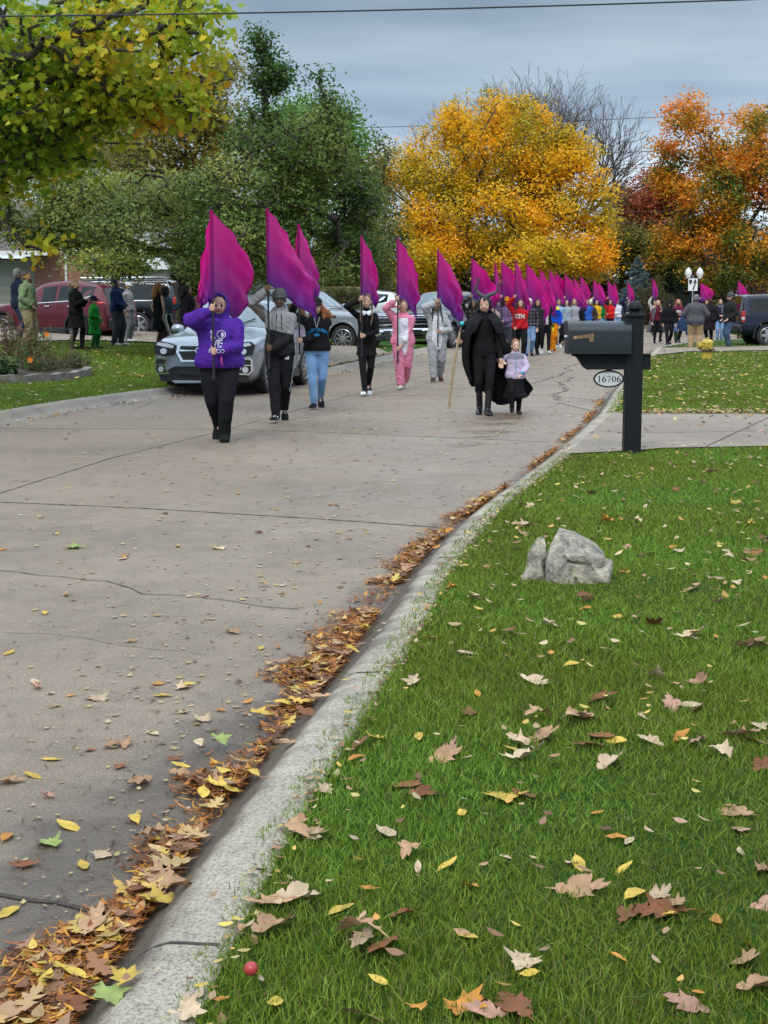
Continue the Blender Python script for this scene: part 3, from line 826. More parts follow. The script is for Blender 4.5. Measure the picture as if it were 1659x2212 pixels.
tree('broadleaf_tree', 'thin olive brown tree just left of the big yellow maple', 'tree', (XA(790, 62), 62, 0.2), (XA(790, 62), 62, 5),
     [(785, 360, 62, 60, 75, 2), (800, 480, 62, 70, 110, 2), (760, 560, 60, 70, 70, 2), (830, 580, 62, 50, 60, 1.5)],
     560, 22, 0.16, 0.55, [(0.07, 0.10, 0.025), (0.12, 0.14, 0.035), (0.2, 0.17, 0.04), (0.3, 0.2, 0.04)], keyf=lambda r, P: 0.35 + 0 * r[:, 0], r_base=0.16, step=0.6, gaps=0.5)
# the big yellow maple
tree('maple_tree', 'big bright yellow maple in full autumn colour at the middle of the street', 'tree', (XA(1065, 84), 84, 0.1), (XA(1070, 84), 84, 4.2),
     [(1070, 330, 84, 190, 85, 4), (930, 420, 83, 120, 80, 4), (1200, 430, 84, 125, 85, 4), (1060, 470, 82, 200, 90, 5), (960, 560, 80, 90, 45, 3), (1130, 560, 79, 120, 50, 4), (1255, 550, 82, 75, 50, 3), (1060, 260, 84, 120, 55, 3), (860, 360, 83, 55, 55, 2), (1230, 330, 84, 60, 40, 2), (900, 620, 82, 50, 55, 2), (1150, 595, 80, 60, 20, 2), (1280, 480, 83, 45, 40, 2)],
     3600, 26, 0.20, 0.62, YELLOW, keyf=lambda r, P: 0.42 + 0.10 * np.sin(P[:, 0] * .9 + P[:, 2]) + 0 * r[:, 0], shape='oval', r_base=0.42, r_tip=0.012, step=0.9, gaps=0.46, gscale=0.5, up=0.3, keynoise=0.42, leafless=0.06, bend=0.35)
def bare(name, label, base, h, levels=7, r0=0.2, spread=0.42, group=None, lean=0, nfork=3, seed=1, shape=1.0):
    rg = np.random.default_rng(seed)
    nodes = [np.zeros(3)]; par = [-1]; R = [r0]
    def grow(i, d, L, r, lv):
        p = nodes[i]; j = i
        segs = 3
        for s in range(segs):
            d = d + rg.normal(0, 0.10, 3); d[2] += 0.07; d /= np.linalg.norm(d)
            nodes.append(nodes[j] + d * L / segs); par.append(j); R.append(max(0.010, r * (1 - 0.12 * (s + 1)))); j = len(nodes) - 1
            if lv > 1 and s < segs - 1 and lv < levels:
                nd = d + rg.normal(0, spread, 3); nd[2] = abs(nd[2]) * .8 + .15; nd /= np.linalg.norm(nd)
                grow(j, nd, L * 0.62, r * 0.5, lv - 2)
        if lv > 0:
            for q in range(nfork if lv > 3 else 2):
                nd = d + rg.normal(0, spread, 3) * [shape, shape, 0.6]; nd /= np.linalg.norm(nd)
                grow(j, nd, L * rg.uniform(.68, .85), r * 0.62, lv - 1)
    grow(0, np.array([lean, 0, 1.0]), h * 0.27, r0, levels)
    root = empty(name, tuple(base), label=label, cat='tree', group=group)
    link('branches', twig_mesh('branches', np.array(nodes), np.array(par), np.array(R), 3), M['bark_grey'], root)
    return root
bare('bare_tree', 'tall bare grey tree fanning out above the right side of the yellow maple', (XA(1150, 98), 98, 0.2), 15.0, 7, 0.26, 0.36, nfork=3, seed=3)
bare('bare_tree', 'smaller bare twiggy tree above the left side of the yellow maple', (XA(960, 98), 98, 0.2), 14.0, 6, 0.2, 0.40, nfork=3, seed=5)
bare('bare_tree', 'bare grey tree whose twigs rise straight out of the top of the yellow maple', (XA(1100, 90), 90, 0.2), 15.6, 7, 0.24, 0.38, nfork=3, seed=9)
# right side
tree('maple_tree', 'orange maple with green lower branches at the right edge', 'tree', (XA(1560, 93), 93, 0.1), (XA(1560, 93), 93, 4.0),
     [(1490, 300, 93, 75, 91, 2.5), (1600, 310, 93, 80, 80, 3), (1560, 420, 92, 130, 80, 3.5), (1660, 420, 93, 91, 110, 3), (1510, 500, 91, 100, 45, 3), (1600, 520, 91, 110, 55, 3.5), (1450, 560, 92, 45, 30, 1.5), (1560, 590, 91, 110, 30, 3), (1450, 390, 93, 40, 35, 1.5), (1720, 520, 93, 80, 100, 3)],
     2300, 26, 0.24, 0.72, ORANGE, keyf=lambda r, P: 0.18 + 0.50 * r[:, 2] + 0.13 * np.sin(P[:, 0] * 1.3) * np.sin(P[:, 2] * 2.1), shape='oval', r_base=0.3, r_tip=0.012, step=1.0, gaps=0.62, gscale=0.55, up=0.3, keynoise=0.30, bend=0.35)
tree('maple_tree', 'red orange tree in the gap between the yellow and the orange maple', 'tree', (XA(1400, 104), 104, 0.2), (XA(1400, 104), 104, 5),
     [(1430, 420, 104, 75, 50, 3), (1370, 440, 104, 45, 40, 3), (1380, 500, 103, 60, 50, 3), (1450, 500, 104, 80, 60, 3)],
     1000, 24, 0.26, 0.8, RED, keyf=lambda r, P: 0.15 + 0.75 * r[:, 2], r_base=0.25, r_tip=0.015, step=1.0, gaps=0.3, gscale=0.5)
tree('broadleaf_tree', 'olive brown tree below the red tree, beside the blue spruce', 'tree', (XA(1340, 100), 100, 0.2), (XA(1340, 100), 100, 4),
     [(1350, 540, 100, 60, 50, 2.5), (1420, 550, 100, 60, 45, 2.5), (1330, 600, 100, 40, 40, 2)],
     620, 22, 0.26, 0.8, OLIVE, keyf=lambda r, P: 0.35 + 0.2 * r[:, 2], r_base=0.22, r_tip=0.015, step=1.0, gaps=0.3)
def spruce(name, label, px, ytop, ybase_px, halfw, Y, cols, n=26000):
    base = AT(px, ybase_px, Y); base.z = max(0.1, base.z)
    H = AT(px, ytop, Y).z - base.z; Wd = halfw * Y / FPX
    root = empty(name, tuple(base), label=label, cat='tree')
    MB().tube([(0, 0, 0), (0, 0, H * .5), (0, 0, H)], [0.16, 0.09, 0.01], 7).build('trunk', M['bark'], root)
    nb = 190
    P = []
    for i in range(nb):
        t = (i + RNG.uniform(0, 1)) / nb
        z = H * (0.04 + 0.95 * t); a = RNG.uniform(0, 2 * math.pi); L = Wd * (1 - t) ** 0.85 * RNG.uniform(.75, 1.12) + 0.06
        m = int(n / nb * (0.3 + 1.3 * (1 - t)))
        s = RNG.uniform(0.1, 1, m) ** .7
        side = RNG.normal(0, 0.16, m) * L * (1.1 - s * .7)
        x = np.cos(a) * L * s - np.sin(a) * side; y = np.sin(a) * L * s + np.cos(a) * side
        P.append(np.stack([x, y, z - 0.12 * L * s + 0.16 * L * s * s + RNG.normal(0, 0.035, m)], -1))
    P = np.concatenate(P)
    c = pick_cols(len(P), cols, RNG.uniform(0, 1, len(P)), 0.3)
    link('foliage', leaf_mesh('foliage', P, 0.16, c, 'slim', 0.1), M['leaf'], root)
    return root
spruce('spruce_tree', 'blue spruce standing behind the last flags', 1376, 553, 690, 56, 95, [(0.10, 0.16, 0.17), (0.18, 0.27, 0.29), (0.27, 0.38, 0.42)])
spruce('spruce_tree', 'dark green spruce right of the blue spruce, behind the green fence', 1452, 566, 690, 46, 98, [(0.02, 0.035, 0.022), (0.04, 0.06, 0.035), (0.06, 0.085, 0.05)], 20000)
spruce('spruce_tree', 'low dark conifer seen under the yellow maple', 1300, 600, 690, 40, 100, [(0.015, 0.03, 0.02), (0.03, 0.045, 0.03), (0.05, 0.07, 0.05)], 14000)
# woods behind, every tree its own
BG = [(870, 560, 110, 75, 95, OLIVE, 'dull olive tree behind the left part of the yellow maple'), (980, 600, 112, 80, 70, BROWN, 'brown tree low behind the left part of the yellow maple'),
      (1100, 590, 112, 90, 80, BROWN, 'brown tree low behind the trunk of the yellow maple'), (1220, 600, 112, 80, 70, BROWN, 'brown tree low behind the right part of the yellow maple'),
      (1500, 600, 112, 70, 75, BROWN, 'brown bush like tree behind the double street lamp'), (1590, 560, 114, 80, 95, BROWN, 'dark brown tree behind the orange maple'), (1690, 590, 112, 80, 100, BROWN, 'brown tree at the right edge behind the dark blue car'),
      (700, 600, 75, 90, 60, OLIVE, 'olive tree low behind the pickup truck'), (560, 560, 78, 110, 90, DKGREEN, 'dark tree far behind the dark green tree'), (400, 500, 76, 120, 120, DKGREEN, 'dark tree behind the spreading grey green tree'), (160, 400, 78, 170, 130, DKGREEN, 'green tree rising behind the brick house'), (-60, 420, 74, 150, 150, OLIVE, 'olive tree behind the garage'),
      (330, 610, 77, 90, 45, DKGREEN, 'low green bush like tree right of the pale low building'), (480, 615, 77, 90, 45, OLIVE, 'low olive tree behind the woman with dark hair'), (640, 615, 80, 90, 45, DKGREEN, 'low dark tree seen between the first two flags'), (780, 640, 82, 70, 35, BROWN, 'low brown thicket behind the pickup truck'), (1290, 640, 116, 60, 35, BROWN, 'low brown thicket left of the blue spruce'), (1400, 640, 117, 60, 40, OLIVE, 'low olive thicket right of the blue spruce'), (930, 640, 114, 80, 35, OLIVE, 'low olive thicket behind the onesies'), (1060, 645, 114, 80, 32, BROWN, 'low brown thicket behind the flags in the middle'), (1180, 645, 114, 80, 32, OLIVE, 'low olive thicket under the right half of the yellow maple')]
for (px, py, Y, rx, ry, pal, lab) in BG:
    tree('broadleaf_tree', lab, 'tree', (XA(px, Y), Y, 0.3), (XA(px, Y), Y, 3.5), [(px, py, Y, rx, ry, 3.0), (px - rx * .4, py + ry * .5, Y, rx * .6, ry * .5, 2), (px + rx * .4, py + ry * .5, Y, rx * .6, ry * .5, 2)],
         420, 22, 0.32 if Y > 90 else 0.22, 1.0 if Y > 90 else .75, pal, keyf=lambda r, P: 0.3 + 0.2 * r[:, 2], r_base=0.2, r_tip=0.015, step=1.0, gaps=0.25, gscale=0.5)

# shrubs
def shrub(name, label, c, r, n, size, pal, shape='oval', stems=14, cat='shrub', key=0.5):
    root = empty(name, tuple(c), label=label, cat=cat)
    d = RNG.normal(0, 1, (n, 3)); d /= np.linalg.norm(d, axis=1)[:, None]
    rr = RNG.uniform(0.1, 1, n) ** .5
    lump = 1 + 0.3 * np.sin(d[:, 0] * 5 + c[0]) * np.sin(d[:, 2] * 4 + 1)
    P = d * (rr * lump)[:, None] * np.array(r); P[:, 2] = np.abs(P[:, 2] + r[2] * .75)
    link('foliage', leaf_mesh('foliage', P, size, pick_cols(n, pal, RNG.normal(key, 0.3, n)), shape, 0.2), M['leaf'], root)
    m = MB()
    for i in range(stems):
        a = RNG.uniform(0, 6.28); s = RNG.uniform(.3, .8)
        m.tube([(0.05 * math.cos(a), .05 * math.sin(a), 0), (r[0] * s * .5 * math.cos(a), r[1] * s * .5 * math.sin(a), r[2] * .8), (r[0] * s * math.cos(a), r[1] * s * math.sin(a), r[2] * 1.4)], [.02, .012, .005], 4)
    m.build('stems', M['bark'], root)
    return root
shrub('shrub', 'round dark green bush between the pickup truck and the yellow maple', (XA(822, 56), 56, 0.3), (0.42, .6, .75), 3500, 0.09, [(0.015, 0.035, 0.018), (0.03, 0.06, 0.03)])
shrub('shrub', 'grey blue leafy bush behind the roof of the silver car', (XA(545, 38), 38, 0.5), (0.75, .8, .85), 5000, 0.11, [(0.08, 0.12, 0.09), (0.16, 0.22, 0.18), (0.2, 0.26, 0.2)])
shrub('shrub', 'pinkish red bare bush far right behind the dark blue car', (XA(1640, 98), 98, 0.3), (3.4, 2, 1.5), 6000, 0.15, [(0.16, 0.05, 0.05), (0.3, 0.08, 0.07), (0.14, 0.08, 0.06)], 'slim')
shrub('shrub', 'brown bush right of the blue spruce behind the marchers', (XA(1400, 88), 88, 0.2), (1.1, 1, 1.5), 4500, 0.13, BROWN + OLIVE[:2])
shrub('shrub', 'yellow leaved low bush behind the people in onesies', (XA(900, 70), 70, 0.2), (1.6, 1, 0.6), 4000, 0.12, YELLOW, key=.3)
shrub('shrub', 'orange brown low bush on the corner beside the onlookers', (XA(1560, 92), 92, 0.2), (4.0, 1, 0.35), 4500, 0.14, [(0.3, 0.16, 0.03), (0.42, 0.22, 0.04)], key=.5)
shrub('shrub', 'low green bush against the brick wall behind the cars', (XA(250, 52), 52, 0.6), (1.6, .6, .7), 5000, 0.1, [(0.04, 0.07, 0.02), (0.10, 0.14, 0.04)])
# tall plume grass behind the truck
root = empty('ornamental_grass', (XA(745, 54), 54, 0.4), label='tall pale plume grass arching behind the pickup truck', cat='plant')
n = 2600
a = RNG.uniform(0, 6.28, n); L = RNG.uniform(1.2, 2.0, n); out = RNG.uniform(.1, .75, n) * 1.2
V = np.zeros((n, 6, 3)); wv = 0.02
for k, (s, o) in enumerate(((0, 0), (.7, .35), (.86, 1.0))):
    cx = np.cos(a) * out * o + np.cos(a * 7) * .15; cy = np.sin(a) * out * o; cz = L * s * (1 if k < 2 else 1.0)
    V[:, 2 * k] = np.stack([cx - wv, cy, cz], -1); V[:, 2 * k + 1] = np.stack([cx + wv, cy, cz], -1)
q = (np.arange(n)[:, None, None] * 6 + np.array([[0, 1, 3, 2], [2, 3, 5, 4]])[None]).reshape(-1, 4)
link('blades', quads_mesh('blades', V.reshape(-1, 3), q, np.repeat(pick_cols(n, [(0.12, 0.13, 0.05), (0.3, 0.26, 0.13), (0.4, 0.36, 0.22)], RNG.uniform(0, 1, n)), 6, 0)), M['grass'], root)

# ---------------------------------------------------------------- houses
def brick_mat():
    m, nt, b, out = mat_new('brick_wall')
    L = nt.links
    tc = N(nt, 'ShaderNodeTexCoord'); mp = N(nt, 'ShaderNodeMapping'); mp.inputs['Rotation'].default_value = (math.pi / 2, 0, 0)
    br = N(nt, 'ShaderNodeTexBrick', Scale=1.0)
    br.inputs['Color1'].default_value = (0.24, 0.075, 0.045, 1); br.inputs['Color2'].default_value = (0.34, 0.13, 0.08, 1); br.inputs['Mortar'].default_value = (0.33, 0.27, 0.22, 1)
    br.inputs['Mortar Size'].default_value = 0.008; br.inputs['Brick Width'].default_value = 0.21; br.inputs['Row Height'].default_value = 0.075
    L.new(tc.outputs['Object'], mp.inputs[0]); L.new(mp.outputs[0], br.inputs['Vector']); L.new(br.outputs[0], b.inputs['Base Color'])
    b.inputs['Roughness'].default_value = 0.9
    return m
def lap_mat(name, c, pitch=0.15):
    m, nt, b, out = mat_new(name)
    L = nt.links
    tc = N(nt, 'ShaderNodeTexCoord'); sx = N(nt, 'ShaderNodeSeparateXYZ'); L.new(tc.outputs['Object'], sx.inputs[0])
    md = N(nt, 'ShaderNodeMath', operation='PINGPONG'); md.inputs[1].default_value = pitch
    L.new(sx.outputs[2], md.inputs[0])
    bp = N(nt, 'ShaderNodeBump', Strength=1.0, Distance=0.25); L.new(md.outputs[0], bp.inputs['Height']); L.new(bp.outputs[0], b.inputs['Normal'])
    nz = N(nt, 'ShaderNodeTexNoise', Scale=3.0, Detail=5.0); L.new(tc.outputs['Object'], nz.inputs['Vector'])
    r = N(nt, 'ShaderNodeValToRGB'); r.color_ramp.elements[0].color = (*[x * .8 for x in c], 1); r.color_ramp.elements[1].color = (*c, 1)
    L.new(nz.outputs[0], r.inputs[0]); L.new(r.outputs[0], b.inputs['Base Color']); b.inputs['Roughness'].default_value = 0.7
    return m
M['brick'] = brick_mat(); M['siding'] = lap_mat('white_siding', (0.6, 0.6, 0.58)); M['roof'] = mat('roof_shingle', (0.12, 0.10, 0.09), 0.9, var=0.4, scale=12, bump=0.02)
M['garage'] = lap_mat('garage_panel', (0.40, 0.38, 0.33), 0.5); M['trim'] = mat('painted_trim', (0.30, 0.27, 0.22), 0.6)
HY = 54.0
def hp(px, py, Y=HY): return AT(px, py, Y)
h = empty('brick_house', (XA(100, HY), HY, 0.5), label='red brick house with white siding above behind the parked cars', cat='house')
hx, hz = XA(100, HY), 0.5
def HX(px): return XA(px, HY) - hx
def HZ(py): return CAMZ + (HOR - py) * HY / FPX - hz
def wallbox(mb, x0, x1, z0, z1, y0=0.0, y1=0.3):
    return mb.box(((x0 + x1) / 2, (y0 + y1) / 2, (z0 + z1) / 2), (x1 - x0, y1 - y0, z1 - z0))
wallbox(MB(), HX(84), HX(214), -1, HZ(548), 0, 7).build('wall', M['brick'], h)
wallbox(MB(), HX(100), HX(330), HZ(548) + .01, HZ(330), 0.25, 7).build('siding', M['siding'], h)
m = MB(); m.prism([(HX(92), HZ(335)), (HX(215), HZ(240)), (HX(338), HZ(335))], (0, -0.3, 0), (1, 0, 0), (0, 0, 1), (0, 8, 0)); m.build('roof', M['roof'], h)
m = MB(); wallbox(m, HX(-110), HX(84) - .01, -1, HZ(560), 0.3, 7); m.build('garage_wall', M['brick'], h)
m = MB(); wallbox(m, HX(-70), HX(64), -1, HZ(563), 0.14, 0.28)
for i in range(1, 5): wallbox(m, HX(-70) + .02, HX(64) - .02, i * .52 - .42, i * .52 - .40, 0.12, 0.138)
m.build('garage_door', M['garage'], h)
m = MB(); wallbox(m, HX(64) + .003, HX(83), -1, HZ(556), 0.05, 0.29); m.build('door_frame', M['trim'], h)
m = MB(); m.prism([(-0.9, 0), (3.5, 1.9), (3.5, 2.1), (-0.9, 0.12)], (HX(-120), 0, HZ(552)), (0, 1, 0), (0, 0, 1), (HX(130) - HX(-120), 0, 0)); m.build('garage_roof', M['roof'], h)
m = MB(); m.box(((HX(-120) + HX(130)) / 2, -0.95, HZ(551)), (HX(130) - HX(-120), 0.12, 0.16)); m.build('gutter', M['white'], h)
for px in (152, 211):
    m = MB(); m.tube([(HX(px), -0.06, -0.5), (HX(px), -0.06, HZ(556)), (HX(px) + (0 if px < 200 else .5), -0.06 - (0.0 if px < 200 else .1), HZ(545))], 0.05, 6); m.build('downspout', M['white'], h)
for (a, b_, t, bt) in ((240, 285, 400, 460),):
    wf = MB(); wallbox(wf, HX(a), HX(b_), HZ(bt), HZ(t), 0.18, 0.248); o = wf.build('window', M['white'], h)
    wp = MB(); wallbox(wp, HX(a + 5), HX(b_ - 5), HZ(bt - 5), HZ(t + 5), 0.165, 0.178); wp.build('pane', M['glass'], o)
m = MB(); wallbox(m, HX(222), HX(250), -1, HZ(440), 0.0, 0.9); m.build('chimney', mat('field_stone', (0.16, 0.14, 0.11), .9, var=.5, scale=5, bump=.03, col2=(.3, .27, .22)), h)
h2 = empty('neighbour_house', (XA(300, 72), 72, 0.5), label='pale low building with white roof seen under the branches right of the brick house', cat='house')
sx_ = 72 / FPX
m = MB(); m.box((0, 3, 1.0), (120 * sx_, 5, 3.2)); m.build('wall', mat('pale_wall', (0.36, 0.34, 0.32), .8, var=.15), h2)
m = MB(); m.prism([(-66 * sx_, 2.6), (-30 * sx_, 3.7), (30 * sx_, 3.7), (66 * sx_, 2.6)], (0, 0.2, 0), (1, 0, 0), (0, 0, 1), (0, 5.6, 0)); m.build('roof', M['white'], h2)
m = MB(); m.box((-20 * sx_, 0.46, 1.4), (1.0, 0.06, 1.0)); m.build('window', M['glass'], h2)
# green windscreen fence behind the marchers at the far corner
f = empty('fence', (XA(1465, 92), 92, 0.1), label='dark green windscreen fence behind the group on the corner', cat='fence')
s9 = 92 / FPX
m = MB(); m.box((0, 0, 1.0), (74 * s9, 0.05, 1.75)); m.build('screen', mat('green_mesh', (0.012, 0.03, 0.022), .8), f)
for k in range(5):
    MB().tube([(-37 * s9 + k * 74 * s9 / 4, 0.06, -.2), (-37 * s9 + k * 74 * s9 / 4, 0.06, 2.0)], 0.04, 6).build('post', M['black'], f)
# low rail behind the onesies
f = empty('rail_fence', (XA(872, 58), 58, 0.15), label='low pale wooden rail behind the marchers in onesies', cat='fence')
s9 = 58 / FPX
MB().box((0, 0, 0.33), (84 * s9, 0.06, 0.14)).build('rail', M['wood'], f)
for k in (-1, 0, 1): MB().box((k * 38 * s9, 0.09, 0.2), (0.1, 0.1, 0.5)).build('post', M['wood'], f)
# ---------------------------------------------------------------- vehicles
def half_ring(st):
    x, zb, zbelt, zt, wl_, wb, wt = st
    zm = min(0.80, zbelt - 0.06)
    return [(0, zb), (wl_ * .86, zb), (wl_, zb + 0.10), (wb * 1.0, zb + 0.55 * (zm - zb)), (wb, zm), (wb * .965, zbelt), (wt + (wb * .965 - wt) * .16, zt - 0.14 * (zt - zbelt) - 0.02), (wt * .95, zt - 0.03), (wt * .62, zt), (0, zt + 0.012)]
def vehicle(name, label, cat, loc, head, st, windows, wheels, wr, ww, track, paintm, trim, group=None, spokes=10, clad=True, rimcol='alloy', glassm='glass', arch=0.07, steps=None):
    """+x is the front; st = stations; windows = (name, i0, i1) side panes, or ('windshield'|'rear_window', i0, i1)"""
    root = empty(name, loc, head, label=label, cat=cat, group=group)
    rings = []
    for s_ in st:
        h = half_ring(s_)
        rings.append([Vector((s_[0], -y, z)) for y, z in h] + [Vector((s_[0], y, z)) for y, z in h[1:-1][::-1]])
    K = len(half_ring(st[0]))
    mb = MB(); mb.rings([r for r in rings])
    me = mb.mesh('body')
    bm = bmesh.new(); bm.from_mesh(me)
    # round the long edges a little
    cre = bm.edges.layers.float.get('crease_edge') or bm.edges.layers.float.new('crease_edge')
    for e_ in bm.edges:
        if len(e_.link_faces) == 2:
            a_ = e_.calc_face_angle(0)
            e_[cre] = 0.88 if a_ > rad(26) else 0.4
    bm.to_mesh(me); bm.free()
    body = link('body', me, paintm, root, 40)
    sb = body.modifiers.new('s', 'SUBSURF'); sb.levels = 2; sb.render_levels = 2
    cm = MB()
    for wx in wheels:
        cm.lathe([(wr + arch, -2.0), (wr + arch, 2.0)], (wx, 0, wr), 32, 'Y')
    cut = cm.build('cutter', M['black'], root, False); CUTTERS.append(cut)
    bo = body.modifiers.new('b', 'BOOLEAN'); bo.operation = 'DIFFERENCE'; bo.object = cut; bo.solver = 'EXACT'
    def fin(o, m_):
        m_.polygons.foreach_set('use_smooth', np.ones(len(m_.polygons), dtype=bool)); m_.set_sharp_from_angle(angle=rad(32))
    DEFER.append((body, fin))
    # wheel liners (dark inner arches) and floor
    lm = MB()
    for wx in wheels:
        for sgn in (-1, 1):
            n = 20
            rg = []
            for yy in (0.0, track / 2 + ww * 0.30):
                rg.append([(wx + (wr + arch - .004) * math.cos(math.pi * k / n), sgn * yy, wr + (wr + arch - .004) * math.sin(math.pi * k / n)) for k in range(n + 1)])
            lm.rings(rg, cap=False, closed=False)
    lm.box(((wheels[0] + wheels[-1]) / 2, 0, wr + .12), (abs(wheels[0] - wheels[-1]) - .9, track * .9, .24))
    lm.build('underbody', M['black'], root, False)
    def pt(i, j, sgn):
        y, z = half_ring(st[i])[j]
        return Vector((st[i][0], sgn * y, z))
    for (wn_, i0, i1) in windows:
        sides = (-1, 1)
        if wn_ in ('windshield', 'rear_window'):
            rows = [pt(i0, j, -1) for j in range(5, K)] + [pt(i0, j, 1) for j in range(K - 2, 4, -1)]
            rows1 = [pt(i1, j, -1) for j in range(6, K)] + [pt(i1, j, 1) for j in range(K - 2, 5, -1)]
            rows = rows[1:-1]
            def mix(a, b, t): return [p.lerp(q, t) for p, q in zip(a, b)]
            gA, gB = mix(rows, rows1, 0.06), mix(rows, rows1, 0.93)
            nrm = (Vector((1, 0, 0)) if st[i0][0] > st[i1][0] else Vector((-1, 0, 0))) * .7 + Vector((0, 0, .7))
            G5 = []
            for t in (0.05, 0.35, .65, .94):
                r_ = mix(rows, rows1, t); c = sum(r_, Vector()) / len(r_)
                G5.append([Vector((p.x, c.y + (p.y - c.y) * 0.95, p.z)) + nrm * 0.014 for p in r_])
            m = MB(); m.rings(G5, cap=False, closed=False)
            m.build(wn_, M[glassm] if wn_ == 'windshield' else M['glass'], root, True)
        else:
            for sgn in sides:
                a, b_, c, d = pt(i0, 5, sgn), pt(i1, 5, sgn), pt(i1, 6, sgn), pt(i0, 6, sgn)
                lo0, lo1 = a.lerp(b_, 0.04), a.lerp(b_, 0.96)
                hi0, hi1 = d.lerp(c, 0.04), d.lerp(c, 0.96)
                q = [lo0.lerp(hi0, .06), lo1.lerp(hi1, .06), lo1.lerp(hi1, .93), lo0.lerp(hi0, .93)]
                off = Vector((0, sgn * 0.012, 0.004))
                m = MB(); m.add([p + off for p in q] + [p - off * 2 for p in q], [(0, 1, 2, 3), (4, 5, 1, 0), (5, 6, 2, 1), (6, 7, 3, 2), (7, 4, 0, 3)])
                m.build('window', M['glass'], root, False)
    # wheels
    for wx in wheels:
        for sgn in (-1, 1):
            w = empty('wheel', (wx, sgn * (track / 2), wr)); w.parent = root
            prof = [(wr * .66, -ww / 2 + .01), (wr * .80, -ww / 2), (wr * .95, -ww / 2 + .01), (wr, -ww / 2 + .045), (wr, ww / 2 - .045), (wr * .95, ww / 2 - .01), (wr * .80, ww / 2), (wr * .66, ww / 2 - .01)]
            rr_ = [(r, z) for r, z in prof]
            m = MB(); m.lathe(rr_, (0, 0, 0), 36, 'Y'); m.build('tyre', M['rubber'], w, 50)
            fy = sgn * (ww / 2 - .012)
            m = MB()
            # rim lip
            n = 36; r0, r1 = wr * .70, wr * .62
            rg = [[(r * math.cos(2 * math.pi * k / n), y, r * math.sin(2 * math.pi * k / n)) for k in range(n)] for r, y in ((r0, fy + sgn * .006), (r0 - .012, fy + sgn * .012), (r1, fy - sgn * .02), (r1, fy + sgn * .0))]
            m.rings(rg, cap=False)
            for k in range(spokes):
                a = 2 * math.pi * (k + .5) / spokes
                wd = (0.030 if spokes > 7 else .075) * (wr / .36)
                da = Vector((math.cos(a), 0, math.sin(a))); tn = Vector((-math.sin(a), 0, math.cos(a)))
                p0, p1 = da * wr * .12, da * wr * .67
                o0 = Vector((0, fy + sgn * .012, 0)); o1 = Vector((0, fy + sgn * 0.0, 0)); dp = Vector((0, -sgn * .03, 0))
                vs = [p0 + tn * wd * .7 + o0, p0 - tn * wd * .7 + o0, p1 - tn * wd * .42 + o1, p1 + tn * wd * .42 + o1]
                m.add(vs + [v + dp for v in vs], [(0, 1, 2, 3), (4, 7, 6, 5), (0, 4, 5, 1), (1, 5, 6, 2), (2, 6, 7, 3), (3, 7, 4, 0)])
            m.lathe([(0.001, -.02), (wr * .16, -.02), (wr * .16, .012), (wr * .1, .02), (0.001, .02)], (0, fy, 0), 16, 'Y')
            m.build('rim', M[rimcol], w, 40)
            m = MB(); m.lathe([(wr * .68, -.01), (wr * .68, .005)], (0, fy - sgn * .05, 0), 30, 'Y'); m.build('hub', M['black'], w, 40)
    # arch mouldings
    if clad:
        for wx in wheels:
            for sgn in (-1, 1):
                n = 18; hw = None
                # local half width near the wheel
                hw = np.interp(wx, [s_[0] for s_ in st][::-1] if st[0][0] > st[-1][0] else [s_[0] for s_ in st], [s_[5] for s_ in st][::-1] if st[0][0] > st[-1][0] else [s_[5] for s_ in st])
                rg = []
                for (rr2, yo) in ((wr + arch - .012, -.06), (wr + arch - .012, .014), (wr + arch + .045, .014), (wr + arch + .055, -.03)):
                    rg.append([(wx + rr2 * math.cos(math.pi * (k / n) * 1.12 - .19), sgn * (hw + yo), wr + rr2 * math.sin(math.pi * (k / n) * 1.12 - .19)) for k in range(n + 1)])
                m = MB(); m.rings(rg, cap=False, closed=False); m.build('wheel_arch', trim, root, 50)
    return root
def S(*a): return a
SILVER = paint('silver_paint', (0.27, 0.31, 0.36), .3, .5, .6)
# --- silver SUV at the left kerb, nose to the camera
st = [S(2.27, .30, .76, .84, .74, .78, .66), S(2.22, .24, .84, .92, .82, .87, .74), S(2.05, .22, .90, .99, .85, .90, .78), S(1.6, .22, .96, 1.04, .86, .905, .79), S(1.12, .22, .98, 1.08, .86, .905, .76), S(.92, .22, 1.0, 1.13, .86, .905, .74),
      S(.25, .22, 1.02, 1.60, .86, .905, .64), S(.12, .22, 1.02, 1.64, .86, .905, .64), S(-.55, .22, 1.03, 1.70, .86, .905, .65), S(-.65, .22, 1.03, 1.70, .86, .905, .65), S(-1.4, .22, 1.05, 1.69, .86, .90, .64), S(-1.5, .22, 1.06, 1.685, .86, .90, .64), S(-1.98, .24, 1.08, 1.64, .84, .89, .62), S(-2.16, .28, 1.08, 1.50, .82, .87, .60), S(-2.3, .34, 1.02, 1.12, .78, .84, .66), S(-2.33, .42, .8, .86, .7, .78, .6)]
_px = (381 + 572) / 2; _yf = 5120 / 196.0
hd = rad(-90) - rad(10.8)
cx = XA(_px, _yf) + 1.335 * math.sin(rad(10.8)); cy = _yf + 1.335 * math.cos(rad(10.8))
suv = vehicle('parked_car', 'silver SUV parked at the left kerb facing the camera', 'car', (cx, cy, 0), hd, st,
    [('windshield', 5, 6), ('window', 7, 8), ('window', 9, 10), ('window', 11, 12), ('rear_window', 14, 12)], (1.335, -1.335), .355, .225, 1.57, SILVER, M['black'], glassm='windshield', spokes=10)
FX = 2.305
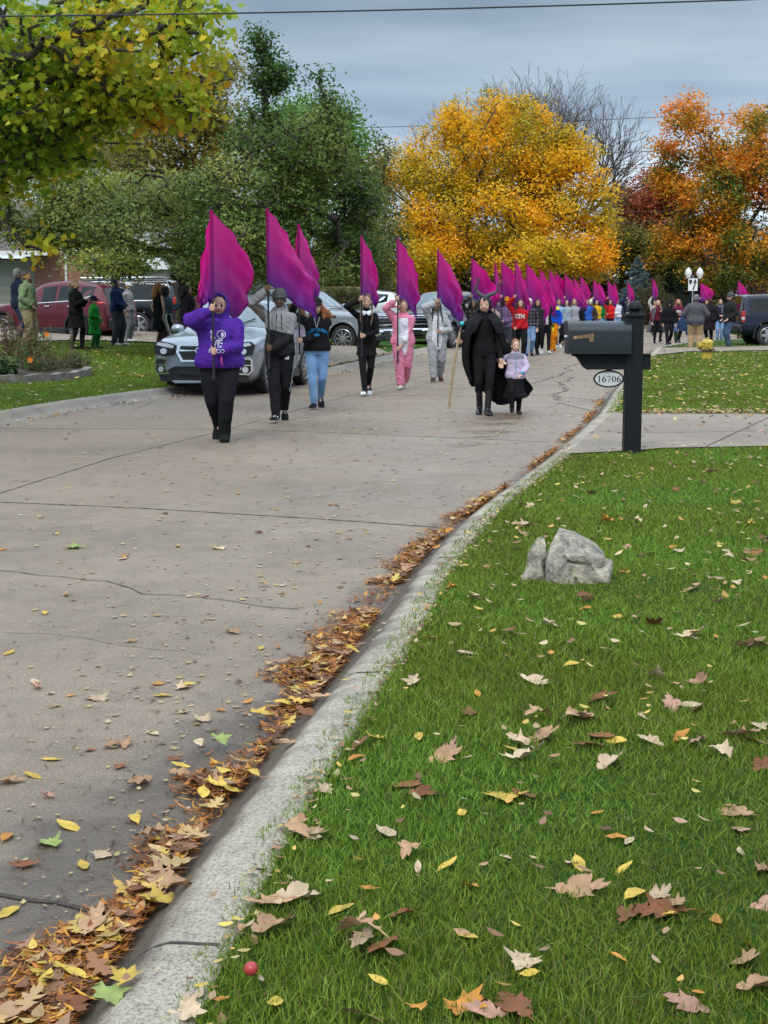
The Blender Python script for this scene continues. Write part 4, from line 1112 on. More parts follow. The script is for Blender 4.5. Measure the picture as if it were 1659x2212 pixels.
def rrect(w, h, r, n=4, cx=0, cy=0, skew=0.0, top=1.0):
    out = []
    for (sx, sy, a0) in ((1, 1, 0), (-1, 1, 90), (-1, -1, 180), (1, -1, 270)):
        for k in range(n + 1):
            a = rad(a0 + 90 * k / n)
            x = sx * (w / 2 - r) + r * math.cos(a); y = sy * (h / 2 - r) + r * math.sin(a)
            out.append((cx + x * (top if y > 0 else 1.0) + skew * y, cy + y))
    return out
def front_panel(root, name, poly, m_, x, depth=.03, y0=0, z0=0, slope=0.0, lift=0.012, parent=None, wrap=0.0):
    """poly in (y,z) on the nose of the car; wrap bends it back towards the sides"""
    mb = MB(); n = len(poly)
    f = lambda y, z: x - wrap * (y * y) + slope * (z - z0)
    A = [(f(y, z) + lift, y, z) for y, z in poly]; B = [(f(y, z) - depth, y, z) for y, z in poly]
    c = (f(sum(p[0] for p in poly) / n, sum(p[1] for p in poly) / n) + lift, sum(p[0] for p in poly) / n, sum(p[1] for p in poly) / n)
    mb.add(A + B + [c], [(i, (i + 1) % n, 2 * n) for i in range(n)] + [(i, n + i, n + (i + 1) % n, (i + 1) % n) for i in range(n)])
    return mb.build(name, m_, parent or root, 30)
# nose details of the silver SUV
W = 0.20
front_panel(suv, 'bumper', [(-.76, .24), (.76, .24), (.80, .38), (.62, .44), (.50, .50), (-.50, .50), (-.62, .44), (-.80, .38)], M['black'], FX, .16, lift=.03, wrap=.08)
front_panel(suv, 'skid_plate', [(-.5, .215), (.5, .215), (.56, .262), (-.56, .262)], SILVER, FX, .1, lift=.040, wrap=.08)
front_panel(suv, 'air_intake', [(-.42, .33), (.42, .33), (.46, .43), (-.46, .43)], M['blackgloss'], FX, .02, lift=.040, wrap=.13)
g = front_panel(suv, 'grille', [(-.38, .58), (.38, .58), (.47, .74), (.43, .88), (-.43, .88), (-.47, .74)], M['chrome'], FX, .10, lift=.04, slope=-.04, z0=.6, wrap=.13)
front_panel(suv, 'grille_mesh', [(-.34, .61), (.34, .61), (.42, .74), (.385, .845), (-.385, .845), (-.42, .74)], M['blackgloss'], FX, .02, lift=.05, slope=-.04, z0=.6, wrap=.13, parent=g)
for k in range(5):
    z = .645 + k * .04
    front_panel(suv, 'grille_bar', [(-.36, z), (.36, z), (.36, z + .008), (-.36, z + .008)], M['black'], FX, .0, lift=.056, slope=-.04, z0=.6, wrap=.13, parent=g)
front_panel(suv, 'grille_wing', [(-.40, .755), (.40, .755), (.40, .785), (-.40, .785)], M['chrome'], FX, .0, lift=.062, slope=-.04, z0=.6, wrap=.13, parent=g)
em = front_panel(suv, 'emblem', [(.115 * math.cos(a), .77 + .062 * math.sin(a)) for a in np.linspace(0, 2 * math.pi, 24)[:-1]], M['chrome'], FX, .0, lift=.07, slope=-.04, z0=.6, wrap=.13)
front_panel(suv, 'emblem_field', [(.098 * math.cos(a), .77 + .048 * math.sin(a)) for a in np.linspace(0, 2 * math.pi, 24)[:-1]], mat('emblem_blue', (.02, .05, .22), .2), FX, .0, lift=.074, slope=-.04, z0=.6, wrap=.13, parent=em)
for (sy, sz, sr) in ((-.045, .785, .018), (.0, .755, .009), (.03, .79, .009), (.045, .765, .009), (.02, .74, .009), (-.02, .745, .009)):
    P_ = []
    for k in range(8):
        a = math.pi * k / 4; r = sr if k % 2 == 0 else sr * .4
        P_.append((sy + r * math.cos(a), sz + r * math.sin(a)))
    front_panel(suv, 'emblem_star', P_, M['white'], FX, .0, lift=.078, slope=-.04, z0=.6, wrap=.13, parent=em)
for s_ in (-1, 1):
    hl = front_panel(suv, 'headlight', [(s_ * y, z) for y, z in ((.50, .70), (.66, .66), (.86, .70), (.885, .86), (.80, .925), (.62, .90), (.48, .86))][::s_], M['blackgloss'], FX, .06, lift=.035, slope=-.10, z0=.66, wrap=.09)
    front_panel(suv, 'headlight_lens', [(s_ * y, z) for y, z in ((.53, .80), (.70, .83), (.84, .86), (.80, .905), (.63, .885), (.50, .85))][::s_], M['lamp'], FX, .0, lift=.042, slope=-.10, z0=.66, wrap=.09, parent=hl)
    front_panel(suv, 'headlight_projector', [(s_ * .70 + .062 * math.cos(a), .755 + .05 * math.sin(a)) for a in np.linspace(0, 6.283, 17)[:-1]], M['lamp'], FX, .0, lift=.045, slope=-.10, z0=.66, wrap=.09, parent=hl)
    fl = front_panel(suv, 'fog_light_housing', [(s_ * y, z) for y, z in ((.60, .37), (.80, .36), (.86, .42), (.86, .62), (.82, .655), (.62, .64), (.66, .5))][::s_], M['chrome'], FX, .05, lift=.05, wrap=.09)
    front_panel(suv, 'fog_light_recess', [(s_ * y, z) for y, z in ((.635, .395), (.79, .385), (.835, .43), (.835, .60), (.80, .625), (.65, .615), (.69, .5))][::s_], M['black'], FX, .0, lift=.056, wrap=.09, parent=fl)
    front_panel(suv, 'fog_light_lens', [(s_ * .745 + .052 * math.cos(a), .45 + .052 * math.sin(a)) for a in np.linspace(0, 6.283, 17)[:-1]], M['lamp'], FX, .0, lift=.062, wrap=.09, parent=fl)
    front_panel(suv, 'fog_light_bar', [(s_ * y, z) for y, z in ((.655, .518), (.835, .518), (.835, .535), (.655, .535))][::s_], M['chrome'], FX, .0, lift=.064, wrap=.09, parent=fl)
    mm = MB().ball((.62, s_ * 1.0, 1.10), (.09, .13, .085), 12, 8); mm.box((.66, s_ * .90, 1.05), (.08, .12, .05)); mm.build('mirror', SILVER, suv, 60)
    MB().tube([(.1, s_ * .60, 1.70), (.0, s_ * .61, 1.745), (-1.5, s_ * .60, 1.75), (-1.75, s_ * .60, 1.69)], .022, 6).build('roof_rail', M['black'], suv, 60)
    MB().box((-.0, s_ * .868, .27), (1.75, .06, .14)).build('sill', M['black'], suv, bevel=.02)
    for hx_ in (-.32, -1.15):
        MB().box((hx_, s_ * .925, .93), (.18, .03, .03)).build('door_handle', SILVER, suv, bevel=.008)
    MB().tube([(1.0, s_ * .1, 1.13), (.75, s_ * .5, 1.29)], .012, 5).build('wiper', M['black'], suv)
for x_ in (.2, -.6):
    for s_ in (-1, 1): MB().box((x_, s_ * .907, .68), (.008, .006, .62)).build('door_gap', M['black'], suv, False)
MB().box((.42, -.30, 1.33), (.004, .07, .05), ry=-.9).build('sticker', M['white'], suv, False)

# --- maroon crossover seen from its side and tail
MAROON = paint('maroon_paint', (0.10, 0.006, 0.016), .3, .3, .4)
st2 = [S(2.25, .34, .66, .74, .66, .72, .5), S(2.1, .24, .80, .9, .80, .86, .62), S(1.55, .24, .93, 1.02, .86, .90, .75), S(1.0, .24, 1.0, 1.10, .86, .905, .76), S(.82, .24, 1.01, 1.16, .86, .905, .74),
       S(.05, .24, 1.03, 1.58, .86, .905, .62), S(-.05, .24, 1.03, 1.61, .86, .905, .62), S(-.55, .24, 1.05, 1.66, .86, .905, .62), S(-.63, .24, 1.05, 1.66, .86, .905, .62), S(-1.3, .24, 1.10, 1.63, .86, .90, .60), S(-1.38, .24, 1.11, 1.62, .86, .90, .60), S(-1.85, .25, 1.22, 1.57, .85, .89, .57), S(-2.02, .28, 1.20, 1.48, .83, .87, .56), S(-2.25, .32, 1.02, 1.12, .82, .87, .62), S(-2.30, .36, .7, .78, .78, .84, .66)]
def suv_side(name, label, loc, head, pm, st_, tails='high', group=None, chrome=False, wheels=(1.33, -1.33), wr=.36, **kw):
    c = vehicle(name, label, 'car', loc, head, st_, [('windshield', 4, 5), ('window', 6, 7), ('window', 8, 9), ('window', 10, 11), ('rear_window', 13, 12)], wheels, wr, .23, 1.58 * kw.pop('wid', 1.0), pm, M['black'], group=group, **kw)
    return c
rc_ = XA(232, 43.2)
th = rad(180 - 23)
f_ = Vector((math.cos(th), math.sin(th))); r_ = Vector((-f_.y, f_.x)) * -1
cxy = Vector((rc_, 43.2)) + f_ * 2.3 + Vector((.39, .92)) * .9
zz = CAMZ + (HOR - 737) * 43.2 / FPX
red = suv_side('parked_car', 'maroon crossover parked on the left driveway showing its side and tail', (cxy.x, cxy.y, zz), th, MAROON, st2, spokes=5)
for s_ in (-1, 1):
    MB().ball((-2.06, s_ * .80, 1.04), (.20, .075, .06), 10, 6).build('tail_lamp', M['red_lamp'], red, 60)
    MB().ball((.62, s_ * .98, 1.08), (.09, .12, .08), 10, 6).build('mirror', MAROON, red, 60)
    MB().tube([(1.0, s_ * .885, 1.03), (0.0, s_ * .90, 1.045), (-1.3, s_ * .895, 1.115), (-1.8, s_ * .875, 1.235)], .012, 5).build('window_trim', M['chrome'], red)
    MB().box((-.05, s_ * .87, .30), (1.8, .07, .16)).build('sill', M['black'], red, bevel=.02)
    for hx_ in (-.3, -1.1): MB().box((hx_, s_ * .918, .96), (.18, .03, .03)).build('door_handle', M['chrome'], red, bevel=.008)
red.scale = (1, 1, 1.06)
MB().box((-2.30, 0, .82), (.03, .50, .15)).build('number_plate', M['white'], red, bevel=.01)
MB().box((-2.33, 0, .50), (.12, 1.5, .26)).build('rear_bumper', M['black'], red, bevel=.04)
MB().box((-2.315, 0, .93), (.03, .9, .05)).build('tail_trim', M['chrome'], red, bevel=.01)
# black full size SUV behind it
BLK = paint('black_paint', (0.012, 0.014, 0.02), .15, .3)
st3 = [S(2.9, .40, .85, .95, .8, .86, .7), S(2.75, .34, 1.0, 1.12, .9, .95, .8), S(1.9, .32, 1.10, 1.2, .94, 1.0, .85), S(1.5, .32, 1.13, 1.24, .94, 1.0, .85), S(1.35, .32, 1.14, 1.28, .94, 1.0, .84),
       S(.75, .32, 1.16, 1.80, .94, 1.0, .72), S(.6, .32, 1.16, 1.86, .94, 1.0, .72), S(-.15, .32, 1.17, 1.9, .94, 1.0, .72), S(-.25, .32, 1.17, 1.9, .94, 1.0, .72), S(-1.1, .32, 1.17, 1.90, .94, 1.0, .72), S(-1.25, .32, 1.17, 1.9, .94, 1.0, .72), S(-2.5, .34, 1.18, 1.87, .94, .99, .72), S(-2.65, .38, 1.18, 1.80, .92, .98, .71), S(-2.78, .42, 1.1, 1.25, .9, .96, .8), S(-2.8, .45, .8, .9, .88, .94, .8)]
Yb = 49.0
zz = CAMZ + (HOR - 727) * Yb / FPX
blk = suv_side('parked_car', 'black full size SUV parked on the driveway behind the maroon car', (XA(309, Yb) - 1.55, Yb + .9, zz), rad(180 - 4), BLK, st3, wheels=(1.75, -1.55), wr=.41, wid=1.08, spokes=6, clad=False)
for s_ in (-1, 1):
    MB().tube([(1.3, s_ * .985, 1.16), (-2.5, s_ * .985, 1.19), (-2.58, s_ * .86, 1.60), (-2.5, s_ * .80, 1.80), (.7, s_ * .80, 1.79)], .018, 5).build('window_trim', M['chrome'], blk)
    MB().box((-2.76, s_ * .90, 1.05), (.1, .14, .5)).build('tail_lamp', M['red_lamp'], blk, bevel=.03)
    MB().tube([(.4, s_ * .70, 1.92), (-2.3, s_ * .70, 1.94)], .03, 6).build('roof_rail', M['chrome'], blk)
    for hx_ in (-.0, -1.0): MB().box((hx_, s_ * 1.01, 1.06), (.2, .03, .04)).build('door_handle', M['chrome'], blk, bevel=.008)
# second dark red car, mostly hidden behind the silver one
red2 = copy_tree(red); red2.location = (XA(470, 50), 50.5, .42); red2.rotation_euler.z = rad(172)
red2['label'] = 'dark red car half hidden behind the silver SUV and the woman with dark hair'
# white crossover behind the pickup
WHT = paint('white_car_paint', (0.62, 0.66, 0.70), .25, .1)
zz = 0.35
wcar = suv_side('parked_car', 'white car parked behind the bonnet of the silver pickup truck', (XA(742, 55) , 55.5, zz), rad(168), WHT, st2, spokes=5)
for s_ in (-1, 1):
    MB().ball((-2.06, s_ * .80, 1.04), (.20, .075, .06), 10, 6).build('tail_lamp', M['red_lamp'], wcar, 60)
    MB().ball((.62, s_ * .98, 1.08), (.09, .12, .08), 10, 6).build('mirror', WHT, wcar, 60)
# --- pickup trucks
def pickup(name, label, loc, head, pm, **kw):
    stp = [S(2.90, .52, .92, 1.02, .84, .90, .78), S(2.82, .44, 1.05, 1.20, .92, .98, .86), S(2.3, .42, 1.14, 1.27, .94, 1.0, .88), S(1.4, .42, 1.18, 1.32, .94, 1.0, .88), S(1.25, .42, 1.19, 1.36, .94, 1.0, .86),
           S(.55, .42, 1.22, 1.86, .94, 1.0, .72), S(.42, .42, 1.22, 1.90, .94, 1.0, .72), S(-.30, .42, 1.22, 1.95, .94, 1.0, .73), S(-.40, .42, 1.22, 1.95, .94, 1.0, .73), S(-1.10, .42, 1.22, 1.92, .94, 1.0, .72), S(-1.2, .42, 1.22, 1.90, .94, 1.0, .72), S(-1.32, .42, 1.21, 1.36, .94, 1.0, .85), S(-1.36, .42, 1.20, 1.27, .94, 1.0, .94), S(-2.85, .46, 1.20, 1.27, .94, 1.0, .94), S(-2.9, .5, 1.1, 1.2, .92, .98, .92)]
    c = vehicle(name, label, 'pickup truck', loc, head, stp, [('windshield', 4, 5), ('window', 6, 7), ('window', 8, 9), ('rear_window', 11, 10)], (1.95, -1.75), .42, .27, 1.70, pm, pm, spokes=9, glassm='windshield', arch=.09)
    x = 2.90
    g = front_panel(c, 'grille', [(-.62, .74), (.62, .74), (.66, 1.10), (-.66, 1.10)], M['blackgloss'], x, .05, lift=.03, wrap=.06)
    for k in range(3):
        front_panel(c, 'grille_bar', [(-.60, .80 + k * .11), (.60, .80 + k * .11), (.60, .845 + k * .11), (-.60, .845 + k * .11)], M['chrome'] if k != 1 else M['black'], x, .02, lift=.05, wrap=.06, parent=g)
    front_panel(c, 'grille_frame', [(-.68, 1.085), (.68, 1.085), (.68, 1.125), (-.68, 1.125)], M['chrome'], x, .04, lift=.045, wrap=.06, parent=g)
    front_panel(c, 'bumper', [(-.97, .46), (.97, .46), (.98, .70), (-.98, .70)], M['chrome'], x, .1, lift=.09, wrap=.1)
    front_panel(c, 'air_dam', [(-.85, .34), (.85, .34), (.9, .46), (-.9, .46)], M['black'], x, .1, lift=.06, wrap=.1)
    MB().box((x + .1, 0, .58), (.03, .5, .14)).build('intake', M['black'], c)
    for s_ in (-1, 1):
        front_panel(c, 'headlight', [(s_ * y, z) for y, z in ((.68, .80), (.93, .80), (.95, 1.08), (.68, 1.10))][::s_], M['lamp'], x, .14, lift=.03, wrap=.13)
        MB().ball((1.0, s_ * 1.12, 1.36), (.1, .15, .13), 10, 6).build('mirror', pm, c, 60)
        MB().box((1.55, s_ * 1.003, 1.10), (.34, .02, .06)).build('fender_badge', M['black'], c, bevel=.008)
        MB().tube([(1.15, s_ * .2, 1.38), (.95, s_ * .7, 1.52)], .014, 5).build('wiper', M['black'], c)
        for hx_ in (.05, -.8): MB().box((hx_, s_ * 1.012, 1.08), (.2, .03, .04)).build('door_handle', M['black'], c, bevel=.008)
        MB().box((-2.9, s_ * .9, .98), (.06, .16, .34)).build('tail_lamp', M['red_lamp'], c, bevel=.02)
        MB().box((.1, s_ * .93, .40), (2.4, .16, .06)).build('step_bar', M['black'], c, bevel=.02)
    MB().tube([(1.45, .62, 1.36), (1.42, .62, 1.75)], .006, 4).build('aerial', M['black'], c)
    return c
SIL2 = paint('grey_silver_paint', (0.30, 0.33, 0.36), .28, .5)
hd = rad(-24); Yw = 46.0
ctr = Vector((XA(745, Yw), Yw, 0.0)) - Vector((math.cos(hd), math.sin(hd), 0)) * 1.95 + Vector((-math.sin(hd), math.cos(hd), 0)) * .85
pk = pickup('pickup_truck', 'silver pickup truck in the driveway mouth on the left, nose to the right', (ctr.x, ctr.y, 0.03), hd, SIL2)
DKG = paint('dark_grey_paint', (0.05, 0.052, 0.055), .25, .4)
pk2 = pickup('pickup_truck', 'dark grey pickup truck facing the camera behind the person in white onesie', (XA(962, 52.5), 53.0, 0.0), rad(-112), DKG)
# --- dark blue SUV at the right edge
NAVY = paint('navy_paint', (0.006, 0.010, 0.028), .25, .3, .5)
st4 = [S(2.2, .45, .9, 1.0, .76, .82, .7), S(2.05, .38, 1.0, 1.1, .85, .9, .8), S(1.2, .36, 1.06, 1.14, .88, .92, .82), S(.98, .36, 1.08, 1.17, .88, .92, .82), S(.9, .36, 1.08, 1.2, .88, .92, .80),
       S(.45, .36, 1.1, 1.68, .88, .92, .72), S(.35, .36, 1.1, 1.73, .88, .92, .72), S(-.3, .36, 1.1, 1.76, .88, .92, .72), S(-.4, .36, 1.1, 1.76, .88, .92, .72), S(-1.05, .36, 1.1, 1.76, .88, .92, .72), S(-1.2, .36, 1.1, 1.76, .88, .92, .72), S(-2.0, .36, 1.1, 1.74, .88, .92, .72), S(-2.12, .38, 1.1, 1.70, .87, .91, .72), S(-2.2, .42, 1.05, 1.15, .86, .9, .8), S(-2.22, .46, .8, .9, .84, .88, .8)]
Yj = 50.5
jp = suv_side('parked_car', 'dark blue boxy SUV parked at the right edge showing its tail lamp and rear wheel', (XA(1649, Yj) + 1.33, Yj + .9, CAMZ + (HOR - 747) * Yj / FPX), rad(3), NAVY, st4, wheels=(1.33, -1.33), wr=.38, spokes=5, arch=.09)
for s_ in (-1, 1):
    MB().box((-2.18, s_ * .86, 1.0), (.12, .12, .38)).build('tail_lamp', M['red_lamp'], jp, bevel=.02)
    MB().box((-2.20, s_ * .885, .94), (.10, .09, .09)).build('reversing_lamp', M['lamp'], jp, bevel=.01)
MB().box((-2.26, 0, .60), (.22, 1.75, .26)).build('rear_bumper', M['black'], jp, bevel=.04)

# ---------------------------------------------------------------- mailbox
mb0 = G(1364, 978, 0.11)
mx, my = mb0.x, mb0.y
K = my / FPX
box = empty('mailbox', (mx, my, 0.11), label='black metal mailbox on a black post with house number 16706', cat='mailbox')
def bz(py): return CAMZ + (HOR - py) * K - 0.11
def bx(px): return XA(px, my) - mx + 0
pw = 0.165
pxc = bx(1366) 
MB().box((pxc, 0, (bz(978) + bz(680)) / 2 - .02), (pw, pw, bz(680) - bz(978) + .04)).build('post', M['mailpost'], box, bevel=.012)
m = MB()
for s_ in (-1, 1):
    m.box((pxc + s_ * .055, -pw / 2 - .002, (bz(975) + bz(805)) / 2), (.006, .006, bz(805) - bz(975)))
m.box((pxc, 0, bz(681)), (pw + .035, pw + .035, .022)); m.build('post_collar', M['mailpost'], box, bevel=.004)
m = MB(); m.lathe([(.001, 0), (.062, 0), (.062, .012), (.045, .03), (.045, .035), (.072, .055), (.074, .064), (.068, .068), (.066, .085), (.052, .11), (.03, .127), (.001, .135)], (pxc, 0, bz(679)), 28)
m.build('finial', M['mailpost'], box, 40)
# arm with ogee bracket
za, zb_ = bz(763), bz(796)
x0, x1 = bx(1233), bx(1401)
og = [(x0, za), (x0, za - .018)] 
for k in range(9):
    t = k / 8; og.append((x0 + .012 + (bx(1262) - x0) * (t if t < .5 else t) * 1.0, za - .018 - (za - .018 - zb_ - .008) * (0.5 - 0.5 * math.cos(math.pi * t)) ** (1.0 if t > .5 else 1.15)))
og += [(bx(1264), zb_ + .006), (bx(1264), zb_), (x1, zb_), (x1, za)]
MB().prism(og, (0, -0.055, 0), (1, 0, 0), (0, 0, 1), (0, 0.11, 0)).build('arm', M['mailpost'], box, False)
MB().box(((x0 + x1) / 2 + .05, 0, za - .004), (x1 - x0 - .1, .14, .016)).build('arm_cap', M['mailpost'], box, bevel=.003)
# box: arched top, door at the street end (left), flag on the side
L0, L1 = bx(1221), bx(1355); bh = bz(694) - za; bw = .29
arch_ = [(-bw / 2, 0), (bw / 2, 0), (bw / 2, bh - bw / 2 * .72)]
for k in range(1, 12):
    a = math.pi * k / 12; arch_.append((bw / 2 * math.cos(a), bh - bw / 2 * .72 + bw / 2 * .72 * math.sin(a)))
arch_.append((-bw / 2, bh - bw / 2 * .72))
def archbox(mb, xa, xb, sc=1.0, dz=0):
    return mb.prism([(y * sc, z * sc + dz) for y, z in arch_], (xa, 0, za + .006), (0, 1, 0), (0, 0, 1), (xb - xa, 0, 0))
archbox(MB(), L0 + .012, L1).build('box', M['mailbox'], box, 30)
archbox(MB(), L0, L0 + .0118, 1.03, -.004).build('door', M['mailbox'], box, 30)
archbox(MB(), L1 - .006, L1 + .004, 1.02, -.003).build('back_rim', M['mailbox'], box, 30)
m = MB(); m.box(((L0 + L1) / 2, -bw / 2 - .002, za + .05), (L1 - L0 - .02, .004, .004)); m.build('seam', M['mailbox'], box, False)
m = MB(); m.box((L0 - .012, -.03, za + bh * .55), (.024, .04, .02)); m.build('latch', M['white'], box, bevel=.004)
# brass signal flag, lying along the side
fz = bz(728); fx0, fx1 = bx(1230), bx(1275)
poly = [(fx0 + .03, -.012), (fx0 + .012, -.018), (fx0, -.006), (fx0, .010), (fx0 + .014, .020), (fx1 - .045, .034), (fx1 - .045, .042), (fx1, .044), (fx1, -.036), (fx1 - .045, -.038), (fx1 - .045, .002)]
fl = MB().prism(poly, (0, -bw / 2 - .012, fz), (1, 0, 0), (0, 0, 1), (0, .006, 0)).build('signal_flag', M['brass'], box, False)
MB().ball((fx0 + .032, -bw / 2 - .014, fz + .004), (.007, .005, .007), 8, 6).build('rivet', M['chrome'], fl)
# plaque
pc = Vector((bx(1313), -.02, bz(816))); pa, pb = bx(1346) - bx(1280), bz(796) - bz(834)
pl = MB().prism([(pa / 2 * math.cos(a), pb / 2 * math.sin(a)) for a in np.linspace(0, 2 * math.pi, 41)[:-1]], pc, (1, 0, 0), (0, 0, 1), (0, .012, 0)).build('number_plaque', M['black'], box, 30)
pf = MB().prism([((pa / 2 - .018) * math.cos(a), (pb / 2 - .016) * math.sin(a)) for a in np.linspace(0, 2 * math.pi, 41)[:-1]], pc + Vector((0, -.003, 0)), (1, 0, 0), (0, 0, 1), (0, .003, 0)).build('plaque_face', mat('plaque_white', (.58, .60, .60), .5), pl, 30)
MB().box(pc + Vector((0, .006, pb / 2 + .012)), (.06, .006, .03)).build('plaque_hanger', M['black'], pl)
def stroke(mb, pts, ws, o, sc):
    """variable-width pen stroke in the x-z plane"""
    P = [Vector((x * sc, 0, z * sc)) for x, z in pts]
    vs = []
    for i, p in enumerate(P):
        t = (P[min(i + 1, len(P) - 1)] - P[max(0, i - 1)]).normalized(); n_ = Vector((-t.z, 0, t.x))
        w = ws[i] * sc / 2
        vs += [Vector(o) + p + n_ * w, Vector(o) + p - n_ * w]
    mb.add(vs, [(2 * i, 2 * i + 1, 2 * i + 3, 2 * i + 2) for i in range(len(P) - 1)])
def arc(cx, cz, rx, rz, a0, a1, n=18): return [(cx + rx * math.cos(rad(a0 + (a1 - a0) * k / n)), cz + rz * math.sin(rad(a0 + (a1 - a0) * k / n))) for k in range(n + 1)]
def thick(a0, a1, n=18, lo=.07, hi=.17): return [lo + (hi - lo) * abs(math.cos(rad(a0 + (a1 - a0) * k / n))) ** 1.5 for k in range(n + 1)]
def digit(mb, ch, o, sc):
    if ch == '1':
        stroke(mb, [(.3, 0), (.3, 1)], [.16, .16], o, sc); stroke(mb, [(.12, .03), (.48, .03)], [.05, .05], o, sc); stroke(mb, [(.1, .84), (.3, .97)], [.05, .08], o, sc)
    if ch == '0':
        stroke(mb, arc(.32, .5, .24, .47, 0, 360), thick(0, 360), o, sc)
    if ch == '6':
        stroke(mb, arc(.32, .31, .24, .28, 0, 360), thick(0, 360), o, sc)
        stroke(mb, [(.08, .31), (.09, .5), (.16, .7), (.3, .88), (.5, .99)], [.14, .15, .13, .09, .05], o, sc)
    if ch == '7':
        stroke(mb, [(.06, .93), (.58, .93)], [.12, .12], o, sc); stroke(mb, [(.07, .78), (.07, .97)], [.05, .05], o, sc); stroke(mb, [(.57, .94), (.38, .5), (.26, 0)], [.05, .1, .16], o, sc)
nm = MB(); dh = pb * .37
for i, ch in enumerate('16706'):
    digit(nm, ch, pc + Vector((-pa * .375 + i * dh * .74, -.0045, -dh * .52)), dh)
nm.build('number', M['blackgloss'], pl, False)

# ---------------------------------------------------------------- rock
def rock():
    c = G(1240, 1262, 0.12); s = c.y / FPX
    root = empty('rock', (c.x, c.y + .15, 0.11), label='pale grey boulder lying in the lawn among fallen leaves', cat='rock')
    rm, nt, b, out = mat_new('boulder')
    L = nt.links; tc = N(nt, 'ShaderNodeTexCoord')
    w = N(nt, 'ShaderNodeTexNoise', Scale=9.0, Detail=9.0, Roughness=0.72, Distortion=1.2); L.new(tc.outputs['Object'], w.inputs['Vector'])
    r = N(nt, 'ShaderNodeValToRGB'); e = r.color_ramp.elements
    e[0].position = .28; e[0].color = (.06, .056, .05, 1); e[1].position = .78; e[1].color = (.60, .53, .40, 1); k = e.new(.45); k.color = (.20, .185, .155, 1); k = e.new(.58); k.color = (.38, .34, .26, 1)
    L.new(w.outputs[0], r.inputs[0]); L.new(r.outputs[0], b.inputs['Base Color']); b.inputs['Roughness'].default_value = .9
    w2 = N(nt, 'ShaderNodeTexNoise', Scale=45.0, Detail=6.0); L.new(tc.outputs['Object'], w2.inputs['Vector'])
    bp = N(nt, 'ShaderNodeBump', Strength=1.0, Distance=.014); L.new(w2.outputs[0], bp.inputs['Height']); L.new(bp.outputs[0], b.inputs['Normal'])
    def stone(name, hull, seed):
        bm = bmesh.new()
        for p in hull: bm.verts.new(Vector(p))
        bmesh.ops.convex_hull(bm, input=bm.verts)
        bmesh.ops.triangulate(bm, faces=bm.faces[:])
        bmesh.ops.subdivide_edges(bm, edges=bm.edges[:], cuts=5, use_grid_fill=True)
        bmesh.ops.subdivide_edges(bm, edges=bm.edges[:], cuts=1, use_grid_fill=True)
        bm.normal_update()
        for v in bm.verts:
            q = v.co * 9 + Vector((seed, 0, 0))
            d = noise.fractal(q, 0.8, 2.2, 5) * .007 + (abs(noise.noise(v.co * 14 + Vector((0, seed, 0)))) - .25) * .014 - .02 * max(0, .12 - abs(noise.noise(v.co * 5 + Vector((seed, 5, 0))))) / .12
            v.co += v.normal * d
        me = bpy.data.meshes.new(name); bm.to_mesh(me); bm.free()
        link(name, me, rm, root, 24)
    u = s * 1.0
    stone('stone', [(-60 * u, -.06, -.03), (88 * u, -.05, -.03), (92 * u, -.02, 48 * u), (70 * u, .10, 60 * u), (20 * u, .12, 104 * u), (-18 * u, .14, 112 * u), (-44 * u, .05, 78 * u), (-56 * u, -.02, 46 * u), (30 * u, -.11, 62 * u), (-5 * u, -.1, 66 * u), (-50 * u, -.10, 10 * u), (70 * u, -.13, 5 * u), (60 * u, .3, -.03), (-60 * u, .3, -.03), (52 * u, .12, 84 * u), (5 * u, -.12, -.02)], 3)
    stone('stone', [(-112 * u, -.02, -.02), (-58 * u, -.02, -.02), (-98 * u, .04, 55 * u), (-72 * u, .06, 100 * u), (-52 * u, .08, 100 * u), (-56 * u, .02, 72 * u), (-80 * u, .25, -.02), (-66 * u, -.01, 40 * u)], 9)
rock()
# ---------------------------------------------------------------- fire hydrant
YEL = mat('hydrant_yellow', (0.45, 0.33, 0.04), .55, var=.35, scale=14, bump=.003)
c = G(1527, 775, 0.12); u = c.y / FPX
hy = empty('fire_hydrant', (c.x, c.y, 0.11), label='yellow fire hydrant standing in the far lawn by the onlookers', cat='hydrant')
H_ = 46 * u
m = MB(); m.lathe([(.001, 0), (.17, 0), (.17, .0), (.15, .02), (.15, .36 * H_), (.12, .40 * H_), (.001, .4 * H_)], (0, 0, 0), 20); m.build('base', YEL, hy, 40)
m = MB(); m.lathe([(.001, .40 * H_), (.20, .40 * H_), (.20, .46 * H_), (.19, .48 * H_), (.001, .48 * H_)], (0, 0, 0), 20); m.build('flange', M['bark_grey'], hy, 40)
m = MB(); m.lathe([(.001, .48 * H_), (.15, .48 * H_), (.145, .72 * H_), (.16, .74 * H_), (.16, .79 * H_), (.12, .88 * H_), (.05, .94 * H_), (.05, 1.0 * H_), (.001, 1.0 * H_)], (0, 0, 0), 20); m.build('barrel', YEL, hy, 40)
for ax, rr, y in (('X', .085, -.24), ('Y', .10, -.2)):
    m = MB(); m.lathe([(.001, 0), (rr, 0), (rr, .05), (rr * .8, .06), (rr * .8, .24), (.001, .24)], (y if ax == 'X' else 0, 0 if ax == 'X' else y, .62 * H_), 16, ax); m.build('outlet', YEL, hy, 40)
m = MB(); m.tube([(-.05, -.21, .6 * H_), (0, -.24, .5 * H_), (.06, -.2, .44 * H_), (.1, -.16, .55 * H_)], .012, 5); m.build('chain', M['bark'], hy)
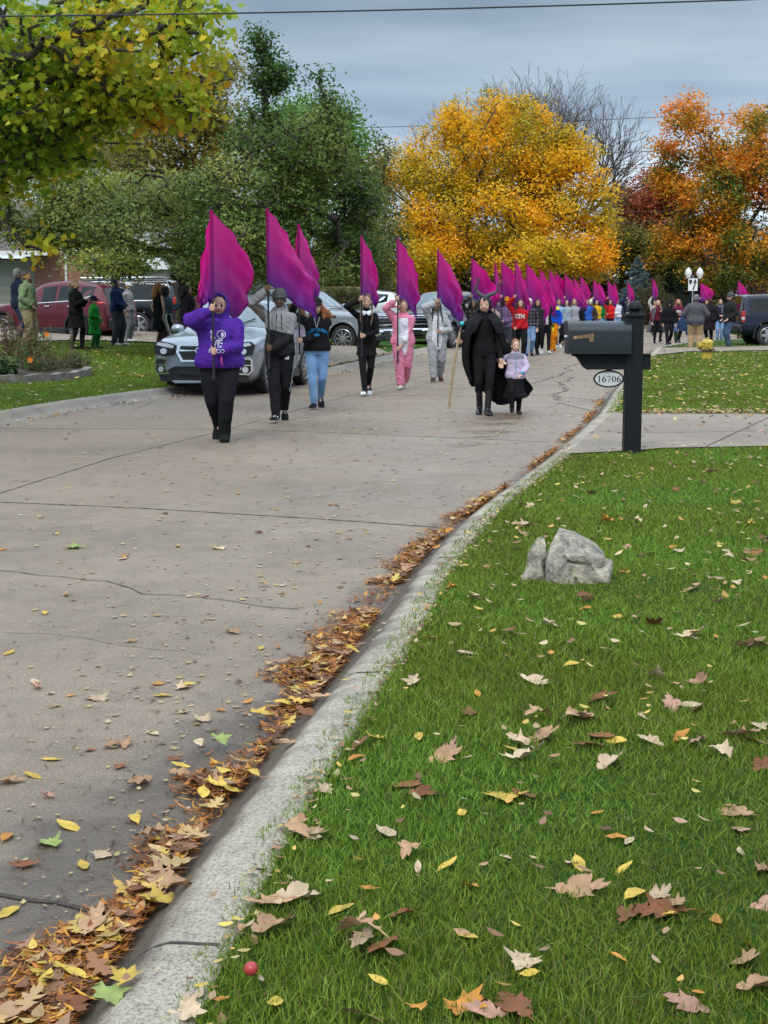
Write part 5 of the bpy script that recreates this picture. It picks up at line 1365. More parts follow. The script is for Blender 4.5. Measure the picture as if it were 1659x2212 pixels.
# ---------------------------------------------------------------- double lamp and arrow sign
Yl = 86.0; u = Yl / FPX
lp = empty('street_lamp', (XA(1491, Yl), Yl, 0.05), label='double street lamp with two white acorn globes on a black post', cat='street lamp')
MB().tube([(0, 0, -.3), (0, 0, 1.0), (0, 0, 59 * u + 1.5 + .1)], [.09, .06, .05], 10).build('post', M['black'], lp)
zt_ = 1.55 + 52 * u
for s_ in (-1, 1):
    MB().tube([(0, 0, zt_ - .45), (s_ * .16, 0, zt_ - .38), (s_ * .31, 0, zt_ - .3), (s_ * .33, 0, zt_ - .12)], .03, 6).build('arm', M['black'], lp)
    m = MB(); m.lathe([(.001, -.14), (.10, -.14), (.19, .1), (.2, .2), (.16, .34), (.08, .44), (.02, .5), (.001, .52)], (s_ * .33, 0, zt_), 16); m.build('globe', M['white'], lp, 60)
Ys = 80.0; u = Ys / FPX
sg = empty('traffic_sign', (XA(1489, Ys), Ys, 0.05), label='white keep right sign with black arrow on a metal post', cat='sign')
MB().tube([(0, .03, -.2), (0, .03, CAMZ + 52 * u)], .035, 6).build('post', M['alloy'], sg)
zc = CAMZ + (650 - 615.5) * u - .05; sw, sh = 22.5 * u, 29 * u
MB().box((0, 0, zc), (sw, .02, sh)).build('panel', M['black'], sg)
o = MB().box((0, -.014, zc), (sw - .07, .006, sh - .07)).build('face', M['white'], sg)
def flat(poly): return MB().prism([(x * sw, zc + z * sh) for x, z in poly], (0, -.022, 0), (1, 0, 0), (0, 0, 1), (0, .005, 0))
flat([(-.36, .36), (-.10, .36), (-.10, .14), (-.23, -.02), (-.36, .14)]).build('symbol', M['black'], o, False)
flat([(-.02, -.40), (.10, -.40), (.14, -.22), (.26, -.02), (.27, .14), (.40, .10), (.20, .42), (.0, .10), (.14, .14), (.13, .0), (.02, -.18)]).build('arrow', M['black'], o, False)
MB().box((0, -.0, CAMZ + (650 - 685) * u - .05), (15 * u, .03, 20 * u)).build('plate', M['white'], sg)
# ---------------------------------------------------------------- overhead wires
WIRE = mat('wire', (.02, .02, .022), .6)
def wire(label, p0, p1, r, sag=0.0, n=24, group=None):
    P = []
    for k in range(n + 1):
        t = k / n; q = Vector(p0).lerp(Vector(p1), t); q.z -= sag * 4 * t * (1 - t); P.append(q)
    o = MB().tube(P, r, 5).build('overhead_wire', WIRE, None, 60)
    tag(o, label, 'wire', group)
wire('thick black cable crossing the top of the photo', AT(-400, 37, 13.6), AT(2100, -20, 13.0), .0075, .05)
wire('thin wire highest over the orange maple', AT(760, 276, 110), AT(1900, 226, 108), .022, .2)
wire('thin wire second from the top between the yellow and the orange maple', AT(1000, 338, 109), AT(1900, 300, 108), .022, .2)
wire('upper wire of the low pair between the yellow and the orange maple', AT(1000, 362, 109), AT(1900, 330, 108), .022, .2)
wire('lower wire of the low pair between the yellow and the orange maple', AT(1000, 372, 109), AT(1900, 336, 108), .022, .2)
wire('pale wire in front of the red orange tree', AT(1000, 458, 90), AT(1900, 448, 90), .018, .1)
wire('lowest wire just above the blue spruce', AT(1000, 568, 90), AT(1900, 562, 90), .020, .1)
# ---------------------------------------------------------------- people
SKIN_L, SKIN_M, SKIN_D, SKIN_T = (0.55, 0.33, 0.24), (0.42, 0.24, 0.16), (0.13, 0.065, 0.04), (0.28, 0.15, 0.09)
def V3(*a): return Vector(a if len(a) == 3 else a[0])
def ik(A, T, l1, l2, pole):
    A, T, pole = Vector(A), Vector(T), Vector(pole)
    d = T - A; L = min(d.length, (l1 + l2) * 0.995); dn = d.normalized()
    a = (l1 * l1 - l2 * l2 + L * L) / (2 * L); h = math.sqrt(max(0, l1 * l1 - a * a))
    p = pole - dn * pole.dot(dn)
    p = p.normalized() if p.length > 1e-5 else Vector((0, -1, 0))
    return A + dn * a + p * h, A + dn * L
class Soft(MB):
    """closed pieces that become ONE smooth surface through a voxel remesh"""
    def limb(s, pts, rr, n=12):
        pts = [Vector(p) for p in pts]
        s.tube(pts, rr, n)
        for p, r in zip(pts, rr):
            r0 = r if not hasattr(r, '__len__') else min(r)
            s.ball(p, r0 * 1.0, 12, 8)
        return s
    def loft(s, secs, n=20):
        """secs: (x, y, z, rx, ry) rings stacked by height"""
        return s.rings([[(x + rx * math.cos(2 * math.pi * k / n), y + ry * math.sin(2 * math.pi * k / n), z) for k in range(n)] for x, y, z, rx, ry in secs])
    def out(s, name, mat_, parent, colfn, vox, wr=0.0, wf=14.0, smooth=2, seed=0.0):
        o = link(name, s.mesh(name), mat_, parent, True)
        r = o.modifiers.new('r', 'REMESH'); r.mode = 'VOXEL'; r.voxel_size = vox; r.use_smooth_shade = True
        if smooth:
            m = o.modifiers.new('s', 'SMOOTH'); m.iterations = smooth; m.factor = 0.5
        def fin(o, me):
            n = len(me.vertices)
            co = np.empty(n * 3, dtype=np.float32); me.vertices.foreach_get('co', co); co = co.reshape(-1, 3).astype(float)
            if wr:
                nr = np.empty(n * 3, dtype=np.float32); me.vertices.foreach_get('normal', nr); nr = nr.reshape(-1, 3)
                x, y, z = co.T * wf * 1.5
                w = np.sin(z * 1.9 + 1.7 * np.sin(x * 1.3 + seed) + 1.3 * np.sin(y * 1.7 + z * .6)) * 0.6 + np.sin(z * 3.7 + x * 2.6 + 2.1 * np.sin(y * 2.2 + z + seed)) * 0.4
                w = w - 0.6 * np.exp(-(w + .6) ** 2 * 6)
                co2 = co + nr * (w * wr * .55)[:, None]
                me.vertices.foreach_set('co', co2.astype(np.float32).ravel())
            c = colfn(co) if callable(colfn) else np.tile(np.array(colfn, float), (n, 1))
            setcol(me, c)
            me.polygons.foreach_set('use_smooth', np.ones(len(me.polygons), dtype=bool))
            me.update()
        DEFER.append((o, fin))
        return o
def solid_out(mb, name, mat_, parent, col, sub=0, smooth=60):
    o = mb.build(name, mat_, parent, smooth)
    setcol(o.data, np.tile(np.array(col, float), (len(o.data.vertices), 1)))
    if sub:
        m = o.modifiers.new('s', 'SUBSURF'); m.levels = sub; m.render_levels = sub
    return o
TORSO = [(.84, .150, .11), (.90, .172, .125), (.96, .170, .122), (1.03, .150, .108), (1.09, .138, .100), (1.16, .145, .108), (1.24, .160, .118), (1.31, .168, .112), (1.37, .160, .092), (1.41, .115, .075), (1.44, .06, .058), (1.50, .052, .055)]
def person(label, pos, H=1.68, yaw=0.0, w=1.0, skin=SKIN_L, near=False, top=None, bottom=None, shoes=None, hair=None, hat=None, face=None, arms=None, legs=(-.16, .16), lift=(0, .05), hyaw=0, htilt=7, group=None, pole=None, extra=None, stance=.085, lean=0.0, child=False, eyes=True):
    root = empty('person', tuple(pos), yaw, label=label, cat='person', group=group, scale=H / 1.70)
    vox = 0.0085 if near else 0.014
    top = dict(top or {}); bottom = dict(bottom or {}); arms = arms or {}
    hs = 1.22 if child else (1.07 if near else 1.0)                      # a child's head is larger for its height
    sh = {'a': Vector((-.158 * (w * .5 + .5), 0, 1.355)), 'b': Vector((.158 * (w * .5 + .5), 0, 1.355))}
    wr, el = {}, {}
    default = {'a': dict(t=(-.23 * (w * .6 + .4), -.06, .86), p=(-1, .6, -.2)), 'b': dict(t=(.23 * (w * .6 + .4), -.06, .86), p=(1, .6, -.2))}
    mode = {}
    for s_ in 'ab':
        d = {**default[s_], **arms.get(s_, {})}
        T = Vector(d['t']); mode[s_] = d.get('m', 'relax')
        if mode[s_] == 'grip':
            k = Vector(d['t']); side = -1 if s_ == 'a' else 1
            off = Vector(d.get('off', (side * .045, .045, -.01))); T = k + off
        el[s_], wr[s_] = ik(sh[s_], T, .285, .255, d['p'])
    knee, ank, hip = {}, {}, {}
    for i, s_ in enumerate('ab'):
        sx = -1 if s_ == 'a' else 1
        hip[s_] = Vector((sx * .085 * (.6 + .4 * w), 0, .90))
        st_ = stance if not hasattr(stance, '__len__') else abs(stance[i])
        ank[s_] = Vector((sx * st_, legs[i], .085 + lift[i]))
        knee[s_], ank[s_] = ik(hip[s_], ank[s_], .43, .41, (sx * .12, -1, 0))
    sk = np.array(skin)
    # ---- body
    B = Soft()
    tw = (w - 1) * .9 + 1
    B.loft([(0, 0, z, rx * tw * .93, ry * tw * .93) for z, rx, ry in TORSO[:-4]] + [(0, 0, 1.385, .10 * tw, .07)], 18)
    Mh = Matrix.Translation((0, .0, 1.50)) @ Matrix.Rotation(rad(hyaw), 4, 'Z') @ Matrix.Rotation(rad(htilt), 4, 'X') @ Matrix.Scale(hs, 4)
    def hd(x, y, z): return Mh @ Vector((x, y, z))
    R3 = Mh.to_3x3().to_4x4()
    B.limb([(0, .01, 1.42), (0, 0, 1.47), hd(0, -.0, .03)], [.048, .048 * (.7 + .3 * w), .050])
    fw = 1 + (w - 1) * .35
    B.ball(hd(0, .012, .105), (.074 * fw, .092, .095), 16, 12, R3)
    B.ball(hd(0, -.022, .055), (.060 * fw, .070, .068), 14, 10, R3)
    B.ball(hd(0, -.048, .018), (.032 * fw, .036, .026), 12, 8, R3)
    B.tube([hd(0, -.082, .088), hd(0, -.104, .056), hd(0, -.090, .046)], [.008, .014, .010], 8)
    for s_ in (-1, 1):
        B.ball(hd(s_ * .076 * fw, .012, .07), (.012, .02, .03), 8, 6, R3)
        B.ball(hd(s_ * .036, -.062, .048), (.022, .02, .022), 8, 6, R3)
    for s_ in 'ab':
        B.limb([sh[s_], el[s_], wr[s_]], [.046 * tw, .038 * tw, .026])
        d = (wr[s_] - el[s_]).normalized()
        if mode[s_] == 'grip':
            k = Vector(arms[s_]['t']); side = -1 if s_ == 'a' else 1
            B.limb([wr[s_], (wr[s_] + k) / 2 + Vector((0, .012, 0)), k + Vector((side * .018, .022, 0))], [.026, .032, .030])
            pr = .014
            a0 = math.atan2((wr[s_] - k).y, (wr[s_] - k).x)
            for f in range(4):
                fr = [.0105, .011, .0105, .009][f]; z = k.z + .033 - f * .022
                aa = [a0 - side * rad(20 + t * (190 if f != 3 else 165)) for t in (0, .33, .66, 1)]
                B.limb([(k.x + (pr + fr * .9) * math.cos(a), k.y + (pr + fr * .9) * math.sin(a), z) for a in aa], [fr * 1.1, fr, fr * .95, fr * .85], 8)
            aa = [a0 + side * rad(20 + t * 110) for t in (0, .5, 1)]
            B.limb([(k.x + (pr + .011) * math.cos(a), k.y + (pr + .011) * math.sin(a), k.z + .03 + .012 * i) for i, a in enumerate(aa)], [.013, .012, .010], 8)
        else:
            side = Vector((1, 0, 0)) if abs(d.x) < .8 else Vector((0, 1, 0))
            side = (side - d * side.dot(d)).normalized(); nb = d.cross(side)
            pc = wr[s_] + d * .045
            B.limb([wr[s_], pc, wr[s_] + d * .085], [.025, (.018, .034), (.016, .036)], 10)
            for f in range(4):
                o = side * (.028 - f * .019)
                ln = (.072, .080, .074, .058)[f]
                b0 = wr[s_] + d * .085 + o
                cur = Vector((0, -1, 0)) if d.z < -.5 else -nb
                B.limb([b0, b0 + d * ln * .5 + cur * .008, b0 + d * ln * .9 + cur * .028], [.0095, .009, .0075], 7)
            th_ = side * (.036 if s_ == 'b' else -.036)
            B.limb([wr[s_] + d * .03 + th_ * .5, wr[s_] + d * .06 + th_ * 1.25, wr[s_] + d * .10 + th_ * 1.4], [.013, .011, .009], 7)
        B.limb([hip[s_], knee[s_], ank[s_]], [.088 * tw, .056 * tw, .034 * (.7 + .3 * w)])
        B.limb([ank[s_] + Vector((0, 0, -.02)), ank[s_] + Vector((0, -.10, -.06))], [.028, .016])
    def bodycol(co):
        c = np.tile(sk, (len(co), 1))
        return c
    B.out('body', M['skin'], root, bodycol, vox, 0, smooth=1)
    # ---- face
    if eyes:
        for s_ in (-1, 1):
            e_ = MB().ball(hd(s_ * .030, -.076, .078), (.0120, .007, .0052), 10, 6, R3)
            eo = solid_out(e_, 'eye', M['skin'], root, (.40, .37, .35))
            solid_out(MB().ball(hd(s_ * .030, -.0815, .078), (.0060, .004, .0052), 8, 6, R3), 'iris', M['skin'], eo, (.03, .02, .015))
            bm_ = MB().tube([hd(s_ * .015, -.086, .091), hd(s_ * .032, -.086, .094), hd(s_ * .050, -.074, .090)], [.0022, .0032, .0018], 6)
            hc = (hair or {}).get('col', (.03, .02, .015))
            solid_out(bm_, 'eyebrow', M['hair'], root, [c * .6 for c in hc])
        lipc = (face or {}).get('lips', tuple(np.array(skin) * np.array((.85, .5, .55))))
        sm = (face or {}).get('smile', .003); lw = (face or {}).get('lipw', .024)
        solid_out(MB().tube([hd(-lw, -.074, .028 + sm), hd(-lw * .4, -.087, .0265), hd(lw * .4, -.087, .0265), hd(lw, -.074, .028 + sm)], [.003, .0068, .0068, .003], 6), 'mouth', M['skin'], root, lipc)
        if (face or {}).get('teeth'):
            solid_out(MB().tube([hd(-.016, -.0895, .0285), hd(0, -.0935, .027), hd(.016, -.0895, .0285)], [.0022, .0042, .0022], 6), 'teeth', M['skin'], root, (.7, .68, .62))
        if (face or {}).get('glasses'):
            gm = MB()
            for s_ in (-1, 1):
                gm.tube([hd(s_ * .032 + .024 * math.cos(a), -.094, .078 + .017 * math.sin(a)) for a in np.linspace(0, 6.283, 15)], .0028, 5)
                gm.tube([hd(s_ * .056, -.09, .082), hd(s_ * .076 * fw, -.01, .08)], .0025, 4)
            gm.tube([hd(-.009, -.097, .08), hd(.009, -.097, .08)], .0025, 4)
            gm.build('glasses', M['black'], root)
        if (face or {}).get('paint'):
            pm = MB()
            pm.tube([hd(.030, -.080, .128), hd(.031, -.090, .10), hd(.032, -.088, .06), hd(.034, -.083, .035)], [.0015, .003, .003, .001], 5)
            pm.ball(hd(.031, -.0795, .082), (.016, .004, .009), 12, 6, R3)
            pm.ball(hd(-.031, -.0795, .082), (.015, .004, .008), 12, 6, R3)
            solid_out(pm, 'face_paint', M['skin'], root, (.07, .01, .01))
    # ---- trousers
    if bottom:
        k = bottom.get('kind', 'trousers'); t = {'leggings': .008, 'trousers': .018, 'wide': .034}[k]
        P = Soft()
        P.loft([(0, 0, z, rx * tw + t, ry * tw + t * .8) for z, rx, ry in TORSO[:4]], 18)
        flare = bottom.get('flare', 0)
        for s_ in 'ab':
            h0, k0, a0 = hip[s_], knee[s_], ank[s_]
            mid = h0.lerp(k0, .45) + Vector((0, -.005, 0)); calf = k0.lerp(a0, .35) + Vector((0, .012, 0))
            hem = k0.lerp(a0, bottom.get('hem', .30 if (shoes or {}).get('kind') == 'tall' else 1.05))
            P.limb([h0 + Vector((0, 0, -.02)), mid, k0, calf, hem], [.095 * tw + t * .8, .083 * tw + t, .058 * tw + t, .055 * tw + t, .038 * tw + t * 1.1 + flare], 14)
        P.out('trousers', M['cloth'], root, bottom['col'], vox, bottom.get('wr', .004 if t > .01 else .0015), 13, seed=label.__len__())
    # ---- shoes
    sc_ = (shoes or {}).get('col', (.015, .015, .016)); sole = (shoes or {}).get('sole', (.5, .5, .48)); bk = (shoes or {}).get('kind', 'shoe')
    for i, s_ in enumerate('ab'):
        a0 = ank[s_]; up = lift[i]
        turn = Matrix.Rotation(rad((-8, 8)[i]), 4, 'Z') @ Matrix.Rotation(rad(min(60, up * 420)) if legs[i] > 0 else rad(-min(25, up * 300)), 4, 'X')
        Sx = Soft()
        L0_ = [Vector(p) for p in ((0, .065, -.04), (0, .0, -.035), (0, -.08, -.042), (0, -.16, -.050), (0, -.215, -.056))]
        L0_ = [a0 + turn @ p for p in L0_]
        Sx.limb(L0_, [(.044, .042), (.046, .048), (.051, .040), (.053, .032), (.042, .025)] if bk != 'fat' else [(.056, .045), (.060, .055), (.066, .046), (.067, .040), (.056, .030)], 12)
        if bk in ('boot', 'fat', 'tall'):
            hgt = {'boot': .22, 'fat': .26, 'tall': .44}[bk]; r_ = {'boot': .048, 'fat': .066, 'tall': .052}[bk] * (.5 + .5 * tw)
            axis = (knee[s_] - a0).normalized()
            Sx.limb([a0 + Vector((0, .01, -.02)), a0 + axis * hgt * .5, a0 + axis * (hgt - .06)], [r_ * .95, r_ * .95, r_ * 1.08], 14)
        else:
            Sx.limb([a0 + Vector((0, 0, -.01)), a0 + (knee[s_] - a0).normalized() * .04], [.044, .043])
        def shoecol(co, a0=a0, turn=turn):
            inv = turn.inverted()
            loc = (co - np.array(a0)) @ np.array(inv.to_3x3()).T
            c = np.tile(np.array(sc_), (len(co), 1))
            c[loc[:, 2] < -.060] = sole
            if (shoes or {}).get('toe'): c[(loc[:, 1] < -.15)] = sole
            if (shoes or {}).get('stripe'):
                m_ = (np.abs(np.abs(loc[:, 0]) - .035) < .02) & (np.abs(loc[:, 2] + .035 + .02 * np.sin(loc[:, 1] * 30)) < .006) & (loc[:, 1] > -.12); c[m_] = sole
                m_ = (np.abs(loc[:, 0]) < .016) & (loc[:, 1] < -.03) & (loc[:, 1] > -.13) & (loc[:, 2] > -.05) & (np.sin(loc[:, 1] * 260) > -.2); c[m_] = sole
            return c
        Sx.out('boot' if bk != 'shoe' else 'shoe', M['leather'] if bk == 'tall' else M['cloth'], root, shoecol, min(vox, .011), 0, smooth=1)
    # ---- top garment
    if top:
        t = top.get('t', .018); bulk = top.get('bulk', 1.0); z0 = top.get('hem', .90); sl = top.get('sleeve', 1.0)
        T_ = Soft()
        secs = [(0, 0, z, rx * tw * bulk + t * (1.6 if z < 1.1 else 1.0), ry * tw * bulk + t * 1.3) for z, rx, ry in TORSO if z > z0 + .01 and z < 1.42]
        r0 = np.interp(z0, [s[0] for s in TORSO], [s[1] for s in TORSO]); r1 = np.interp(z0, [s[0] for s in TORSO], [s[2] for s in TORSO])
        if z0 < .84:
            hx, hy = top.get('hemr', (.20, .17)); n_ = 5
            base = [(0, 0, z0 + (.84 - z0) * k / n_, hx + (.150 * tw * bulk + t - hx) * (k / n_) ** .8, hy + (.11 * tw * bulk + t - hy) * (k / n_) ** .8) for k in range(n_)]
            secs = base + secs
        else:
            secs = [(0, 0, z0, r0 * tw * bulk + t * 1.3, r1 * tw * bulk + t * 1.2)] + secs
        if top.get('belly'):
            secs = [(x, y - top['belly'] * math.exp(-((z - 1.05) / .13) ** 2) * .5, z, rx, ry + top['belly'] * math.exp(-((z - 1.05) / .13) ** 2) * .5) for x, y, z, rx, ry in secs]
        secs.append((0, 0, 1.43, .075 * tw + t * .6, .068 + t * .6))
        T_.loft(secs, 22); T_.limb([sh['a'] + Vector((.02, 0, .0)), (-.06, 0, 1.40), (.06, 0, 1.40), sh['b'] + Vector((-.02, 0, .0))], [.046 * tw + t * .5, .046 + t * .5, .046 + t * .5, .046 * tw + t * .5], 12)
        if not top.get('lowneck'):
            T_.limb([(0, .012, 1.42), (0, .006, 1.455)], [.066 + t * .3, .060 + t * .3])
        if top.get('bust'):
            for s_ in (-1, 1): T_.ball((s_ * .075, -.075 * tw - t, 1.235), (.07 * tw, .055 * tw, .07), 12, 8)
        for s_ in 'ab':
            ue = el[s_]; uw = wr[s_]
            ra, rb, rc2 = .051 * tw + t * .75, .043 * tw + t * .85, .033 * (.6 + .4 * tw) + t * .7
            if sl >= 1:
                T_.limb([sh[s_] + Vector((0, 0, -.01)), sh[s_].lerp(ue, .5), ue, ue.lerp(uw, .6), ue.lerp(uw, .93)], [ra, ra * .98, rb, rb * .93, rc2], 14)
            elif sl > .5:
                T_.limb([sh[s_] + Vector((0, 0, -.01)), sh[s_].lerp(ue, .5), ue, ue.lerp(uw, (sl - .5) * 2)], [ra, ra, rb, rb], 14)
            elif sl > 0:
                T_.limb([sh[s_] + Vector((0, 0, -.01)), sh[s_].lerp(ue, sl * 2)], [ra, ra], 14)
        hood = top.get('hood')
        if hood == 'down':
            T_.limb([(-.09, -.02, 1.435), (-.07, .06, 1.45), (0, .105, 1.44), (.07, .06, 1.45), (.09, -.02, 1.435)], [.028, .038, .045, .038, .028], 10)
        if hood == 'up':
            T_.limb([(-.06, -.05, 1.43), (-.085, .02, 1.45), (0, .08, 1.45), (.085, .02, 1.45), (.06, -.05, 1.43)], [.035, .045, .05, .045, .035], 10)
            hf = Soft()
            ww = .098 * (fw * .5 + .5)
            T_.ball(hd(0, .055, .095), (ww, .100, .118), 18, 12, R3)
            T_.limb([hd(.0, -.035, .205), hd(.055, -.04, .185), hd(ww - .008, -.040, .12), hd(ww - .004, -.040, .06), hd(.065, -.042, .0), hd(.03, -.04, -.04)], [.016, .016, .018, .020, .022, .024], 8)
            T_.limb([hd(.0, -.035, .205), hd(-.055, -.04, .185), hd(-ww + .008, -.040, .12), hd(-ww + .004, -.040, .06), hd(-.065, -.042, .0), hd(-.03, -.04, -.04)], [.016, .016, .018, .020, .022, .024], 8)
            if top.get('ears'):
                for s_ in (-1, 1): T_.limb([hd(s_ * .055, .03, .20), hd(s_ * .07, .03, .235)], [.022, .012], 8)
        T_.out(top.get('name', 'jacket'), M['cloth'], root, top['col'], vox, top.get('wr', .006), top.get('wf', 12), seed=top.get('seed', len(label)), smooth=1)
    # ---- hair
    if hair:
        hc = hair['col']; k = hair.get('kind', 'short'); h_ = Soft()
        h_.ball(hd(0, .028, .122), (.083 * fw, .094, .092), 16, 10, R3)
        if k in ('short',):
            h_.ball(hd(0, .045, .08), (.080 * fw, .075, .08), 14, 8, R3)
        if k in ('long', 'braids', 'curly', 'pony', 'bun'):
            h_.ball(hd(0, .05, .08), (.084 * fw, .072, .10), 14, 8, R3)
        if k == 'long' or k == 'curly':
            L_ = hair.get('len', .30); q = 1.5 if k == 'curly' else 1.0
            for s_ in (-1, 1):
                h_.limb([hd(s_ * .070, -.02, .135), hd(s_ * .088, -.01, .06), hd(s_ * .095, .0, -.02), hd(s_ * .10, -.02, -L_ * .6), hd(s_ * .09, -.04, -L_)], [.022, .027 * q, .034 * q, .036 * q, .016], 8)
            h_.limb([hd(0, .08, .10), hd(0, .095, 0), hd(0, .11, -L_ * .6), hd(0, .12, -L_)], [.075, .082 * (q * .5 + .5), .085, .03], 10)
            if hair.get('wind'):
                h_.limb([hd(.08, .02, .06), hd(.15, .03, .0), hd(.20, .04, -.06), hd(.235, .04, -.085)], [.04, .045, .035, .012], 8)
                h_.limb([hd(.08, .02, .03), hd(.14, .03, -.05), hd(.17, .04, -.12)], [.04, .04, .012], 8)
        if k == 'curly':
            for i in range(26):
                a = RNG.uniform(-.3, 3.45); z = RNG.uniform(-.22, .16)
                h_.ball(hd(.11 * math.cos(a), .02 + .085 * math.sin(a), z), RNG.uniform(.02, .034), 8, 6)
        if k == 'braids':
            for s_ in (-1, 1):
                pts = [hd(s_ * .08, -.0, .05), hd(s_ * .09, -.03, -.03)] + [V3(s_ * (.09 + .012 * math.sin(i)), -.11 - .012 * i, 1.40 - i * .045) for i in range(6)]
                h_.limb(pts, [.02, .019] + [.018 if i % 2 else .014 for i in range(5)] + [.008], 8)
        if k == 'pony': h_.limb([hd(0, .11, .12), hd(0, .16, .08), hd(0, .16, -.08)], [.03, .035, .012], 8)
        if k == 'bun': h_.ball(hd(0, .09, .18), .045, 10, 8)
        o_ = h_.out('hair', M['hair'], root, hc, min(vox, .012), .004, 42, smooth=1)
    # ---- hats
    if hat:
        k = hat['kind']; h_ = Soft(); hc = hat['col']
        if k == 'beanie':
            h_.ball(hd(0, .015, .125), (.089 * fw, .104, .100), 16, 10, R3)
            h_.limb([hd(.086 * fw * math.cos(a), .012 + .102 * math.sin(a), .118) for a in np.linspace(0, 6.283, 15)], [.012] * 15, 6)
        if k in ('cap', 'cap_back'):
            h_.ball(hd(0, .012, .135), (.084 * fw, .10, .085), 16, 10, R3)
            sgn = -1 if k == 'cap' else 1
            h_.limb([hd(-.05, sgn * .08, .128), hd(0, sgn * .10, .132), hd(.05, sgn * .08, .128)], [.01] * 3, 8)
            h_.loft([], 4) if False else None
            h_.tube([hd(0, sgn * .06, .130), hd(0, sgn * .12, .128), hd(0, sgn * .165, .118)], [(.078, .008), (.068, .008), (.03, .006)], 12, ref=(1, 0, 0))
        if k == 'brim':
            h_.tube([hd(0, .01, .13), hd(0, .01, .142)], [(.16, .16), (.155, .155)], 22)
            h_.tube([hd(0, .01, .13), hd(0, .01, .19), hd(0, .01, .225)], [(.088, .10), (.085, .097), (.06, .07)], 18)
        if k == 'cat':
            h_.ball(hd(0, .02, .13), (.092, .105, .10), 16, 10, R3)
            for s_ in (-1, 1): h_.limb([hd(s_ * .055, .01, .20), hd(s_ * .07, .01, .27)], [.025, .012], 8)
        h_.out('hat', M['cloth'], root, hc, min(vox, .011), .001, 20, smooth=1)
    if extra: extra(root, dict(sh=sh, el=el, wr=wr, knee=knee, ank=ank, hip=hip, hd=hd, vox=vox))
    return root

def stripes(c1, c2, f=70, axis=0):
    def fn(co):
        m = np.sin(co[:, axis] * f + (co[:, 1] * 8)) > 0
        return np.where(m[:, None], np.array(c1), np.array(c2))
    return fn
def plaid(c1, c2, c3, f=60):
    def fn(co):
        a = (np.sin(co[:, 0] * f) > .1); b = (np.sin(co[:, 2] * f) > .1)
        c = np.where((a & b)[:, None], np.array(c1), np.where((a | b)[:, None], np.array(c2), np.array(c3)))
        return c
    return fn
def jeans(c=(.16, .26, .42), rips=0):
    def fn(co):
        n = np.array([noise.noise(Vector(p * 5.0)) for p in co])
        col = np.array(c)[None] * (1 + .45 * np.clip(n, -1, 1))[:, None]
        fade = np.exp(-((co[:, 2] - .62) / .16) ** 2) * (co[:, 1] < 0)
        col = col * (1 + .25 * fade[:, None])
        return col
    return fn

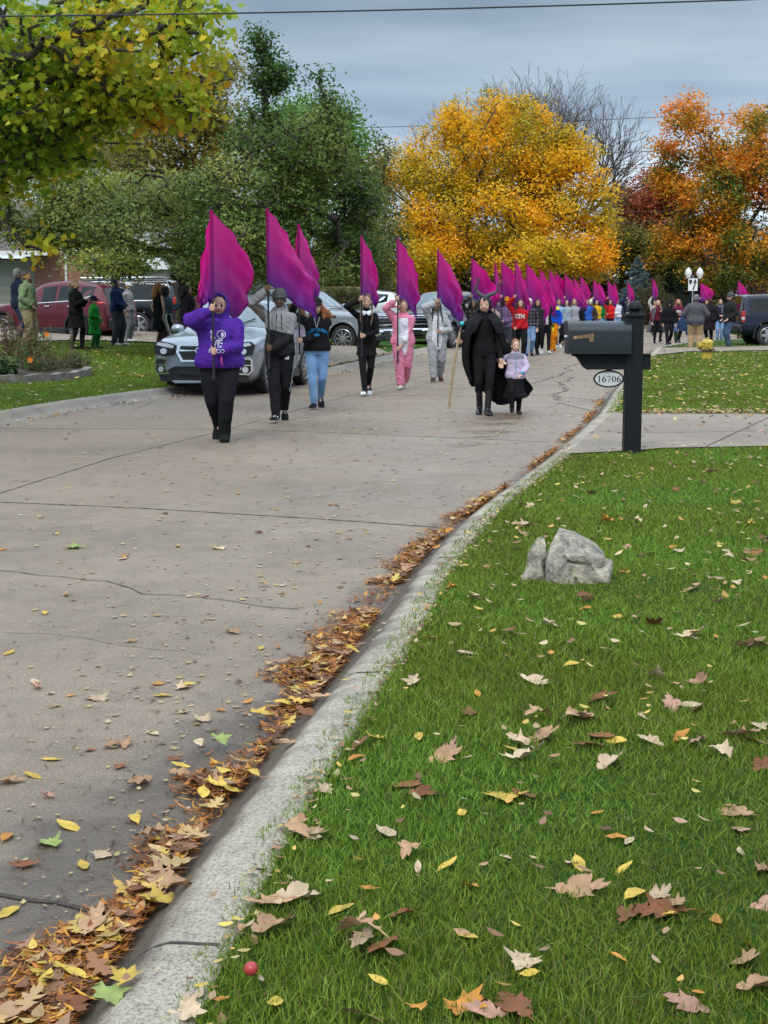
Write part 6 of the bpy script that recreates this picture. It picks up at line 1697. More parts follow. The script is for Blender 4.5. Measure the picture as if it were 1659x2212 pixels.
# ---------------------------------------------------------------- flags
MAG, PUR, DPU = np.array((0.66, 0.006, 0.235)), np.array((0.135, 0.018, 0.22)), np.array((0.06, 0.012, 0.11))
def flag(label, Y, tip, outer, lower, hb, back=None, pole_bot=None, fold=.05, seed=0, away=1.1, bow=.03, group='magenta and purple parade flags'):
    """tip, outer, lower: photo points of the cloth corners at distance Y; hb: y of the lower end of the sleeve"""
    s = Y / FPX
    X0 = XA(tip[0], Y)
    def loc(p): return np.array(((p[0] - tip[0]) * s, (HOR - p[1]) * s + CAMZ))
    zt = loc(tip)[1]; zb = (HOR - (pole_bot or (hb + 60))) * s + CAMZ
    root = empty('flag', (X0, Y, zb), label=label, cat='flag', group=group)
    pm = MB().tube([(0, 0, 0), (0, 0, zt - zb + .03)], .0135, 10); pm.build('pole', M['black'], root, 60)
    MB().tube([(0, 0, zt - zb + .03), (0, 0, zt - zb + .05)], [.018, .016], 10).build('pole_tip', M['black'], root, 60)
    MB().tube([(0, 0, -.03), (0, 0, .01)], [.016, .016], 10).build('pole_foot', M['rubber'], root, 60)
    T, O, L, Bq = loc(tip), loc(outer), loc(lower), np.array((0.0, (HOR - hb) * s + CAMZ))
    nu, nv = 34, 44
    def patch(T, O, L, Bq, away, sgn=1.0, bulge=.06):
        u = np.linspace(0, 1, nu)[None, :]; v = np.linspace(0, 1, nv)[:, None]
        rg = np.random.default_rng(seed + 11)
        def E(a, b, t, bl):
            d = b - a; n_ = np.array((-d[1], d[0]))
            return a[None, None] + d[None, None] * t[..., None] + n_[None, None] * (bl * 4 * t * (1 - t))[..., None]
        top = E(T, O, u, bulge * sgn + .018 * np.sin(u * 17 + seed)); bot = E(Bq, L, u, bow * sgn)
        lef = E(T, Bq, v, 0 * v); rig = E(O, L, v, (.06 + .08 * math.sin(seed * 2.3)) * sgn + .04 * np.sin(v * 9 + seed) + .02 * np.sin(v * 21 + seed))
        bil = (1 - u)[..., None] * (1 - v)[..., None] * T + u[..., None] * (1 - v)[..., None] * O + (1 - u)[..., None] * v[..., None] * Bq + (u * v)[..., None] * L
        P = (1 - v)[..., None] * top + v[..., None] * bot + (1 - u)[..., None] * lef + u[..., None] * rig - bil
        W = max(.15, abs(O[0] - T[0]))
        ph = rg.uniform(0, 6, 4)
        rip = np.sin((u * 1.9 + v * .9) * 5.0 + ph[0]) * .75 + np.sin((u * 1.1 - v * 1.5) * 7.5 + ph[1]) * .40 + np.sin((u * 3 + v * .5) * 6 + ph[2]) * .3
        rip = rip + .35 * np.sin((u * 2.5 + v * 1.0) * 11 + ph[3]) * v + .5 * np.abs(np.sin((u * (1.2 + .5 * math.sin(seed)) - v * .8) * 6 + ph[0])) * v - .12 * np.sin(v * 33 + u * 7 + ph[1]) * u
        yy = away * u ** .58 + rip * fold * np.sqrt(u) * (.5 + .8 * v)
        xx = P[..., 0] + .3 * fold * np.cos((u * 2.2 + v) * 6 + ph[2]) * u * v
        zz = P[..., 1] + .25 * fold * np.sin((u * 4.2 - v) * 4 + ph[1]) * u
        g_ = yy / Y
        xx = xx + (xx + X0) * g_; zz = zz + (zz - CAMZ) * g_
        V = np.stack([xx, yy, zz - zb], -1).reshape(-1, 3)
        t = np.clip((v * 1.15 - .12 + .10 * u * (v - .4)) + 0 * u, 0, 1) ** 1.15
        t = t.reshape(-1, 1)
        c = MAG * (1 - t) + PUR * t
        hem_ = (((u > .965) | (v > .97) | (v < .015)) * np.ones((nv, nu))).reshape(-1, 1)
        lo = np.clip((t - .75) * 1.6, 0, 1); c = (c * (1 - lo * .5) + DPU * lo * .5) * (1 - .38 * hem_)
        return V, c
    idx = np.arange(nu * nv).reshape(nv, nu)
    q = np.stack([idx[:-1, :-1], idx[:-1, 1:], idx[1:, 1:], idx[1:, :-1]], -1).reshape(-1, 4)
    V, c = patch(T, O, L, Bq, away, 1.0)
    Vs, cs, qs = [V], [c], [q]
    if back:
        Tb, Ob, Lb = T, loc(back[0]), loc(back[1])
        V2, c2 = patch(Tb, Ob, Lb, Bq, .15, -1.0, bulge=.02)
        Vs.append(V2); cs.append(c2); qs.append(q[:, ::-1] + len(V))
    me = quads_mesh('cloth', np.concatenate(Vs), np.concatenate(qs), np.concatenate(cs))
    cl = link('cloth', me, M['flag'], root, True)
    # sleeve round the pole
    n = 22; rgs = []; zs = np.linspace(zt - zb + .01, (Bq[1] - zb), n)
    for z in zs: rgs.append([(.021 * math.cos(a), .021 * math.sin(a), z) for a in np.linspace(0, 2 * math.pi, 9)[:-1]])
    sm = MB(); sm.rings(rgs); so = sm.build('sleeve', M['flag'], root, 60)
    tt = (zs[0] - np.array([v.co.z for v in so.data.vertices])) / (zs[0] - zs[-1] + 1e-6)
    cc = MAG[None] * (1 - tt)[:, None] + PUR[None] * tt[:, None]
    setcol(so.data, cc * .62)
    return root
# ---------------------------------------------------------------- the parade
TEXTS = []
def place(px, feet=None, Y=None, z=0.0):
    if Y is None: Y = (CAMZ - z) * FPX / (feet - HOR)
    return Vector((XA(px, Y), Y, z))
def marcher(label, px, feet=None, Y=None, H=1.66, fl=None, ga=None, gb=None, mirror=False, flabel=None, near=False, arms=None, py=-.25, **kw):
    """a person holding an upright flag: ga = photo y of the raised hand, gb = photo y of the lower hand"""
    p = place(px, feet, Y); sc = H / 1.70
    A = dict(arms or {})
    if fl:
        Yf = p.y + py * sc
        s = Yf / FPX
        lx = (XA(fl['tip'][0], Yf) - p.x) / sc
        def zl(y): return ((HOR - y) * s + CAMZ) / sc
        if ga is None: ga = HOR - .12 / s
        if gb is None: gb = HOR + .55 / s
        hi, lo = ('b', 'a') if mirror else ('a', 'b')
        sg = -1 if hi == 'a' else 1
        A.setdefault(hi, dict(t=(lx, py, zl(ga)), m='grip', p=(sg * 1, .35, -.5), off=(sg * .040, .05, -.045)))
        A.setdefault(lo, dict(t=(lx, py, zl(gb)), m='grip', p=(-sg * 1, .6, -.5), off=(-sg * .062, .035, 0)))
        fl = dict(fl)
        flag(flabel or ('flag held by the ' + label), Yf, **fl)
    return person(label, p, H=H, near=near, arms=A, **kw)
BLKC = (.012, .012, .014)
GRP = None

# 1 purple hoodie
def p1x(root, J):
    pm = MB()
    pm.tube([(.04, -.27, 1.04), (.055, -.285, .99), (.05, -.29, .95), (.065, -.285, .90)], [.008, .011, .009, .005], 6)
    solid_out(pm, 'ribbon', M['cloth'], root, (.6, .08, .32))
P1 = marcher('person in purple hoodie with hood up and clown face paint, first in the parade', 476, feet=950, H=1.665, near=True, w=1.5, skin=SKIN_L,
    fl=dict(tip=(463, 462), outer=(551, 582), lower=(507, 692), hb=645, back=((432, 640), (437, 668)), pole_bot=812, seed=1, fold=.035, away=1.5), ga=664, gb=757, py=-.34,
    flabel='flag spread widest with bright magenta cloth, held by the person in purple hoodie',
    top=dict(name='hoodie', col=(.070, .022, .25), t=.030, hood='up', hem=.86, wr=.008, belly=.05, bust=True), bottom=dict(kind='leggings', col=(.014, .014, .018), hem=.72),
    shoes=dict(kind='fat', col=(.010, .012, .011), sole=(.012, .012, .012)), hair=dict(col=(.02, .018, .016), kind='short'), face=dict(paint=True, lips=(.22, .02, .02), lipw=.042, smile=.010),
    legs=(.30, -.06), lift=(.10, 0), stance=(.05, .045), hyaw=6, extra=p1x)
# 2 grey and black jacket
def col2(co):
    g = np.array((.23, .23, .24)); k = np.array((.016, .016, .018)); d = np.array((.14, .12, .11))
    x, y, z = co.T
    chest = (z > 1.175 + .10 * (x > 0) * 0 - x * .22) & (z < 1.6)
    arm = (np.abs(x) > .20) | (z > 1.40)
    c = np.where((chest | arm)[:, None], g, k)
    sh_ = (np.abs(x) > .19) & (x < 0) & (z < 1.52); c = np.where(sh_[:, None], d, c)
    return c
def p2x(root, J):
    for s_ in (-1, 1): solid_out(MB().tube([(s_ * .03, -.135, 1.41), (s_ * .035, -.150, 1.30), (s_ * .04, -.155, 1.20)], .005, 5), 'drawstring', M['cloth'], root, BLKC)
    # white side stripe and three bar mark on the trousers
P2 = marcher('person in grey and black jacket, grey beanie and glasses, second in the parade', 606, Y=19.9, H=1.735, near=True, w=1.0, skin=SKIN_D,
    fl=dict(tip=(582, 457), outer=(641, 552), lower=(688, 690), hb=612, pole_bot=790, seed=4, fold=.05, bow=-.02), ga=623, gb=750,
    flabel='flag with a long slanting edge, held by the person in grey beanie',
    top=dict(name='jacket', col=col2, t=.030, hood='down', hem=.86, wr=.007), bottom=dict(kind='trousers', col=lambda co: np.where((((np.abs(co[:, 0]) > .115) & (np.abs(co[:, 1]) < .03) & (np.sin(co[:, 1] * 260) > 0))[:, None]), np.array((.5, .5, .5)), np.array(BLKC))),
    shoes=dict(col=(.015, .015, .015), sole=(.62, .62, .6), stripe=True), hat=dict(kind='beanie', col=(.08, .08, .085)), face=dict(glasses=True, lips=(.10, .045, .035)), hair=dict(col=(.01, .01, .01), kind='short'),
    legs=(-.24, .27), lift=(0, .07), stance=(.045, .03), hyaw=4, extra=p2x)
# 3 black hoodie, blue lettering, jeans
def p3x(root, J):
    solid_out(MB().tube([(-.045, -.105, 1.43), (-.02, -.150, 1.34), (-.002, -.165, 1.27)], .004, 5), 'cord', M['cloth'], root, (.5, .5, .55))
    solid_out(MB().tube([(.045, -.105, 1.43), (.02, -.150, 1.34), (.006, -.165, 1.27)], .004, 5), 'cord', M['cloth'], root, (.5, .5, .55))
P3 = marcher('person with wavy auburn hair in black cap, black hoodie with blue letters and light jeans', 686, feet=879, H=1.62, near=True, w=1.06, skin=SKIN_L,
    fl=dict(tip=(648, 490), outer=(674, 566), lower=(688, 650), hb=628, back=((637, 600), (650, 668)), pole_bot=760, seed=6, fold=.03), ga=645, gb=734,
    flabel='narrow flag partly behind the slanting flag, held by the person in black cap and jeans',
    top=dict(name='hoodie', col=BLKC, t=.026, hood='down', hem=.90, wr=.007), bottom=dict(kind='leggings', col=jeans((.17, .30, .50)), wr=.003),
    shoes=dict(col=BLKC, sole=(.6, .6, .58)), hat=dict(kind='cap', col=(.02, .02, .022)), hair=dict(col=(.30, .10, .035), kind='long', wind=True, len=.16), face=dict(teeth=True, smile=.008),
    legs=(-.20, .22), lift=(0, .07), stance=(.05, .04), hyaw=-8, extra=p3x)
# 4 black dress, white collar, braids
def p4x(root, J):
    c = MB()
    for s_ in (-1, 1):
        c.add([(0, -.112, 1.425), (s_ * .075, -.085, 1.445), (s_ * .085, -.118, 1.385), (s_ * .045, -.138, 1.352), (s_ * .003, -.135, 1.385)], [(0, 1, 2, 3, 4)])
        c.add([(s_ * .075, -.085, 1.445), (s_ * .095, -.0, 1.45), (s_ * .13, -.01, 1.405), (s_ * .085, -.118, 1.385)], [(0, 1, 2, 3)])
    o = solid_out(c, 'collar', M['cloth'], root, (.72, .74, .78))
    m = o.modifiers.new('s', 'SOLIDIFY'); m.thickness = .006
P4 = marcher('person in black dress with white collar and two braids', 792, feet=851, H=1.70, near=True, w=.9, skin=SKIN_L,
    fl=dict(tip=(782, 514), outer=(818, 606), lower=(812, 668), hb=640, pole_bot=765, seed=8, fold=.07), ga=644, gb=724,
    flabel='narrow folded flag above the person in black dress with white collar',
    top=dict(name='dress', col=(.010, .010, .011), t=.010, hem=.68, hemr=(.185, .15), wr=.004), bottom=dict(kind='leggings', col=(.012, .012, .013)),
    shoes=dict(col=(.02, .02, .02), sole=(.68, .68, .66), toe=True), hair=dict(col=(.10, .055, .03), kind='braids'), face=dict(teeth=True, smile=.008),
    legs=(-.24, .24), lift=(0, .08), stance=(.03, .03), hyaw=-2, extra=p4x)
# 5 pink onesie
PINK = np.array((.62, .20, .30)); WHT_ = np.array((.62, .62, .68))
def col5(co):
    x, y, z = co.T
    m = (y < -.02) & (np.abs(x + .0) < .105 - np.clip(.86 - z, 0, 1) * .28 - np.clip(z - 1.30, 0, 1) * .3) & (z < 1.37) & (z > .60)
    return np.where(m[:, None], WHT_, PINK)
P5 = marcher('person in pink and white animal onesie with glasses', 870, feet=838, H=1.60, near=True, w=1.08, skin=SKIN_L,
    fl=dict(tip=(859, 520), outer=(903, 600), lower=(903, 690), hb=645, pole_bot=778, seed=10, fold=.06), ga=644, gb=752,
    flabel='flag above the person in pink onesie',
    top=dict(name='onesie', col=col5, t=.036, hood='down', hem=.66, hemr=(.185, .155), sleeve=.82, wr=.009), bottom=dict(kind='wide', col=PINK * .95, wr=.010, hem=.92),
    shoes=dict(col=(.42, .40, .32), sole=(.6, .6, .56)), hair=dict(col=(.13, .06, .035), kind='bun'), face=dict(glasses=True, teeth=True, smile=.006),
    legs=(-.2, .22), lift=(0, .06), stance=(.04, .05), hyaw=12)
# 6 white and grey onesie
GRY_ = np.array((.36, .36, .38))
def col6(co):
    x, y, z = co.T
    m = (y < -.02) & (np.abs(x) < .105 - np.clip(.84 - z, 0, 1) * .3) & (z < 1.38) & (z > .64)
    return np.where(m[:, None], np.array((.60, .61, .66)), GRY_)
def p6x(root, J):
    s = Soft(); s.limb([(.10, .12, .92), (.15, .2, .75), (.17, .24, .58), (.19, .24, .45)], [.018, .02, .02, .022], 8)
    s.out('tail', M['cloth'], root, (.03, .03, .03), .012)
    for s_ in (-1, 1):
        h_ = Soft(); h_.limb([J['hd'](s_ * .07, -.055, .10), J['hd'](s_ * .085, -.07, 0), (s_ * .10, -.14, 1.38), (s_ * .11, -.15, 1.26)], [.016, .018, .018, .010], 8)
        h_.out('hair_strand', M['hair'], root, (.015, .012, .01), .010, .002, 40)
P6 = marcher('person in white and grey animal onesie with hood up and long dark hair', 943, feet=822, H=1.60, near=True, w=1.02, skin=SKIN_M,
    fl=dict(tip=(945, 545), outer=(986, 610), lower=(992, 700), hb=648, pole_bot=745, seed=12, fold=.07), ga=650, gb=714,
    flabel='flag above the person in white and grey onesie',
    top=dict(name='onesie', col=col6, t=.036, hood='up', ears=True, hem=.68, hemr=(.19, .16), sleeve=.85, wr=.009), bottom=dict(kind='wide', col=GRY_ * .8, wr=.010, hem=.92),
    shoes=dict(col=(.06, .03, .02), sole=(.5, .46, .4)), face=dict(glasses=True), hair=dict(col=(.015, .012, .01), kind='short'),
    legs=(-.18, .2), lift=(0, .05), stance=(.075, .08), hyaw=-6, extra=p6x)

# 7 horned headdress and black cape
def cape(root, cols, name, col, thick=.008):
    K = len(cols); n = 26
    G_ = []
    for c in cols:
        P = [Vector(p) for p in c]; out = []
        for i in range(n):
            t = i / (n - 1) * (len(P) - 1); k = min(int(t), len(P) - 2); f = t - k
            p0, p1, p2, p3 = P[max(0, k - 1)], P[k], P[k + 1], P[min(len(P) - 1, k + 2)]
            out.append(.5 * ((2 * p1) + (-p0 + p2) * f + (2 * p0 - 5 * p1 + 4 * p2 - p3) * f * f + (-p0 + 3 * p1 - 3 * p2 + p3) * f ** 3))
        G_.append(out)
    m = 9; rows = []
    for i in range(n):
        r = []
        for j in range((K - 1) * m + 1):
            t = j / m; k = min(int(t), K - 2); f = t - k
            p0, p1, p2, p3 = G_[max(0, k - 1)][i], G_[k][i], G_[k + 1][i], G_[min(K - 1, k + 2)][i]
            q = .5 * ((2 * p1) + (-p0 + p2) * f + (2 * p0 - 5 * p1 + 4 * p2 - p3) * f * f + (-p0 + 3 * p1 - 3 * p2 + p3) * f ** 3)
            w = math.sin(j * 1.35 + i * .06) * .022 * (i / n) ** .7
            d = Vector((q.x, q.y, 0)); d = d.normalized() if d.length > 1e-4 else Vector((0, 1, 0))
            r.append(q + d * w)
        rows.append(r)
    mb = MB(); mb.rings(rows, cap=False, closed=False)
    o = solid_out(mb, name, M['cloth'], root, col)
    s = o.modifiers.new('s', 'SOLIDIFY'); s.thickness = thick; s.offset = 0
    o.data.polygons.foreach_set('use_smooth', np.ones(len(o.data.polygons), dtype=bool))
    return o
def p7x(root, J):
    hd = J['hd']
    c = Soft()
    c.ball(hd(0, .022, .118), (.086, .100, .096), 16, 10)
    c.limb([hd(-.076, -.02, .15), hd(-.084, .0, .06), hd(-.075, .01, -.01)], [.016, .018, .014], 8)
    c.limb([hd(.076, -.02, .15), hd(.084, .0, .06), hd(.075, .01, -.01)], [.016, .018, .014], 8)
    c.limb([hd(0, -.075, .165), hd(0, -.088, .14)], [.02, .008], 8)
    cp = c.out('headdress', M['leather'], root, BLKC, .010)
    for pts in ([(-.03, .0, .19), (-.075, 0, .225), (-.115, .0, .26), (-.120, .0, .32), (-.085, .0, .375), (-.075, -.01, .42), (-.105, -.02, .445), (-.13, -.02, .43)],
                [(.03, .0, .19), (.08, 0, .215), (.14, .0, .235), (.175, .0, .27), (.175, .0, .33), (.205, .0, .375), (.235, -.01, .39), (.255, -.02, .38)]):
        h_ = Soft(); h_.limb([hd(*p) for p in pts], [.034, .030, .026, .021, .016, .012, .008, .004], 12)
        h_.out('horn', mat('horn_grey', (.045, .045, .05), .5, bump=.004, bscale=40) if 'horn_grey' not in bpy.data.materials else bpy.data.materials['horn_grey'], root, BLKC, .008, .003, 60)
    cape(root, [[(-.045, -.115, 1.455), (-.15, -.165, 1.30), (-.21, -.17, 1.08), (-.22, -.12, .8), (-.20, -.04, .48)],
                [(-.12, -.05, 1.47), (-.235, -.06, 1.34), (-.30, -.06, 1.10), (-.30, .0, .75), (-.16, .06, .40)],
                [(-.09, .08, 1.50), (-.19, .14, 1.33), (-.22, .19, .95), (-.15, .24, .62), (-.06, .26, .40)],
                [(0, .11, 1.50), (.02, .18, 1.30), (.06, .25, .9), (.12, .31, .5), (.16, .36, .16)],
                [(.09, .08, 1.50), (.19, .13, 1.33), (.28, .2, .92), (.38, .3, .52), (.36, .38, .12)],
                [(.12, -.05, 1.47), (.235, -.06, 1.34), (.34, .04, 1.0), (.52, .22, .62), (.74, .34, .32)],
                [(.045, -.115, 1.455), (.16, -.16, 1.28), (.24, -.13, 1.06), (.33, -.0, .84), (.46, .14, .62)]], 'cape', (.013, .013, .015))
    cape(root, [[(.03, -.13, 1.42), (.08, -.175, 1.34), (.13, -.18, 1.24), (.16, -.175, 1.18)], [(.12, -.06, 1.45), (.22, -.10, 1.36), (.25, -.10, 1.26), (.26, -.10, 1.17)], [(.08, .08, 1.47), (.17, .12, 1.36), (.2, .14, 1.26), (.21, .14, 1.18)],
                [(-.08, .08, 1.47), (-.17, .12, 1.36), (-.2, .14, 1.26), (-.21, .14, 1.18)], [(-.12, -.06, 1.45), (-.22, -.10, 1.36), (-.25, -.10, 1.26), (-.26, -.10, 1.17)], [(-.03, -.13, 1.42), (-.08, -.175, 1.34), (-.13, -.18, 1.24), (-.16, -.175, 1.18)]], 'capelet', (.018, .018, .021))
p7 = place(1045, feet=893); s7 = p7.y / FPX; k7 = 1.66 / 1.70
def loc7(px, py, dy=-.2): return ((XA(px, p7.y + dy * k7) - p7.x) / k7, dy, ((HOR - py) * s7 + CAMZ) / k7)
stx, _, stz = loc7(989, 736, -.12)
hx7, _, hz7 = loc7(1081, 778, -.08)
person('person in black horned headdress and long black cape, walking with a wooden staff', p7, H=1.66, near=True, w=.95, skin=SKIN_L,
    top=dict(name='bodice', col=(.011, .011, .012), t=.010, hem=.84, wr=.003), bottom=dict(kind='leggings', col=(.012, .012, .013)), shoes=dict(kind='tall', col=BLKC, sole=BLKC),
    face=dict(lips=(.45, .02, .03), lipw=.028, smile=.010, teeth=True), arms={'a': dict(t=(stx, -.12, stz), m='grip', p=(-1, .6, -.5), off=(.05, .05, .0)), 'b': dict(t=(hx7, -.08, hz7), p=(1, .8, 0))},
    legs=(.12, -.14), lift=(.02, 0), stance=(.05, .045), hyaw=-8, extra=p7x)
Yst = p7.y - .12 * k7
sf = empty('staff', tuple(AT(970, 883, Yst)), label='gnarled wooden staff with a turquoise orb, held by the person in black cape', cat='staff')
b0 = AT(970, 883, Yst)
MB().tube([AT(x, y, Yst) - b0 for x, y in ((970, 883), (973, 845), (978, 805), (984, 768), (990, 735), (994, 715))], [.017, .018, .019, .019, .018, .014], 8).build('shaft', M['wood'], sf, 60)
MB().tube([AT(x, y, Yst) - b0 for x, y in ((994, 715), (996, 706))], [.02, .012], 8).build('orb_mount', M['bark_grey'], sf, 60)
MB().ball(AT(998, 699, Yst) - b0, .032, 14, 10).build('orb', mat('turquoise', (.03, .42, .48), .2), sf, 60)

# 8 the child
def p8x(root, J):
    s = Soft(); s.loft([(0, .0, .40, .29, .24), (0, 0, .55, .24, .2), (0, 0, .72, .20, .16), (0, 0, .9, .17, .135)], 22)
    s.out('skirt', M['cloth'], root, (.012, .012, .013), .014, .010, 12)
    solid_out(MB().tube([(0, -.158, 1.40), (0, -.176, 1.2), (.0, -.176, .93)], .006, 5), 'zip', M['cloth'], root, (.05, .35, .45))
    c = Vector(J['wr']['b'])
    solid_out(MB().tube([c + Vector((-.03, -.03, .01)), c + Vector((0, -.05, .0)), c + Vector((.04, -.03, .03))], .028, 8), 'cuff', M['cloth'], root, (.03, .32, .5))
def col8(co):
    x, y, z = co.T
    a = (z > 1.29 + .5 * x * x) & (z < 1.44) & (np.abs(x) < .20)
    return np.where(a[:, None], np.array((.20, .19, .22)), np.array((.50, .42, .56)))
p8 = place(1112, feet=893)
k8 = 1.03 / 1.70
hx8 = (XA(1085, p8.y) - p8.x) / k8; hz8 = ((HOR - 779) * p8.y / FPX + CAMZ) / k8
person('small child in lavender fleece jacket and black skirt, holding hands with the person in cape', p8, H=1.03, near=True, w=1.12, skin=(.60, .38, .30), child=True,
    top=dict(name='fleece_jacket', col=col8, t=.034, hem=.84, wr=.008), bottom=dict(kind='leggings', col=BLKC), shoes=dict(kind='boot', col=(.05, .028, .018), sole=(.03, .02, .015)),
    hair=dict(col=(.26, .13, .055), kind='bun'), face=dict(smile=.004), arms={'a': dict(t=(hx8, -.05, hz8), p=(-1, .3, -.6)), 'b': dict(t=(.13, -.26, .98), p=(1, .5, -.3))},
    legs=(-.2, .12), lift=(.05, 0), stance=(.08, .1), hyaw=4, extra=p8x)

# ---- the rest of the marching line
LG = dict(kind='leggings', col=(.013, .013, .015)); JN = dict(kind='trousers', col=jeans()); WS = dict(col=(.55, .55, .54), sole=(.6, .6, .6)); BS = dict(col=BLKC, sole=(.3, .3, .3))
def F(tip, outer, lower, hb, **k): return dict(tip=tip, outer=outer, lower=lower, hb=hb, **k)
marcher('person with long black hair and dark patterned shirt behind the horned headdress', 1020, Y=37.5, H=1.64, skin=SKIN_T, fl=F((1017, 560), (1078, 640), (1052, 672), 640, seed=14, fold=0.11, pole_bot=735), ga=640, gb=705,
    flabel='flag rising behind the horned headdress, widest of the middle ones', top=dict(name='shirt', col=plaid((.08, .06, .05), (.02, .02, .02), (.012, .012, .012)), t=.016), bottom=LG, shoes=BS, hair=dict(col=(.008, .007, .007), kind='long', len=.28), legs=(-.15, .15))
marcher('person in pale fluffy hooded sweater with long brown hair behind the cape', 1069, Y=41, H=1.62, skin=SKIN_L, fl=F((1066, 571), (1076, 620), (1080, 668), 640, seed=15, fold=.04, pole_bot=725), ga=655, gb=704, flabel='thinnest flag, edge on, just right of the horned headdress',
    top=dict(name='sweater', col=(.52, .42, .42), t=.034, hood='up'), bottom=dict(kind='trousers', col=(.03, .03, .035)), shoes=WS, hair=dict(col=(.12, .06, .035), kind='long', len=.35), legs=(.15, -.15))
marcher('person in orange cap and purple patterned shirt', 1092, Y=40.3, H=1.70, skin=SKIN_L, fl=F((1081, 567), (1137, 640), (1115, 680), 645, seed=16, fold=0.10, pole_bot=730), flabel='flag above the person in orange cap',
    top=dict(name='shirt', col=plaid((.25, .12, .38), (.05, .04, .07), (.32, .25, .4), 80), t=.024), bottom=dict(kind='trousers', col=(.05, .055, .07)), shoes=BS, hair=dict(col=(.06, .03, .02), kind='long', len=.2), hat=dict(kind='cap', col=(.62, .24, .02)), face=dict(smile=.006, teeth=True))
def p12x(root, J): pass
P12 = marcher('person in bright red sweatshirt with white letters and black trousers', 1121, Y=39.6, H=1.63, w=1.15, skin=SKIN_L, fl=F((1110, 567), (1139, 650), (1134, 690), 650, seed=17, fold=0.12, pole_bot=725), gb=709, flabel='flag hiding the face of the person in red sweatshirt',
    top=dict(name='sweatshirt', col=(.42, .012, .018), t=.03), bottom=dict(kind='trousers', col=BLKC), shoes=BS, hair=dict(col=(.10, .05, .03), kind='long', len=.2), legs=(.15, -.15))
marcher('person in plaid shirt and blue jeans behind the red sweatshirt', 1141, Y=43.5, H=1.66, skin=SKIN_L, top=dict(name='shirt', col=plaid((.12, .1, .12), (.04, .035, .05), (.02, .02, .025), 60), t=.022), bottom=JN, shoes=BS, hair=dict(col=(.06, .035, .02), kind='short'), hat=dict(kind='cap_back', col=(.5, .5, .5)), legs=(-.2, .15))
marcher('person in black zipped jacket and black leggings below the widest crowd flag', 1158, feet=766, H=1.64, skin=SKIN_M, fl=F((1134, 573), (1186, 650), (1172, 712), 650, seed=18, fold=.08, pole_bot=722), gb=716, flabel='large rippled flag in front of the black jacket', arms={},
    top=dict(name='jacket', col=(.022, .022, .024), t=.03, hem=.82), bottom=LG, shoes=dict(col=BLKC, sole=(.6, .6, .6)), hair=dict(col=(.03, .02, .015), kind='long', len=.2), legs=(-.22, .25), lift=(0, .1), stance=(.02, .03))
marcher('person in white top under black cardigan with white sneakers', 1176, feet=762, H=1.66, skin=SKIN_L, fl=F((1163, 584), (1198, 655), (1196, 690), 650, seed=19, fold=0.11, pole_bot=718), gb=706, flabel='dark folded flag above the black cardigan', mirror=True,
    top=dict(name='cardigan', col=lambda co: np.where(((np.abs(co[:, 0]) < .075) & (co[:, 1] < 0))[:, None], np.array((.55, .53, .52)), np.array(BLKC)), t=.022), bottom=LG, shoes=WS, hair=dict(col=(.05, .03, .02), kind='long', len=.32), legs=(.2, -.2), lift=(.08, 0))
def pcx(root, J):
    s = Soft(); s.loft([(0, 0, .06, .13, .12), (0, 0, .3, .12, .11), (0, 0, .62, .13, .12)], 18); s.out('costume_skirt', M['cloth'], root, lambda co: np.where((np.sin(co[:, 0] * 90) > .2)[:, None], np.array((.65, .24, .01)), np.array((.5, .16, .01))), .014, .01)
    s = Soft(); s.loft([(0, 0, .62, .135, .125), (0, 0, .95, .14, .12)], 18); s.out('costume_waist', M['cloth'], root, lambda co: np.where((((co[:, 0]) ** 2 + (co[:, 2] - .82) ** 2) < .004)[:, None], np.array((.02, .08, .02)), np.array((.65, .60, .02))), .014)
marcher('person in yellow, blue and orange costume between black cardigan and light blue sweater', 1190, Y=47.8, H=1.70, skin=SKIN_M, w=.95, top=dict(name='costume_top', col=lambda co: np.where((co[:, 2] > 1.32)[:, None], np.array((.65, .60, .02)), np.array((.01, .06, .45))), t=.03), bottom=dict(kind='trousers', col=(.6, .2, .01)), shoes=dict(col=(.6, .22, .01), sole=(.1, .05, .02)), hair=dict(col=(.03, .02, .02), kind='long', len=.15), extra=pcx)
marcher('person in light blue sweater with black tights and white shoes', 1203, feet=750, H=1.66, skin=SKIN_M, fl=F((1183, 585), (1216, 650), (1212, 662), 655, seed=20, fold=0.07, pole_bot=712), ga=648, gb=702, flabel='flag just left of the light blue sweater',
    top=dict(name='sweater', col=(.26, .34, .46), t=.034, hem=.84), bottom=LG, shoes=WS, hair=dict(col=(.04, .025, .02), kind='long', len=.1), legs=(-.2, .2), lift=(0, .08))
marcher('person in grey blue sweatshirt with dark trousers', 1220, feet=746, H=1.64, skin=SKIN_L, fl=F((1196, 591), (1237, 650), (1216, 690), 655, seed=21, pole_bot=708, fold=.07), ga=672, gb=699, flabel='flag with a pointed fly end beside the grey blue sweatshirt',
    top=dict(name='sweatshirt', col=(.28, .32, .37), t=.034), bottom=dict(kind='leggings', col=(.03, .03, .035)), shoes=dict(kind='boot', col=(.12, .09, .06), sole=(.1, .1, .1)), hair=dict(col=(.05, .03, .02), kind='long', len=.2), legs=(.2, -.2), lift=(.1, 0))
